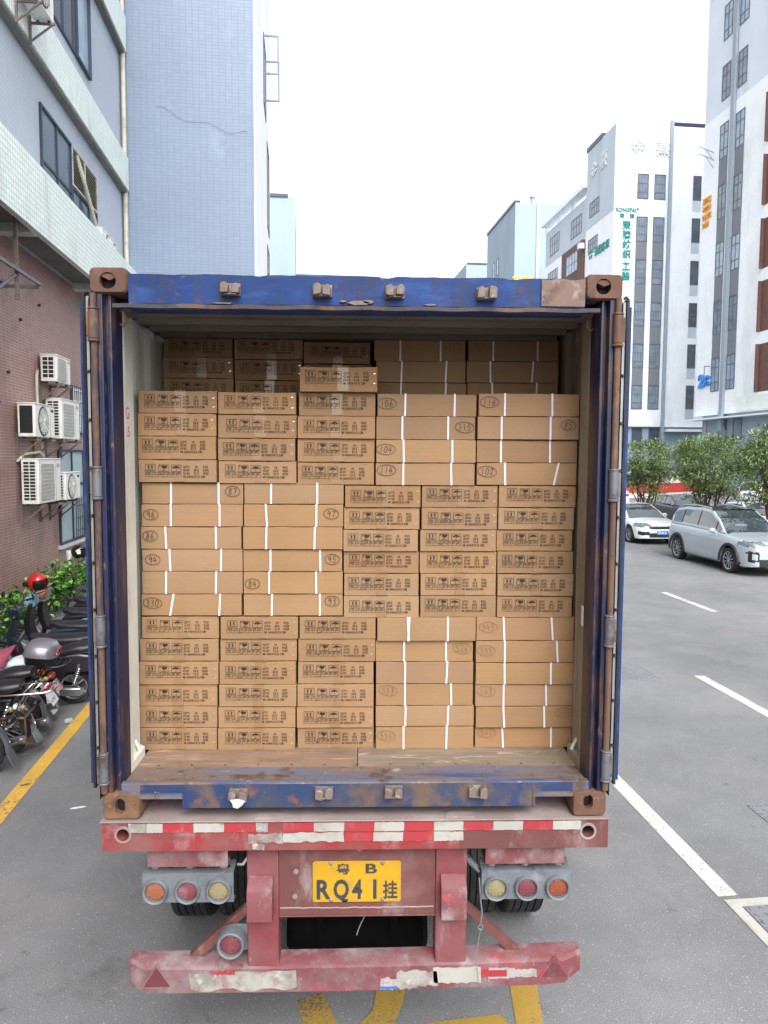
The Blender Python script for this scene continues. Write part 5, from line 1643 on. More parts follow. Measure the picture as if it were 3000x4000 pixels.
M['mesh_grey'] = paint('grey_grille', '#a3a29b', .5, layers=[('#86847c', 6, .5, .72)])
M['fan_dark'] = paint('dark_fan_well', '#3c3e40', .6)
M['bracket'] = paint('rusty_wall_bracket', '#6d625c', .7, layers=[('#4f3e36', 8, .5, .7)])
air_con('small yellowed air conditioner with square side holes, highest on the brown wall', 12.98, 13.9, 4.76, 5.36, 'flat', (5, 2))
air_con('large air conditioner with a dusty oval front, half behind the lower single fan unit', 13.22, 14.5, 3.56, 4.46, 'flat', (12, 2))
air_con('air conditioner with a dark side panel and round fan, between the upper and lower units', 11.62, 12.75, 3.56, 4.25, 'fan', (1, 0))
air_con('largest boxy air conditioner with a slotted side, lowest on the brown wall', 11.72, 13.06, 2.24, 3.17, 'flat', (12, 2))
air_con('clean white air conditioner with a blue grey round fan beside the lower window', 13.38, 14.42, 2.22, 2.86, 'fan', (8, 1))
air_con('air conditioner cut off by the top of the picture, on brackets under an upper window', 11.6, 12.6, 11.74, 12.5, 'fan', (6, 1), u_wall=-5.575, gap=.1)
lc = air_con('white air conditioner top just showing behind the white tiled ledge', 16.6, 18.1, 8.53, 9.05, 'fan', (6, 1), shelf=False, u_wall=-5.75, gap=.1)
# refrigerant pipes
pp = MB(); pp.tube([(-5.76, 12.9, 5.0), (-5.74, 12.8, 4.9), (-5.73, 12.75, 4.6), (-5.74, 12.8, 4.2), (-5.75, 12.85, 3.9)], .03)
pp.tube([(-5.75, 13.0, 3.5), (-5.74, 13.05, 3.3), (-5.6, 12.7, 3.2), (-5.55, 12.3, 3.3), (-5.7, 11.8, 3.25), (-5.78, 11.7, 3.1)], .025)
solo(pp, 'insulated_pipe', M['pipe_white'], 'grey wrapped refrigerant pipe looping between the units on the brown wall', 'pipe', (-5.75, 12.9, 3.1), on_street=True)
pp = MB(); pp.tube([(-5.76, 16.1, 10.6), (-5.68, 16.4, 10.1), (-5.66, 17.2, 9.4), (-5.66, 17.8, 9.0), (-5.7, 18.0, 8.6)], .05)
solo(pp, 'insulated_pipe', M['pipe_white'], 'pale pipe hanging out of the louver window above the tiled ledge', 'pipe', (-5.75, 16.1, 8.6), on_street=True)

# steel rack that hangs from the soffit at the left edge
RK = thing('steel_rack', 'rusty empty steel rack hung under the white tiled ledge', 'rack', (-5.3, 10, 5.6), None, True)
b = MB()
b.box(-5.24, 10.36, 5.95, -5.18, 10.42, 7.40)
b.build('hanger_post', M['bracket'], RK)
b = MB(); b.box(-5.8, 8.2, 6.36, -5.16, 8.24, 6.42); b.box(-5.8, 11.36, 6.36, -5.16, 11.40, 6.42); b.box(-5.2, 8.2, 6.421, -5.14, 11.42, 6.47); b.box(-5.78, 8.2, 6.421, -5.72, 11.42, 6.47)
b.tube([(-5.79, 9.4, 5.4), (-5.2, 10.3, 6.36)], .03); b.build('frame', M['grey_steel'], RK)
b = MB(); b.box(-5.7, 8.25, 6.472, -5.25, 9.6, 7.1); u_ = b.build('slatted_box', M['fan_dark'], RK)
b = MB()
for k in range(10): b.box(-5.72, 9.601, 6.5 + k * .06, -5.23, 9.62, 6.53 + k * .06)
b.build('slats', M['grey_steel'], u_)

# white plastic pipe stub at the wall foot
b = MB(); b.cyl((-5.55, 14.0, 0), (-5.55, 14.0, .95), .05, n=12); b.cyl((-5.55, 14.0, .95), (-5.55, 14.0, 1.06), .065, n=12)
solo(b, 'vent_pipe', M['white_plastic'], 'short white plastic pipe with a cap standing in the weeds', 'pipe', (-5.55, 14.0, 0), on_street=True, bevel=.004)

# ------------------------------------------------------------------ weeds along the wall foot
def leaf_mat(name, cols, rough=.5):
    m, nt, b, tc = start(name)
    at = nt.nodes.new('ShaderNodeAttribute'); at.attribute_name = 'tone'
    ramp = nt.nodes.new('ShaderNodeValToRGB')
    link(nt, at.outputs['Fac'], ramp.inputs[0])
    el = ramp.color_ramp.elements
    el[0].color, el[1].color = hexc(cols[0]), hexc(cols[-1])
    for i, c in enumerate(cols[1:-1]):
        e = el.new((i + 1) / (len(cols) - 1)); e.color = hexc(c)
    finish(nt, b, ramp.outputs[0], rough, 0, .4)
    b.inputs['Transmission Weight'].default_value = 0
    b.inputs['Subsurface Weight'].default_value = 0
    return m


M['weed'] = leaf_mat('weed_leaves', ['#356024', '#4d8030', '#669c3a', '#84b352'])
M['leaf'] = leaf_mat('osmanthus_leaves', ['#2c3e23', '#41572e', '#59703e', '#7c8e58', '#9eaa7a'])
M['bark'] = paint('brown_bark', '#5a4238', .85, layers=[('#3e2e28', 12, .5, .7), ('#7d665a', 20, .6, .75)], bump=.4)


def leaves(name, pts, size, mat, parent, rnd, broad=.55, droop=.3, tones=None):
    """Folded leaf blades at pts (position, outward direction)."""
    vs, fs, tone = [], [], []
    for i, (p, d) in enumerate(pts):
        d = Vector(d) + Vector((rnd.uniform(-.7, .7), rnd.uniform(-.7, .7), rnd.uniform(-.5, .5) - droop * .3))
        if d.length < 1e-3: continue
        d.normalize()
        up = Vector((rnd.uniform(-.4, .4), rnd.uniform(-.4, .4), 1))
        s = d.cross(up)
        if s.length < 1e-3: continue
        s.normalize()
        n_ = s.cross(d)
        L_ = size * rnd.uniform(.65, 1.3)
        w = L_ * broad * .5
        p = Vector(p)
        k = len(vs)
        vs += [p, p + d * L_ * .45 + s * w + n_ * w * .3, p + d * L_ - n_ * L_ * .12 * droop * 3, p + d * L_ * .45 - s * w + n_ * w * .3]
        fs += [(k, k + 1, k + 2), (k, k + 2, k + 3)]
        t = tones[i] if tones else rnd.random()
        tone += [t] * 4
    b = BASE.get(parent, Vector((0, 0, 0)))
    me = bpy.data.meshes.new(name)
    me.from_pydata([tuple(v - b) for v in vs], [], fs)
    a = me.attributes.new('tone', 'FLOAT', 'POINT')
    a.data.foreach_set('value', tone)
    me.materials.append(mat)
    o = bpy.data.objects.new(name, me)
    COL.objects.link(o)
    o.parent = parent
    BASE[o] = b
    return o


def weed(label, v, h, spread, n_, seed, u=-5.35):
    h *= .88
    r_ = random.Random(seed)
    c = thing('weed', label, 'plant', (u, v, 0), 'weeds growing along the foot of the brown wall', True)
    st = MB(); pts_ = []
    for k in range(9):
        a = r_.uniform(0, 6.28); q = r_.uniform(.1, 1)
        tip = Vector((u + math.cos(a) * spread * .28 * q, v + math.sin(a) * spread * q, h * r_.uniform(.6, 1.05)))
        base_ = Vector((u + r_.uniform(-.08, .08), v + r_.uniform(-.15, .15), 0))
        mid = base_.lerp(tip, .55) + Vector((0, 0, .1))
        st.tube([base_, mid, tip], .008, 5)
        for j in range(n_ // 9):
            t = r_.uniform(.3, 1.0)
            p = base_.lerp(tip, t) + Vector((r_.gauss(0, .09), r_.gauss(0, .13), r_.gauss(0, .05)))
            pts_.append((p, (r_.uniform(-.3, 1), r_.uniform(-1, 1), r_.uniform(-.1, .6))))
    st.build('stems', M['bark'], c)
    leaves('foliage', pts_, .13, M['weed'], c, r_, .75, .5)
    return c


weed('bright green broad leaved weed at the left edge, under the white wall plate', 9.3, 1.0, .55, 300, 1)
weed('bright green weed between the left edge and the red helmet', 10.1, 1.05, .55, 330, 2)
weed('tall light green weed just behind the red helmet', 11.4, 1.25, .5, 300, 3)
weed('green weed between the red helmet and the white vent pipe', 12.5, 1.15, .55, 300, 4)
weed('green weed around the white vent pipe', 13.5, 1.1, .5, 280, 5)
weed('weed just left of the container door, behind the black helmet', 14.6, 1.1, .5, 260, 6)

# ------------------------------------------------------------------ scooters and small motorcycles
# local frame: x forward from the rear axle, y to the left, z up; the rider's end points at the road
M['sc_black'] = paint('black_scooter_plastic', '#17171a', .35, vary=.1, layers=[('#37363a', 6, .58, .8)])
M['sc_grey'] = paint('grey_scooter_panel', '#56585f', .35, coat=.3, layers=[('#7e7d7c', 6, .62, .8)])
M['sc_plum'] = paint('dark_plum_panel', '#2f2a33', .35, coat=.3)
M['sc_teal'] = paint('dark_teal_panel', '#152b33', .3, coat=.5)
M['sc_sky'] = paint('sky_blue_panel', '#7fb4cc', .3, coat=.4)
M['sc_white'] = paint('white_scooter_panel', '#d3d6d8', .3, coat=.3, layers=[('#aaa69d', 6, .6, .8)])
M['seat_black'] = paint('black_vinyl_seat', '#191a20', .42, vary=.1, layers=[('#343640', 4, .55, .8)], bump=.1)
M['seat_pale'] = paint('pale_seat_cover', '#b6c6c8', .6, layers=[('#8fa2a4', 8, .5, .7)])
M['helmet_red'] = paint('red_helmet_shell', '#a31b16', .22, coat=.6)
M['helmet_black'] = paint('black_helmet_shell', '#100f12', .15, coat=.7)
M['tail_red'] = paint('red_tail_lamp', '#a01f1c', .2, coat=.5)
M['tail_orange'] = paint('orange_tail_lamp', '#a8492c', .3, coat=.3)
M['box_silver'] = paint('silver_top_box', '#75747c', .28, .35, coat=.5, vary=.08)
M['cloth_red'] = paint('mauve_cloth', '#8d3f52', .9, layers=[('#6e2f41', 5, .5, .7)])
M['orange'] = paint('orange_emblem', '#dd7a1e', .4)
M['yellow'] = paint('yellow_panel', '#dcae3c', .4)
M['rusty_tube'] = paint('rusty_tube', '#5f4736', .7, .1, layers=[('#8a6a4c', 10, .5, .7), ('#35302e', 14, .55, .7)])
M['mudflap'] = paint('blue_grey_mudflap', '#5b6b76', .6, layers=[('#8b9496', 7, .5, .72)])
M['basket'] = paint('grey_wire_basket', '#8f8f8c', .5)
M['goods'] = paint('orange_wrapped_goods', '#c9502c', .5, layers=[('#d99a52', 7, .5, .7)])


def wheel(parent, x, R, rim, spokes=12, w=.09):
    mb = MB(); mb.lathe([(R * .74, -.5 * w), (R * .9, -.55 * w), (R * .985, -.3 * w), (R, 0), (R * .985, .3 * w), (R * .9, .55 * w), (R * .74, .5 * w), (R * .70, .3 * w), (R * .70, -.3 * w), (R * .74, -.5 * w)], (x, 0, R), 'y', 32)
    t_ = mb.build('wheel', M['rubber'], parent)
    mb = MB(); mb.lathe([(R * .75, -.42 * w), (R * .66, -.36 * w), (R * .66, .36 * w), (R * .75, .42 * w)], (x, 0, R), 'y', 28)
    mb.cyl((x, -.045, R), (x, .045, R), R * .17, n=14)
    for k in range(spokes):
        a = 2 * math.pi * k / spokes
        mb.cyl((x + R * .14 * math.cos(a), .02 * (-1) ** k, R + R * .14 * math.sin(a)), (x + R * .68 * math.cos(a), 0, R + R * .68 * math.sin(a)), .005 if spokes > 8 else .016, n=6)
    mb.build('rim', rim, t_)


def seat_mesh(x0, x1, z, w, step=.0):
    mb = MB(); rings = []
    for k in range(11):
        t = k / 10
        x = x0 + (x1 - x0) * t
        e = min(1, math.sin(math.pi * min(max(t, .03), .97)) * 2.2)
        ww = w * (.55 + .45 * min(1, (1 - t) * 2.2)) * (.6 + .4 * e)
        zz = z + (.06 if t < .35 else .06 * max(0, 1 - (t - .35) * 5)) * (step > 0) - .015 * math.sin(math.pi * t) + (.02 if t > .85 else 0)
        th = .055 + .03 * e
        rings.append([(x, ww * a_, zz + th * b_) for a_, b_ in ((-.45, -.9), (-.5, -.4), (-.46, .1), (-.3, .3), (0, .36), (.3, .3), (.46, .1), (.5, -.4), (.45, -.9))])
    return mb.loft(rings)


def handlebar(c, x, z, span, mirrors=True, grip=None, mirror_mat=None, bar_mat=None):
    b = MB(); b.tube([(x - .10, -span, z), (x - .04, -span * .45, z + .02), (x, 0, z - .02), (x - .04, span * .45, z + .02), (x - .10, span, z)], .011)
    h = b.build('handlebar', bar_mat or M['dark_steel'], c)
    for s in (-1, 1):
        g_ = MB(); g_.tube([(x - .08, s * span * .72, z + .008), (x - .105, s * span * 1.05, z - .002)], .018); g_.build('grip', M['black'], h)
        g_ = MB(); g_.tube([(x - .02, s * span * .6, z + .012), (x + .0, s * span * .8, z + .015), (x - .03, s * span * 1.02, z)], .006); g_.build('lever', M['alloy'], h)
        if mirrors:
            mr = MB(); mr.tube([(x - .05, s * span * .6, z + .02), (x - .03, s * span * .68, z + .13), (x - .04, s * span * .9, z + .21)], .006)
            mr.loft([[(x - .03 + d_, s * span * .98 + .062 * q * math.cos(t), z + .235 + .048 * q * math.sin(t)) for t in [2 * math.pi * i / 14 for i in range(14)]] for d_, q in ((-.012, .85), (-.006, 1), (.008, .9), (.022, .4))])
            mr.build('mirror', mirror_mat or M['black'], h)
    return h


def plate(c, x, z, mat, tilt=.45, s='', ink=None, w=.19):
    mb = MB(); dx, dz = math.sin(tilt), math.cos(tilt)
    mb.loft([[(x - dx * .07 - .003 * k, y, z - dz * .07) for y in (-w / 2, w / 2)] + [(x + dx * .07 - .003 * k, y, z + dz * .07) for y in (w / 2, -w / 2)] for k in (0, 1)])
    p = mb.build('number_plate', mat, c)
    if s:
        t_ = MB(); lettering(t_, s, (x - .0042 - dx * .035, .083, z - dz * .035), .062, (0, -1, 0), (dx, 0, dz), bold=.01, sx=.78)
        t_.build('plate_digits', ink, p, fix=False)


def scooter(label, body, accent, seat_mat, o):
    """Electric step-through scooter; o switches on the extras the photo shows."""
    c = thing('scooter', label, 'scooter', (0, 0, 0), 'two-wheelers parked in a row by the brown wall')
    R = .235
    wheel(c, 0, R, M['alloy'] if o.get('alloy', 1) else M['sc_black'], o.get('spokes', 5)); wheel(c, 1.24, R, M['alloy'], o.get('spokes', 5))
    b = MB(); b.prism([(-.30, .58), (-.22, .46), (.05, .47), (.16, .36), (.42, .27), (.52, .30), (.56, .60), (.45, .68), (-.10, .72), (-.30, .69)], 'y', -.145, .145)
    bd = b.build('body_panel', body, c, bevel=.035, seg=3)
    if accent:
        b = MB(); b.prism([(-.34, .665), (-.28, .60), (.46, .52), (.50, .57), (-.20, .70)], 'y', -.152, .152); b.build('side_trim', accent, c, bevel=.01)
    if o.get('emblem'):
        b = MB(); b.lathe([(.001, .004), (.043, .004), (.046, .0)], (.36, .147, .50), 'y', 18)
        em = b.build('emblem', M['orange'], c)
        k_ = MB()
        for q in range(3):
            a = math.pi / 2 + q * 2.094
            k_.prism([(.36 - .006 * math.sin(a), .50 + .006 * math.cos(a)), (.36 + .034 * math.cos(a), .50 + .034 * math.sin(a)), (.36 + .006 * math.sin(a), .50 - .006 * math.cos(a))], 'y', .1515, .1525)
        k_.build('emblem_mark', M['sc_plum'], em)
    b = MB(); b.prism([(.10, .40), (.16, .30), (.50, .225), (.98, .225), (1.02, .26), (.52, .275), (.30, .38)], 'y', -.135, .135); b.build('footboard', M['sc_black'], c, bevel=.02)
    b = MB(); b.prism([(.94, .25), (1.02, .23), (1.09, .42), (1.10, .62), (1.01, .90), (.95, .90), (1.02, .62), (1.0, .42)], 'y', -.16, .16); b.build('leg_shield', o.get('shield', body), c, bevel=.025, seg=3)
    b = MB(); b.prism([(.91, .84), (1.02, .80), (1.10, .90), (1.04, 1.02), (.93, 1.02)], 'y', -.11, .11); cw = b.build('headlight_cowl', o.get('cowl', body), c, bevel=.035, seg=3)
    b = MB(); b.ell((1.08, 0, .915), (.025, .07, .045), 14, 8); b.build('headlight', M['frosted'], cw)
    b = MB()
    for s in (-1, 1): b.tube([(1.02, s * .07, .55), (1.24, s * .07, R)], .02)
    b.build('fork', M['grey_steel'], c)
    b = MB(); b.lathe([(R + .035, -.065), (R + .055, 0), (R + .035, .065)], (1.24, 0, R), 'y', 18, math.radians(25), math.radians(150)); b.build('front_mudguard', body, c)
    b = MB(); b.lathe([(R + .03, -.07), (R + .055, 0), (R + .03, .07)], (0, 0, R), 'y', 18, math.radians(60), math.radians(195)); b.build('rear_mudguard', o.get('fender', M['sc_black']), c)
    seat_mesh(-.32, .52, .745, .30, o.get('step', 0)).build('seat', seat_mat, c, sharp=60)
    b = MB(); b.prism([(-.36, .63), (-.30, .60), (-.28, .67), (-.34, .70)], 'y', -.09, .09); b.build('tail_light', M['tail_red'], c, bevel=.01)
    b = MB()
    for s in (-1, 1): b.tube([(-.05, s * .13, .72), (-.28, s * .13, .74), (-.40, s * .08, .76)], .011)
    b.tube([(-.40, -.08, .76), (-.42, 0, .765), (-.40, .08, .76)], .011)
    b.build('grab_rail', M['chrome'] if o.get('chrome') else M['black'], c)
    for s in (-1, 1):
        b = MB(); b.tube([(-.02, s * .12, .30), (-.10, s * .13, .58)], .022)
        for k in range(7): b.lathe([(.03, -.006), (.034, 0), (.03, .006)], (-.03 - .011 * k, s * .12 + s * .0015 * k, .34 + .03 * k), 'z', 12)
        b.build('shock_absorber', M['alloy'], c)
    b = MB(); b.prism([(-.14, .18), (-.10, .25), (.30, .26), (.38, .21), (.30, .16), (-.08, .14)], 'y', .085, .135); b.build('swing_arm_cover', M['alloy'], c, bevel=.012)
    b = MB(); b.tube([(.35, .12, .24), (.30, .22, .02)], .012); b.tube([(.30, .22, .015), (.36, .24, .012)], .014); b.build('side_stand', M['dark_steel'], c)
    handlebar(c, .98, 1.03, .32, o.get('mirrors', True), mirror_mat=o.get('mirror_mat'))
    if 'plate' in o: plate(c, -.36, .48, *o['plate'])
    return c


def small_bike(label, tank, o):
    """Step-through motorcycle with an open frame, chrome guards and a carrier."""
    c = thing('motorcycle', label, 'motorcycle', (0, 0, 0), 'two-wheelers parked in a row by the brown wall')
    R = .285
    wheel(c, 0, R, M['chrome'], 20, .075); wheel(c, 1.24, R, M['chrome'], 20, .075)
    b = MB(); b.tube([(1.02, 0, .86), (.92, 0, .62), (.70, 0, .42), (.42, 0, .40), (.10, 0, .66), (-.28, 0, .72)], .028)
    for s in (-1, 1): b.tube([(.40, s * .07, .40), (.0, s * .10, R)], .018)
    b.build('frame', o.get('frame', M['sc_black']), c)
    b = MB(); b.prism([(.30, .30), (.38, .22), (.66, .22), (.74, .32), (.66, .46), (.40, .46)], 'y', -.10, .10); b.cyl((.62, 0, .34), (.84, 0, .38), .06, n=14); b.cyl((.46, -.15, .30), (.46, .15, .30), .075, n=16); b.build('engine', M['grey_steel'], c, bevel=.015)
    b = MB(); b.prism([(-.12, .50), (.10, .40), (.34, .42), (.36, .60), (.12, .68), (-.16, .68)], 'y', -.115, .115); b.build('side_cover', tank, c, bevel=.03, seg=3)
    b = MB(); b.prism([(.90, .34), (.98, .36), (1.06, .60), (1.02, .82), (.96, .84), (.98, .60)], 'y', -.17, .17); b.build('leg_shield', o.get('shield', tank), c, bevel=.03, seg=3)
    b = MB(); b.prism([(.92, .84), (1.02, .80), (1.13, .90), (1.06, 1.0), (.94, .99)], 'y', -.10, .10); cw = b.build('headlight_cowl', o.get('cowl', tank), c, bevel=.04, seg=3)
    if o.get('visor'):
        b = MB(); b.ell((1.0, .0, .99), (.08, .06, .015), 14, 6); b.build('gauge', o['visor'], cw)
    b = MB(); b.ell((1.12, 0, .90), (.03, .075, .065), 14, 8); b.build('headlight', M['frosted'], cw)
    b = MB()
    for s in (-1, 1): b.tube([(1.03, s * .07, .74), (1.24, s * .07, R)], .02)
    b.build('fork', M['chrome'], c)
    gm = o.get('guard', M['chrome'])
    b = MB(); b.lathe([(R + .02, -.055), (R + .045, -.03), (R + .05, 0), (R + .045, .03), (R + .02, .055)], (0, 0, R), 'y', 20, math.radians(35), math.radians(185)); rg = b.build('rear_mudguard', gm, c)
    fl = MB(); zz = .10; fl.prism([(-R - .045, R - .02), (-R - .10, R - .16), (-R - .085, R - .165), (-R - .03, R - .03)], 'y', -.065, .065); fl.build('mudflap', o.get('flap', M['mudflap']), rg)
    b = MB(); b.lathe([(R + .02, -.05), (R + .045, 0), (R + .02, .05)], (1.24, 0, R), 'y', 18, math.radians(20), math.radians(150)); b.build('front_mudguard', o.get('shield', tank), c)
    seat_mesh(-.22, .50, .76, .27, 1).build('seat', o.get('seat', M['seat_black']), c, sharp=60)
    b = MB(); b.ell((-.36, 0, .60), (.045, .075, .04), 12, 8); b.build('tail_light', o.get('tail', M['tail_red']), c)
    if o.get('rack', 1):
        b = MB()
        for s in (-1, 1):
            b.tube([(.20, s * .15, .70), (-.05, s * .16, .735), (-.48, s * .13, .75), (-.56, s * .09, .76)], .011)
            b.tube([(-.30, s * .14, .745), (-.12, s * .11, .45)], .010)
        b.tube([(-.56, -.09, .76), (-.58, 0, .76), (-.56, .09, .76)], .011)
        for x in (-.28, -.36, -.44, -.52): b.tube([(x, -.135, .75), (x, .135, .75)], .008)
        b.build('carrier', o.get('rack_mat', M['chrome']), c)
    b = MB(); b.tube([(.62, -.10, .26), (.40, -.16, .20), (-.05, -.17, .24)], .028); b.tube([(-.05, -.17, .24), (-.40, -.18, .30)], .042, 12); b.build('exhaust', M['chrome'], c)
    for s in (-1, 1):
        b = MB(); b.tube([(.0, s * .12, R), (-.12, s * .13, .66)], .016)
        for k in range(9): b.lathe([(.026, -.006), (.030, 0), (.026, .006)], (-.012 - .012 * k, s * .121 + s * .001 * k, .34 + .034 * k), 'z', 10)
        b.build('shock_absorber', M['chrome'], c)
    for s in (-1, 1):
        b = MB(); b.tube([(-.26, s * .10, .62), (-.28, s * .17, .62)], .008); b.ell((-.285, s * .19, .62), (.035, .03, .03), 10, 6); b.build('turn_signal', M['lens_clear'], c)
    b = MB(); b.tube([(.45, .10, .24), (.40, .22, .015)], .012); b.build('side_stand', M['dark_steel'], c)
    if o.get('pannier'):
        b = MB()
        for z in (.22, .50):
            b.tube([(-.30, .19, z), (.20, .19, z)], .012)
            b.tube([(-.30, .19, z), (-.30, -.19, z), ], .012)
        for x in (-.30, -.05, .20): b.tube([(x, .19, .50), (x, .19, .20)], .011)
        b.tube([(-.30, .19, .22), (-.38, .10, .16), (-.40, .0, .15), (-.38, -.1, .16)], .01)
        b.build('side_guard', M['rusty_tube'], c)
    handlebar(c, .97, 1.02, .33, o.get('mirrors', True), mirror_mat=o.get('mirror_mat'), bar_mat=M['chrome'])
    if 'plate' in o: plate(c, -R - .13, .47, *o['plate'])
    return c


PW = paint('white_licence_plate', '#d9dcdd', .4)
PP = paint('pink_licence_plate', '#c98a92', .5, layers=[('#d9c8c0', 14, .5, .6)])
INK = paint('plate_digits', '#6d6f74', .5)
ROT = math.pi


def park(c, u_rear, v, turn=0.0, lean=-.09):
    put(c, u_rear, v, 0, ROT + turn)
    c.rotation_euler = (0, 0, A + ROT + turn)
    c.rotation_euler[0] = lean
    return c


B1 = small_bike('motorcycle at the left edge with a pale grey rear mudguard, nearest the camera', M['sc_grey'], dict(guard=M['sc_grey'], flap=M['sc_grey'], shield=M['sc_grey'], rack=0, tail=M['black']))
park(B1, -3.52, 4.2)
B2 = small_bike('motorcycle with a chrome mudguard, blue grey mudflap and rusty side guard', M['sc_black'], dict(pannier=1, tail=M['black'], cowl=M['sc_grey'], shield=M['sc_grey'], mirror_mat=M['sc_grey']))
park(B2, -3.46, 4.74)
B3 = small_bike('motorcycle with a chrome carrier and a white number plate', M['sc_black'], dict(guard=M['sc_grey'], flap=M['sc_grey'], plate=(PW, .5, '667863', INK), shield=M['sc_grey'], cowl=M['sc_white'], visor=M['yellow'], rack=0))
park(B3, -3.52, 5.25)
B4 = small_bike('motorcycle with a silver top box, white rear mudguard and pink number plate', M['sc_white'], dict(guard=M['sc_white'], flap=M['sc_white'], plate=(PP, .5), seat=M['seat_pale'], rack=1, rack_mat=M['sc_black'], tail=M['tail_orange']))
park(B4, -3.62, 5.72)
B5 = scooter('dark plum scooter with an orange round emblem on its side', M['sc_plum'], None, M['seat_black'], dict(emblem=1, shield=M['sc_black'], step=1))
park(B5, -3.22, 6.42, .06)
B6 = scooter('black scooter with a long seat and a white strip below it', M['sc_black'], M['sc_white'], M['seat_black'], dict(shield=M['sc_black'], cowl=M['sc_grey']))
park(B6, -3.46, 7.15, .05)
B7 = scooter('dark teal scooter with a tall curved leg shield, red helmet on its bars', M['sc_teal'], None, M['seat_black'], dict(shield=M['sc_teal'], mirrors=True))
park(B7, -3.48, 8.0, .05)
B8 = scooter('black and sky blue scooter with a front basket of orange goods', M['sc_black'], M['sc_sky'], M['seat_black'], dict(shield=M['sc_black'], cowl=M['sc_sky'], fender=M['sc_white']))
park(B8, -3.58, 8.95, .04)
B9 = scooter('black and yellow scooter half hidden by the container door', M['sc_black'], M['yellow'], M['seat_black'], dict(shield=M['sc_black']))
park(B9, -3.7, 9.9, .0)
t_ = MB(); lettering(t_, 'TaPi', (.40, .1465, .42), .12, (-1, 0, 0), bold=.02); t_.build('side_lettering', M['sc_white'], B9, fix=False)

# top box of the fourth motorcycle
TB = thing('top_box', 'silver grey motorcycle top box with a red reflector, on the carrier', 'box', (0, 0, 0))
b = MB(); rings = []
for k, (z, q) in enumerate(((0, .80), (.02, .90), (.10, .97), (.13, 1.0))): rings.append([(-.19 * q * math.copysign(abs(math.cos(t)) ** .6, math.cos(t)), .22 * q * math.copysign(abs(math.sin(t)) ** .6, math.sin(t)), z) for t in [2 * math.pi * i / 28 for i in range(28)]])
b.loft(rings); b.build('base_shell', M['sc_black'], TB)
b = MB(); rings = []
for k, (z, q) in enumerate(((.131, 1.01), (.16, 1.0), (.21, .93), (.25, .78), (.275, .5), (.282, .15))): rings.append([(-.19 * q * math.copysign(abs(math.cos(t)) ** .65, math.cos(t)), .22 * q * math.copysign(abs(math.sin(t)) ** .65, math.sin(t)), z) for t in [2 * math.pi * i / 28 for i in range(28)]])
b.loft(rings); lid = b.build('lid', M['box_silver'], TB, sharp=50)
b = MB(); b.prism([(-.10, .15), (.12, .145), (.13, .175), (.06, .20), (-.02, .185), (-.08, .20)], 'x', -.197, -.17); b.build('reflector', M['tail_red'], lid)
b = MB(); b.loft([[(-.196 * math.copysign(abs(math.cos(t)) ** .6, math.cos(t)), .227 * math.copysign(abs(math.sin(t)) ** .6, math.sin(t)), z) for t in [2 * math.pi * i / 28 for i in range(28)]] for z in (.118, .132)]); b.build('rim_strip', M['chrome'], TB)
TB.location = street(-3.36, 5.62, .765); TB.rotation_euler = (-.06, -.12, A + ROT + .12)

# helmets, basket, cloth, cup, scraps
def helmet(label, mat, loc, rot, R=.135, lining=None):
    h = thing('helmet', label, 'helmet', (0, 0, 0))
    b = MB()
    n_ = 24
    rings = []
    for k in range(13):
        t = math.radians(-50 + 140 * k / 12)
        r_, z = R * max(math.cos(t), .01), R * .95 * math.sin(t)
        rings.append([(r_ * 1.08 * math.cos(a) - (.03 if math.cos(a) > .55 and t < .1 else 0) * 0, r_ * math.sin(a), z) for a in [2 * math.pi * i / n_ for i in range(n_)]])
    b.loft(rings, caps=False)
    # opening for the face
    keep = []
    for f in b.f:
        cx = sum(b.v[i][0] for i in f) / len(f); cz = sum(b.v[i][2] for i in f) / len(f); cy = sum(b.v[i][1] for i in f) / len(f)
        if not (cx > R * .35 and cz < R * .42 and abs(cy) < R * .8): keep.append(f)
    b.f = keep; b.mi = [0] * len(keep)
    sh = b.build('shell', mat, h, sharp=80, fix=False)
    md = sh.modifiers.new('thick', 'SOLIDIFY'); md.thickness = .018; md.offset = -1
    b = MB(); b.loft([[(R * .86 * q * 1.08 * math.cos(a), R * .86 * q * math.sin(a), z) for a in [2 * math.pi * i / 20 for i in range(20)]] for q, z in ((.75, -R * .6), (.95, -R * .1), (.9, R * .3), (.6, R * .6), (.1, R * .78))]); b.build('lining', lining or M['black'], h)
    b = MB(); b.tube([(.0, R * .8, -R * .6), (R * .3, R * .5, -R * 1.1), (R * .3, -R * .5, -R * 1.1), (0, -R * .8, -R * .6)], .008); b.build('chin_strap', M['black'], h)
    h.location = loc; h.rotation_euler = rot
    return h


helmet('red motorcycle helmet hanging open side out on the teal scooter', M['helmet_red'], street(-4.38, 8.55, 1.25), (.2, .25, A - .75), .155)
h2 = helmet('black motorcycle helmet with a silver mark at the container door edge', M['helmet_black'], street(-4.32, 10.6, 1.46), (0, .1, A - .3), .15)
b = MB(); b.prism([(.05, -.02), (.11, .0), (.10, .06), (.05, .08), (.0, .04)], 'y', -.155, -.150); b.build('silver_mark', M['white_enamel'], h2)
GA = thing('bicycle', 'dark bicycle handlebars and frame under the black helmet', 'bicycle', (0, 0, 0))
for x in (0, 1.05):
    w_ = MB(); w_.lathe([(.29, -.02), (.32, -.02), (.33, 0), (.32, .02), (.29, .02), (.285, 0), (.29, -.02)], (x, 0, .33), 'y', 36)
    for k in range(16): w_.cyl((x, 0, .33), (x + .29 * math.cos(k * .393), 0, .33 + .29 * math.sin(k * .393)), .0025, n=5)
    w_.build('wheel', M['rubber'], GA)
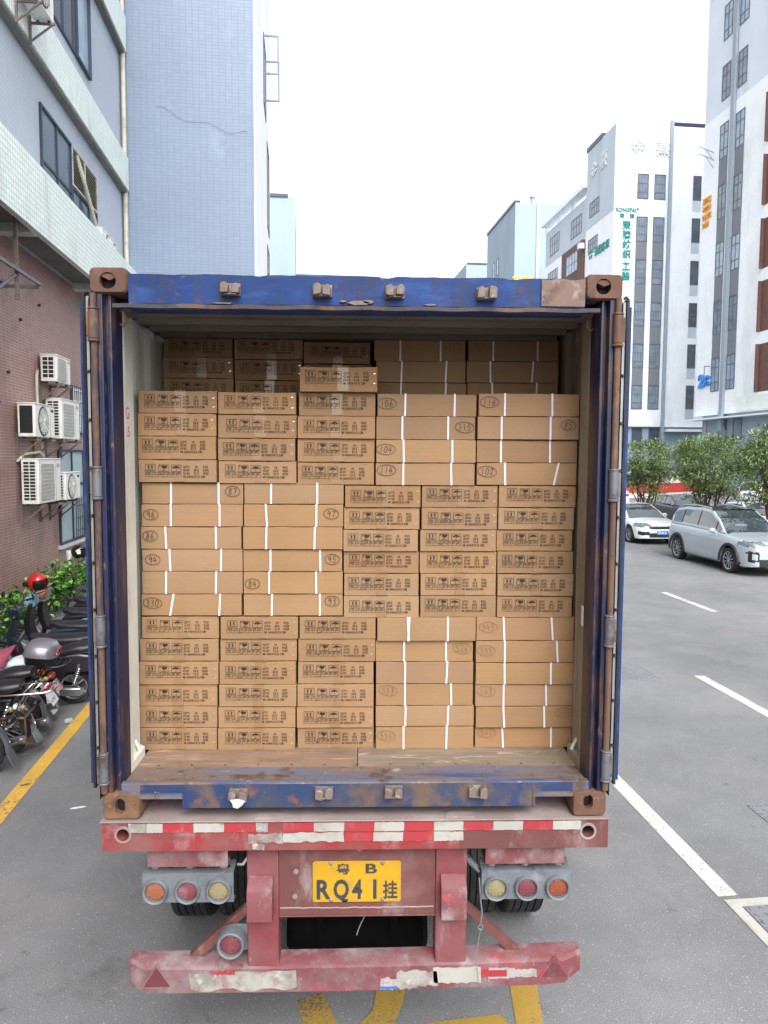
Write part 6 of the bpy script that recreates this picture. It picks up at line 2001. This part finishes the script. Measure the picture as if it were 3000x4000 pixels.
b = MB(); b.tube([(0, 0, .33), (.42, 0, .30), (.90, 0, .85), (.36, 0, .78), (0, 0, .33)], .016); b.tube([(.42, 0, .30), (.33, 0, .92)], .016); b.tube([(1.05, 0, .33), (.90, 0, .85), (.86, 0, 1.02)], .014); b.build('frame', M['sc_black'], GA)
seat_mesh(.20, .46, .95, .15).build('saddle', M['seat_black'], GA, sharp=60)
handlebar(GA, .90, 1.05, .28, False)
GA.location = street(-3.55, 10.6); GA.rotation_euler = (-.08, 0, A + ROT)
BK = thing('wire_basket', 'grey wire basket holding orange goods at the front of the blue scooter', 'basket', (0, 0, 0))
b = MB()
for z, q in ((0, .78), (.08, .85), (.16, .92), (.24, 1.0)):
    P_ = [(-.12 * q, -.16 * q, z), (.12 * q, -.16 * q, z), (.12 * q, .16 * q, z), (-.12 * q, .16 * q, z)]
    for i in range(4): b.cyl(P_[i], P_[(i + 1) % 4], .010 if z > .2 else .005, n=6)
for i in range(9):
    t = -1 + i / 4
    for s in (-1, 1):
        b.cyl((s * .12 * .78, t * .16 * .78, 0), (s * .12, t * .16, .24), .004, n=5); b.cyl((t * .12 * .78, s * .16 * .78, 0), (t * .12, s * .16, .24), .004, n=5)
b.box(-.09, -.12, 0, .09, .12, .006)
b.build('basket_frame', M['basket'], BK)
BK.location = street(-4.6, 9.35, .82); BK.rotation_euler = (0, 0, A + ROT)
gd = MB(); gd.ell((0, 0, .07), (.08, .11, .065), 12, 8); gd.ell((.02, .05, .13), (.05, .06, .04), 10, 6)
gd = solo(gd, 'wrapped_bundle', M['goods'], 'orange wrapped bundle inside the wire basket', 'bundle', (0, 0, 0)); gd.location = street(-4.6, 9.35, .83); gd.rotation_euler = (0, 0, A)
cl = MB(); rr_ = random.Random(4)
grid = [[(-.35 + .7 * i / 12, -.26 + .52 * j / 9, .05 * math.sin(i * .9 + j * .7) + rr_.uniform(-.012, .012) - .16 * abs(-1 + 2 * j / 9) ** 3) for j in range(10)] for i in range(13)]
cl.loft(grid, caps=False, closed=False)
clo = solo(cl, 'jacket', M['cloth_red'], 'mauve red jacket laid over the seat in front of the silver top box', 'jacket', (0, 0, 0), sharp=80)
clo.modifiers.new('thick', 'SOLIDIFY').thickness = .02
clo.location = street(-4.05, 5.65, .93); clo.rotation_euler = (0, 0, A + ROT)

cm, cnt, cb_, ctc = start('clear_plastic_cup')
cb_.inputs['Base Color'].default_value = (.9, .92, .94, 1); cb_.inputs['Roughness'].default_value = .15; cb_.inputs['Transmission Weight'].default_value = .8; cb_.inputs['IOR'].default_value = 1.15
b = MB(); b.lathe([(.026, 0), (.040, .085), (.042, .088), (.039, .085), (.025, .003), (.001, .003)], (0, 0, 0), 'x', 20)
cup = solo(b, 'plastic_cup', cm, 'crushed clear plastic cup lying by the yellow line', 'cup', (0, 0, 0)); cup.location = street(-3.12, 5.62, .036); cup.rotation_euler = (.3, .1, A + .6)
b = MB(); b.prism([(-.07, -.008), (-.02, -.02), (.05, -.012), (.075, .0), (.03, .015), (-.04, .012)], 'z', 0, .004)
pc = solo(b, 'paper_scrap', M['white_plastic'], 'small white paper scrap on the asphalt beside the container corner', 'litter', (0, 0, 0)); pc.location = street(-2.32, 3.41, .002); pc.rotation_euler = (0, 0, .3)
b = MB(); b.prism([(-.05, -.012), (.0, -.02), (.055, .0), (.0, .016)], 'z', 0, .003)
pc = solo(b, 'dry_leaf', M['bark'], 'dry brown leaf on the yellow parking line', 'leaf', (0, 0, 0)); pc.location = street(-2.97, 3.95, .006); pc.rotation_euler = (0, .05, .5)

# ------------------------------------------------------------------ cars
def car_paint(name, col, metal, rough=.3):
    m, nt, b, tc = start(name)
    finish(nt, b, mixc(nt, remap(nt, noise(nt, tc.outputs['Object'], 2.0, 4, .6, 2.0), .4, .7, 0, .25), hexc(col), tuple(x * .85 for x in hexc(col)[:3]) + (1,)), rough, metal, .5)
    b.inputs['Coat Weight'].default_value = .8
    b.inputs['Coat Roughness'].default_value = .04
    return m


M['car_silver'] = car_paint('silver_car_paint', '#a9b2bb', .3, .38)
M['car_white'] = car_paint('white_car_paint', '#d9dde0', 0, .35)
M['car_black'] = car_paint('black_car_paint', '#15161a', 0, .3)
M['car_glass'] = glass('car_window_glass', '#191e22', .03, 1.0)
M['car_screen'] = glass('car_windscreen', '#2b3338', .03, 1.0)
for k_ in ('car_glass', 'car_screen'):
    p_ = M[k_].node_tree.nodes['Principled BSDF']; p_.inputs['Coat Weight'].default_value = 1.0; p_.inputs['Coat IOR'].default_value = 1.55 if k_ == 'car_glass' else 2.0; p_.inputs['Coat Roughness'].default_value = .02
M['car_trim'] = paint('black_car_trim', '#1b1c1e', .5)
M['car_roof'] = car_paint('black_panoramic_roof', '#17181b', 0, .12)
M['lamp_glass'] = paint('headlamp_glass', '#6d767d', .12, .3, coat=.8, vary=.4, vscale=14)
M['lamp_red'] = paint('car_tail_lamp', '#b3161a', .15, coat=.8, vary=.3, vscale=14)
M['plate_blue'] = paint('blue_car_plate', '#1f63c4', .4)
M['plate_white'] = paint('plate_characters', '#d8dde2', .5)


def interp(tab, x):
    if x <= tab[0][0]: return tab[0][1]
    for (a, c), (d, e) in zip(tab, tab[1:]):
        if x <= d:
            t = (x - a) / (d - a)
            t = t * t * (3 - 2 * t) * .5 + t * .5
            return c + (e - c) * t
    return tab[-1][1]


def car(label, S):
    """S: L, W, top (shoulder profile), roof (roof profile), axles, R, sill, panes, pillars, colours."""
    c = thing('car', label, 'car', (0, 0, 0), 'cars on the road to the right')
    L, W = S['L'], S['W']
    hl = L / 2
    R = S['R']
    RA = R + .075
    xs_ = set()
    n_ = 64
    for i in range(n_ + 1): xs_.add(round(-hl + .10 + (L - .20) * i / n_, 4))
    for k in range(10):
        q = .10 * (1 - math.cos(math.pi / 2 * k / 10) ** 1)
        xs_.add(round(hl - .10 + .10 * math.sin(math.pi / 2 * k / 9), 4)); xs_.add(round(-hl + .10 - .10 * math.sin(math.pi / 2 * k / 9), 4))
    xs_ = sorted(xs_)

    def halfw(x):
        t = abs(x) / hl
        w = W / 2
        if t > .55: w *= 1 - .075 * ((t - .55) / .45) ** 2
        e = hl - abs(x)
        if e < .42: w *= 1 - .30 * (1 - math.sqrt(max(0, 1 - ((.42 - e) / .42) ** 2)))
        return w

    def zlow(x):
        z = S['sill'] + .10 * max(0, (abs(x) - hl + .35) / .35) * .6
        for xa in S['axles']:
            d = abs(x - xa)
            if d < RA: z = max(z, R + math.sqrt(RA * RA - d * d))
        return z

    nz = 16
    prof = ((0, .93), (.06, .985), (.2, 1.0), (.5, 1.0), (.75, .985), (.88, .965), (.95, .94), (1.0, .88))
    tops = ((.78, .012), (.6, .022), (.3, .03), (0, .033))
    rings = []
    for x in xs_:
        w, zl, zt = halfw(x), zlow(x), interp(S['top'], x)
        zs_ = S['sill']
        e = hl - abs(x)
        if e < .10:
            zt -= .05 * (1 - math.sqrt(max(0, 1 - ((.10 - e) / .10) ** 2)))
        r_ = []
        for k in range(nz + 1):
            q = k / nz
            z = zs_ + (zt - zs_) * q
            yy = w * interp(prof, q)
            r_.append((x, yy, max(z, min(zl, zt - .01))))
        for a_, dz in tops: r_.append((x, w * a_ * .98, zt + dz))
        rings.append(r_ + [(p[0], -p[1], p[2]) for p in reversed(r_[:-1])])
    m = len(rings[0])
    P = {}
    names = {}

    def put_face(cat, q):
        P.setdefault(cat, MB()).quad(*q)
    for i in range(len(xs_) - 1):
        for j in range(m - 1):
            q = (rings[i][j], rings[i][j + 1], rings[i + 1][j + 1], rings[i + 1][j])
            cx, cy, cz = (sum(p[k] for p in q) / 4 for k in range(3))
            put_face(S['cat'](cx, cy, cz, hl), q)
    for x_i, sg in ((0, -1), (len(xs_) - 1, 1)):             # nose and tail faces
        r_ = rings[x_i]
        half = nz + len(tops) + 1
        ny = 14
        for k in range(half - 1):
            a0, a1 = r_[k], r_[k + 1]
            for i in range(ny):
                def pt(a, t):
                    y = a[1] * (1 - 2 * t)
                    return (a[0] + sg * .05 * (1 - (y / (abs(a[1]) + 1e-6)) ** 2), y, a[2])
                q = (pt(a0, i / ny), pt(a1, i / ny), pt(a1, (i + 1) / ny), pt(a0, (i + 1) / ny))
                cx, cy, cz = (sum(p[k2] for p in q) / 4 for k2 in range(3))
                put_face(S['cat'](cx, cy, cz, hl), q)
    # greenhouse
    rf = S['roof']
    x0, x1 = rf[0][0], rf[-1][0]
    gx = sorted({round(x0 + (x1 - x0) * i / 56, 4) for i in range(57)} | {round(p, 4) for p in S['pillars']} | {round(p + .07, 4) for p in S['pillars']})
    wr = S['wr']
    zr = max(p[1] for p in rf)
    G = []
    for x in gx:
        zb, zt = interp(S['top'], x) + .005, interp(rf, x)
        zt = max(zt, zb + .004)
        w0 = halfw(x) * .90
        hgt = (zt - zb) / (zr - zb)
        w1 = w0 + (W / 2 * wr - w0) * max(0, min(1, hgt))
        ring = []
        for q in (0, .12, .5, .86, 1.0):
            ring.append((x, w0 + (w1 - w0) * q ** 1.2, zb + (zt - zb) * q))
        for q in (.93, .80, .45, 0): ring.append((x, w1 * q, zt + .03 * (1 - q * q) * min(1, hgt * 2)))
        G.append(ring + [(p[0], -p[1], p[2]) for p in reversed(ring[:-1])])
    mg = len(G[0])
    for i in range(len(gx) - 1):
        xm = (gx[i] + gx[i + 1]) / 2
        slope_f, slope_r = xm > S['screen'], xm < S['rear']
        hgt = interp(rf, xm) - interp(S['top'], xm)
        for j in range(mg - 1):
            q = (G[i][j], G[i][j + 1], G[i + 1][j + 1], G[i + 1][j])
            cat = 'shell'
            jj = j if j < mg // 2 else mg - 2 - j
            left = 'l' if j < mg // 2 else 'r'
            if jj in (1, 2):
                cat = 'shell'
                if hgt > .14 and xm < S['glass'][1] and xm > S['glass'][0]:
                    pane = sum(1 for p in S['pillars'] if xm > p)
                    inp = any(p <= xm <= p + .07 for p in S['pillars'])
                    cat = ('window%s%d' % (left, pane)) if not inp else 'pillar'
            elif jj >= 5:
                if slope_f: cat = 'screen'
                elif slope_r: cat = 'rearscreen'
                else: cat = 'roof'
            elif jj == 4 and not slope_f and not slope_r: cat = 'roof'
            P.setdefault(cat, MB()).quad(*q)
    body = P.pop('body').build('body', S['paint'], c, sharp=50, fix=False)
    look = {'shell': ('window_surround', S['paint']), 'roof': ('roof', S.get('roof_mat', S['paint'])), 'screen': ('windscreen', M['car_screen']), 'rearscreen': ('rear_window', M['car_glass']), 'pillar': ('door_pillar', M['car_trim']),
            'cladding': ('lower_cladding', M['car_trim']), 'lampf': ('headlight', M['lamp_glass']), 'lampr': ('tail_light', M['lamp_red']), 'grille': ('grille', M['car_trim']), 'silver': ('skid_trim', M['alloy']), 'hoodline': ('panel_joint', M['car_trim'])}
    def islands(mb):
        key = lambda i: tuple(round(q, 4) for q in mb.v[i])
        par = {}
        def find(a):
            while par.setdefault(a, a) != a:
                par[a] = par[par[a]]; a = par[a]
            return a
        for f in mb.f:
            r0 = find(key(f[0]))
            for i in f[1:]: par[find(key(i))] = r0
        out = {}
        for f in mb.f: out.setdefault(find(key(f[0])), MB()).quad(*[mb.v[i] for i in f])
        return list(out.values())
    for cat, mb in P.items():
        if cat in ('cladding', 'grille', 'silver'):
            for piece in islands(mb): piece.build(look[cat][0], look[cat][1], c, sharp=50, fix=False)
            continue
        if cat.startswith('window'): mb.build('side_window', M['car_glass'], c, fix=False)
        elif cat in ('lampf', 'lampr', 'shell'):
            for s in (-1, 1):
                h_ = MB()
                for f in mb.f:
                    ps = [mb.v[i] for i in f]
                    if s * sum(p[1] for p in ps) > 0: h_.quad(*ps)
                if h_.f: h_.build(look[cat][0], look[cat][1], c, fix=False)
        else: mb.build(look[cat][0], look[cat][1], c, sharp=50, fix=False)
    # underside and wheel wells
    b = MB(); b.box(-hl + .35, -W / 2 * .80, S['sill'] + .0, hl - .35, W / 2 * .80, S['sill'] + .03); b.box(-hl + .3, -W * .28, S['sill'] + .03, hl - .3, W * .28, .62)
    b.build('underbody', M['car_trim'], c)
    for xa in S['axles']:
        for s in (-1, 1):
            b = MB(); b.lathe([(R * .66, -.10), (R * .90, -.115), (R, -.09), (R, .09), (R * .90, .115), (R * .68, .10)], (xa, s * (W / 2 - .115), R), 'y', 32)
            t_ = b.build('wheel', M['rubber'], c)
            b = MB(); yo = s * (W / 2 - .115 + .085)
            b.lathe([(R * .70, .02 * s), (R * .66, 0), (R * .62, -.10 * s), (R * .2, -.10 * s)], (xa, yo, R), 'y', 32); b.build('rim_well', M['car_trim'], t_)
            b = MB()
            b.lathe([(R * .70, .022 * s), (R * .645, .012 * s)], (xa, yo, R), 'y', 32)
            ns = S.get('spokes', 5)
            for k in range(ns):
                a = 2 * math.pi * k / ns + .3
                dd = .20 / (ns / 5)
                pp_ = [(xa + R * q * math.cos(a + d_), R + R * q * math.sin(a + d_)) for q, d_ in ((.12, -dd * 1.5), (.66, -dd * .75), (.66, dd * .75), (.12, dd * 1.5))]
                b.prism(pp_, 'y', yo - .02 * s, yo + .008 * s)
            b.cyl((xa, yo - .02 * s, R), (xa, yo + .014 * s, R), R * .13, n=14)
            b.build('rim', M['alloy'], t_)
            ar = MB()
            if S.get('arch'):
                ar.lathe([(RA - .01, .0), (RA - .004, .022 * s), (RA + .055, .022 * s), (RA + .065, .0)], (xa, s * W / 2 * .995, R), 'y', 28, math.radians(-8), math.radians(188))
                ar.build('wheel_arch_trim', M['car_trim'], c)
    for s in (-1, 1):
        mx, mz = S['mirror']
        b = MB(); b.ell((mx, s * (W / 2 + .05), mz), (.07, .11, .075), 12, 8); b.cyl((mx + .01, s * (W / 2 - .12), mz - .08), (mx, s * (W / 2 + .02), mz - .04), .03, n=8); b.build('wing_mirror', S['paint'], c)
        if S.get('rails'):
            a_, z_ = S['rails']
            b = MB(); b.tube([(a_[0], s * W * wr * .43, z_ - .06), (a_[0] + .15, s * W * wr * .43, z_ + .02), ((a_[0] + a_[1]) / 2, s * W * wr * .435, z_ + .05), (a_[1] - .2, s * W * wr * .43, z_ + .02), (a_[1], s * W * wr * .43, z_ - .07)], .022); b.build('roof_rail', M['alloy'], c)
        for hx in S['handles']:
            b = MB(); b.box(hx - .09, s * (W / 2 * .975), S['hz'] - .014, hx + .09, s * (W / 2 + .012), S['hz'] + .014); b.build('door_handle', S['paint'], c, bevel=.006)
        for dx in S['seams']:
            b = MB(); b.box(dx - .005, s * (W / 2 * .96), S['sill'] + .12, dx + .005, s * (W / 2 * 1.003), interp(S['top'], dx) - .09); b.build('door_joint', M['car_trim'], c)
    for px, z, sg in S['plates']:
        b = MB(); b.box(px, -.22, z - .07, px + .02 * sg, .22, z + .07); p = b.build('number_plate', M['plate_blue'], c)
        b = MB(); lettering(b, '粤B·8K26', (px + .022 * sg, -.20 if sg > 0 else .20, z - .045), .12, (0, sg, 0), bold=.01, sx=.72); b.build('plate_characters', M['plate_white'], p, fix=False)
    return c


def suv_cat(x, y, z, hl):
    e = hl - x
    a = abs(y)
    if e < .60 and .83 < z < .96 and .48 < a: return 'lampf'
    if e < .45 and .86 < z < .90: return 'lampf'
    if e < .5 and .42 < z < .70 and .62 < a < .86 and not (.48 < z < .64 and a < .78 and a > .66): return 'grille'
    if e < .3 and .30 < z < .50 and a < .60: return 'grille'
    if e < .35 and .26 < z < .30: return 'silver'
    if x < -hl + .12 and .95 < z < 1.05: return 'lampr'
    if z < .40 and abs(x) < hl - .35: return 'silver' if z < .33 else ('cladding' if z < .36 else 'body')
    if z < .30: return 'cladding'
    return 'body'


def sedan_cat(x, y, z, hl):
    e = hl - x
    a = abs(y)
    if e < .62 and .66 < z < .80 and a > .42 and z < .80 - .10 * max(0, .15 - e): return 'lampf'
    if e < .3 and .60 < z < .70 and a < .50: return 'grille'
    if e < .36 and .36 < z < .50 and a > .50 and a < .84: return 'grille'
    if e < .25 and .28 < z < .45 and a < .46: return 'grille'
    if x < -hl + .32 and .72 < z < .88 and a > .38: return 'lampr'
    if z < .24: return 'cladding'
    return 'body'


def small_suv_cat(x, y, z, hl):
    e = hl - x
    a = abs(y)
    if x < -hl + .38 and .88 < z < 1.10 and a > .50: return 'lampr'
    if x < -hl + .25 and z < .46: return 'cladding'
    if e < .5 and .80 < z < .95 and a > .4: return 'lampf'
    if z < .34: return 'cladding'
    return 'body'


SUV = dict(L=4.75, W=1.90, R=.36, sill=.24, axles=(1.42, -1.48), top=((-2.375, 1.06), (-2.2, 1.12), (-1.2, 1.13), (.6, 1.10), (.95, 1.09), (1.6, 1.03), (2.2, .95), (2.375, .88)),
           roof=((-2.28, 1.12), (-2.15, 1.35), (-1.85, 1.62), (-1.3, 1.70), (-.4, 1.735), (.05, 1.70), (.45, 1.50), (1.12, 1.08)), wr=.70, screen=.12, rear=-1.86, glass=(-1.95, .85),
           pillars=(-1.42, -.47, .55), paint=M['car_silver'], roof_mat=M['car_roof'], cat=suv_cat, arch=True, rails=((-1.85, .0), 1.72), mirror=(.66, 1.14), handles=(), hz=.95, seams=(), plates=((-2.42, .95, -1),), spokes=10)
SED = dict(L=4.65, W=1.80, R=.325, sill=.19, axles=(1.42, -1.28), top=((-2.325, .92), (-2.1, 1.0), (-1.2, .98), (.5, .92), (1.0, .91), (1.7, .84), (2.15, .76), (2.325, .70)),
           roof=((-2.0, 1.0), (-1.4, 1.24), (-.9, 1.37), (-.3, 1.42), (.1, 1.39), (.5, 1.22), (1.12, .92)), wr=.66, screen=.12, rear=-.95, glass=(-1.5, .8),
           pillars=(-.95, -.18), paint=M['car_white'], cat=sedan_cat, mirror=(.62, 1.0), handles=(-.75, .25), hz=.83, seams=(), plates=((2.375, .46, 1), (-2.375, .62, -1)), spokes=10)
BLK = dict(SED, paint=M['car_black'])
CMP = dict(L=4.25, W=1.78, R=.345, sill=.26, axles=(1.25, -1.28), top=((-2.125, .98), (-1.9, 1.10), (-1.0, 1.08), (.5, 1.04), (.9, 1.03), (1.5, .98), (1.95, .90), (2.125, .82)),
           roof=((-2.02, 1.10), (-1.86, 1.40), (-1.6, 1.60), (-.4, 1.66), (.05, 1.62), (.45, 1.42), (1.0, 1.04)), wr=.70, screen=.1, rear=-1.62, glass=(-1.72, .75),
           pillars=(-1.25, -.42, .5), paint=M['car_white'], cat=small_suv_cat, arch=True, rails=((-1.6, .0), 1.65), mirror=(.6, 1.1), handles=(-.85, .15), hz=.95, seams=(), plates=((-2.18, .86, -1),), spokes=5)

NOSE_AT_US = -math.pi / 2
put(car('silver SUV with a black roof and black wheel arches, nearest car on the road', SUV), 12.72, 17.62, 0, NOSE_AT_US)
put(car('white sedan facing the camera, half hidden by the container door', SED), 13.12, 25.05, 0, NOSE_AT_US)
put(car('black sedan glimpsed behind the tree trunks and the silver SUV', BLK), 18.6, 31.6, 0, NOSE_AT_US)
put(car('white sedan cut off at the right edge, beyond the silver SUV bonnet', SED), 18.6, 25.6, 0, NOSE_AT_US)
put(car('white compact SUV seen from behind with red lamps, under the right tree', CMP), 31.4, 44.4, 0, math.radians(90 - 58))
put(car('white car with a red tail lamp, mostly hidden by the right container door', SED), 20.5, 45.5, 0, math.radians(90))

# ------------------------------------------------------------------ trees on the planted strip
b = MB(); b.box(14.1, 12, 0, 14.25, 40, .14); b.box(15.25, 12, 0, 15.4, 40, .14); b.box(14.1, 11.85, 0, 15.4, 11.999, .14)
o = b.build('median_kerb', M['concrete'], None, bevel=.02); o.rotation_euler = (0, 0, A); setp(o, kind='structure')
M['soil'] = paint('planting_soil', '#4a3f34', .95, layers=[('#5f6a3a', 2, .5, .7), ('#352c25', 9, .5, .7)], bump=.6)
b = MB(); b.box(14.251, 12, 0, 15.249, 40, .11); o = b.build('soil', M['soil']); o.rotation_euler = (0, 0, A); setp(o, kind='structure')


def tree(label, u, v, H, rad, zc0, n_leaf, seed, off=(0, 0)):
    r_ = random.Random(seed)
    c = thing('tree', label, 'tree', (u, v, .1), 'bushy trees on the planted strip', True)
    tr = MB()
    tips = []
    for k in range(9):
        a = 2 * math.pi * k / 9 + r_.uniform(-.3, .3)
        q = r_.uniform(.25, .95)
        tip = Vector((u + off[0] + math.cos(a) * rad * .85 * q, v + off[1] + math.sin(a) * rad * .85 * q, zc0 + (H - zc0) * r_.uniform(.35, .75)))
        b0 = Vector((u + r_.uniform(-.12, .12), v + r_.uniform(-.12, .12), .1))
        m1 = b0.lerp(tip, .35) + Vector((r_.uniform(-.08, .08), r_.uniform(-.08, .08), .15))
        m2 = b0.lerp(tip, .7) + Vector((r_.uniform(-.12, .12), r_.uniform(-.12, .12), .1))
        tr.tube([b0, m1, m2, tip], r_.uniform(.032, .052), 7, .012)
        for j in range(4):
            s0 = b0.lerp(tip, r_.uniform(.45, .8))
            e = s0 + Vector((r_.uniform(-.5, .5), r_.uniform(-.5, .5), r_.uniform(.15, .6)))
            tr.tube([s0, s0.lerp(e, .5) + Vector((0, 0, .05)), e], .016, 5, .006)
            tips.append(e)
        tips.append(tip)
    tr.build('trunk', M['bark'], c)
    # crown: clumps of leaves through an uneven volume
    clumps = []
    for t in tips: clumps.append((t + Vector((r_.uniform(-.15, .15), r_.uniform(-.15, .15), r_.uniform(0, .2))), r_.uniform(.22, .42)))
    mid = (zc0 + H) / 2
    while len(clumps) < 95:
        a, ph, q = r_.uniform(0, 6.283), r_.uniform(-1, 1), r_.uniform(.35, 1) ** .5
        s = math.sqrt(max(0, 1 - ph * ph))
        wob = 1 + .16 * math.sin(3 * a + seed) + .1 * math.sin(5 * a + ph * 4)
        p = Vector((u + off[0] + rad * q * s * math.cos(a) * wob, v + off[1] + rad * q * s * math.sin(a) * wob, mid + (H - zc0) / 2 * q * ph * (1 + .12 * math.sin(4 * a))))
        clumps.append((p, r_.uniform(.18, .36)))
    pts_, tones = [], []
    ctr = Vector((u + off[0], v + off[1], mid - .3))
    for i in range(n_leaf):
        p, r0 = clumps[r_.randrange(len(clumps))]
        d = Vector((r_.gauss(0, 1), r_.gauss(0, 1), r_.gauss(0, .8))).normalized()
        pos = p + d * r0 * r_.uniform(.5, 1.08)
        pts_.append((pos, d + (pos - ctr).normalized() * .6))
        h_ = hash((round(p.x, 2), round(p.y, 2))) % 100 / 100
        tones.append(min(1, max(0, .15 + .35 * h_ + r_.uniform(0, .5))))
    for i in range(40):                                      # young shoots that stick out of the top
        a, q = r_.uniform(0, 6.283), r_.uniform(0, .8)
        p = Vector((u + off[0] + rad * q * math.cos(a), v + off[1] + rad * q * math.sin(a), H - .25 * q * q + r_.uniform(-.05, .12)))
        for k in range(7):
            pts_.append((p + Vector((0, 0, -.03 * k)), (r_.uniform(-1, 1), r_.uniform(-1, 1), .5))); tones.append(r_.uniform(.4, 1))
    leaves('crown', pts_, .12, M['leaf'], c, r_, .42, .3, tones)
    return c


tree('bushy many stemmed tree beside the open right container door, above the white sedan', 14.75, 27.6, 3.95, 1.62, 2.2, 10000, 5)
tree('widest bushy tree, in the middle of the row above the silver SUV', 14.75, 22.6, 4.05, 1.62, 2.2, 10500, 9)
tree('dark bushy tree cut off by the right edge of the picture', 14.75, 18.6, 4.1, 1.7, 2.5, 11000, 14, (.1, -.1))
tree('small tree further along the planted strip, behind the container door', 14.75, 33.0, 3.8, 1.3, 1.8, 5000, 23)
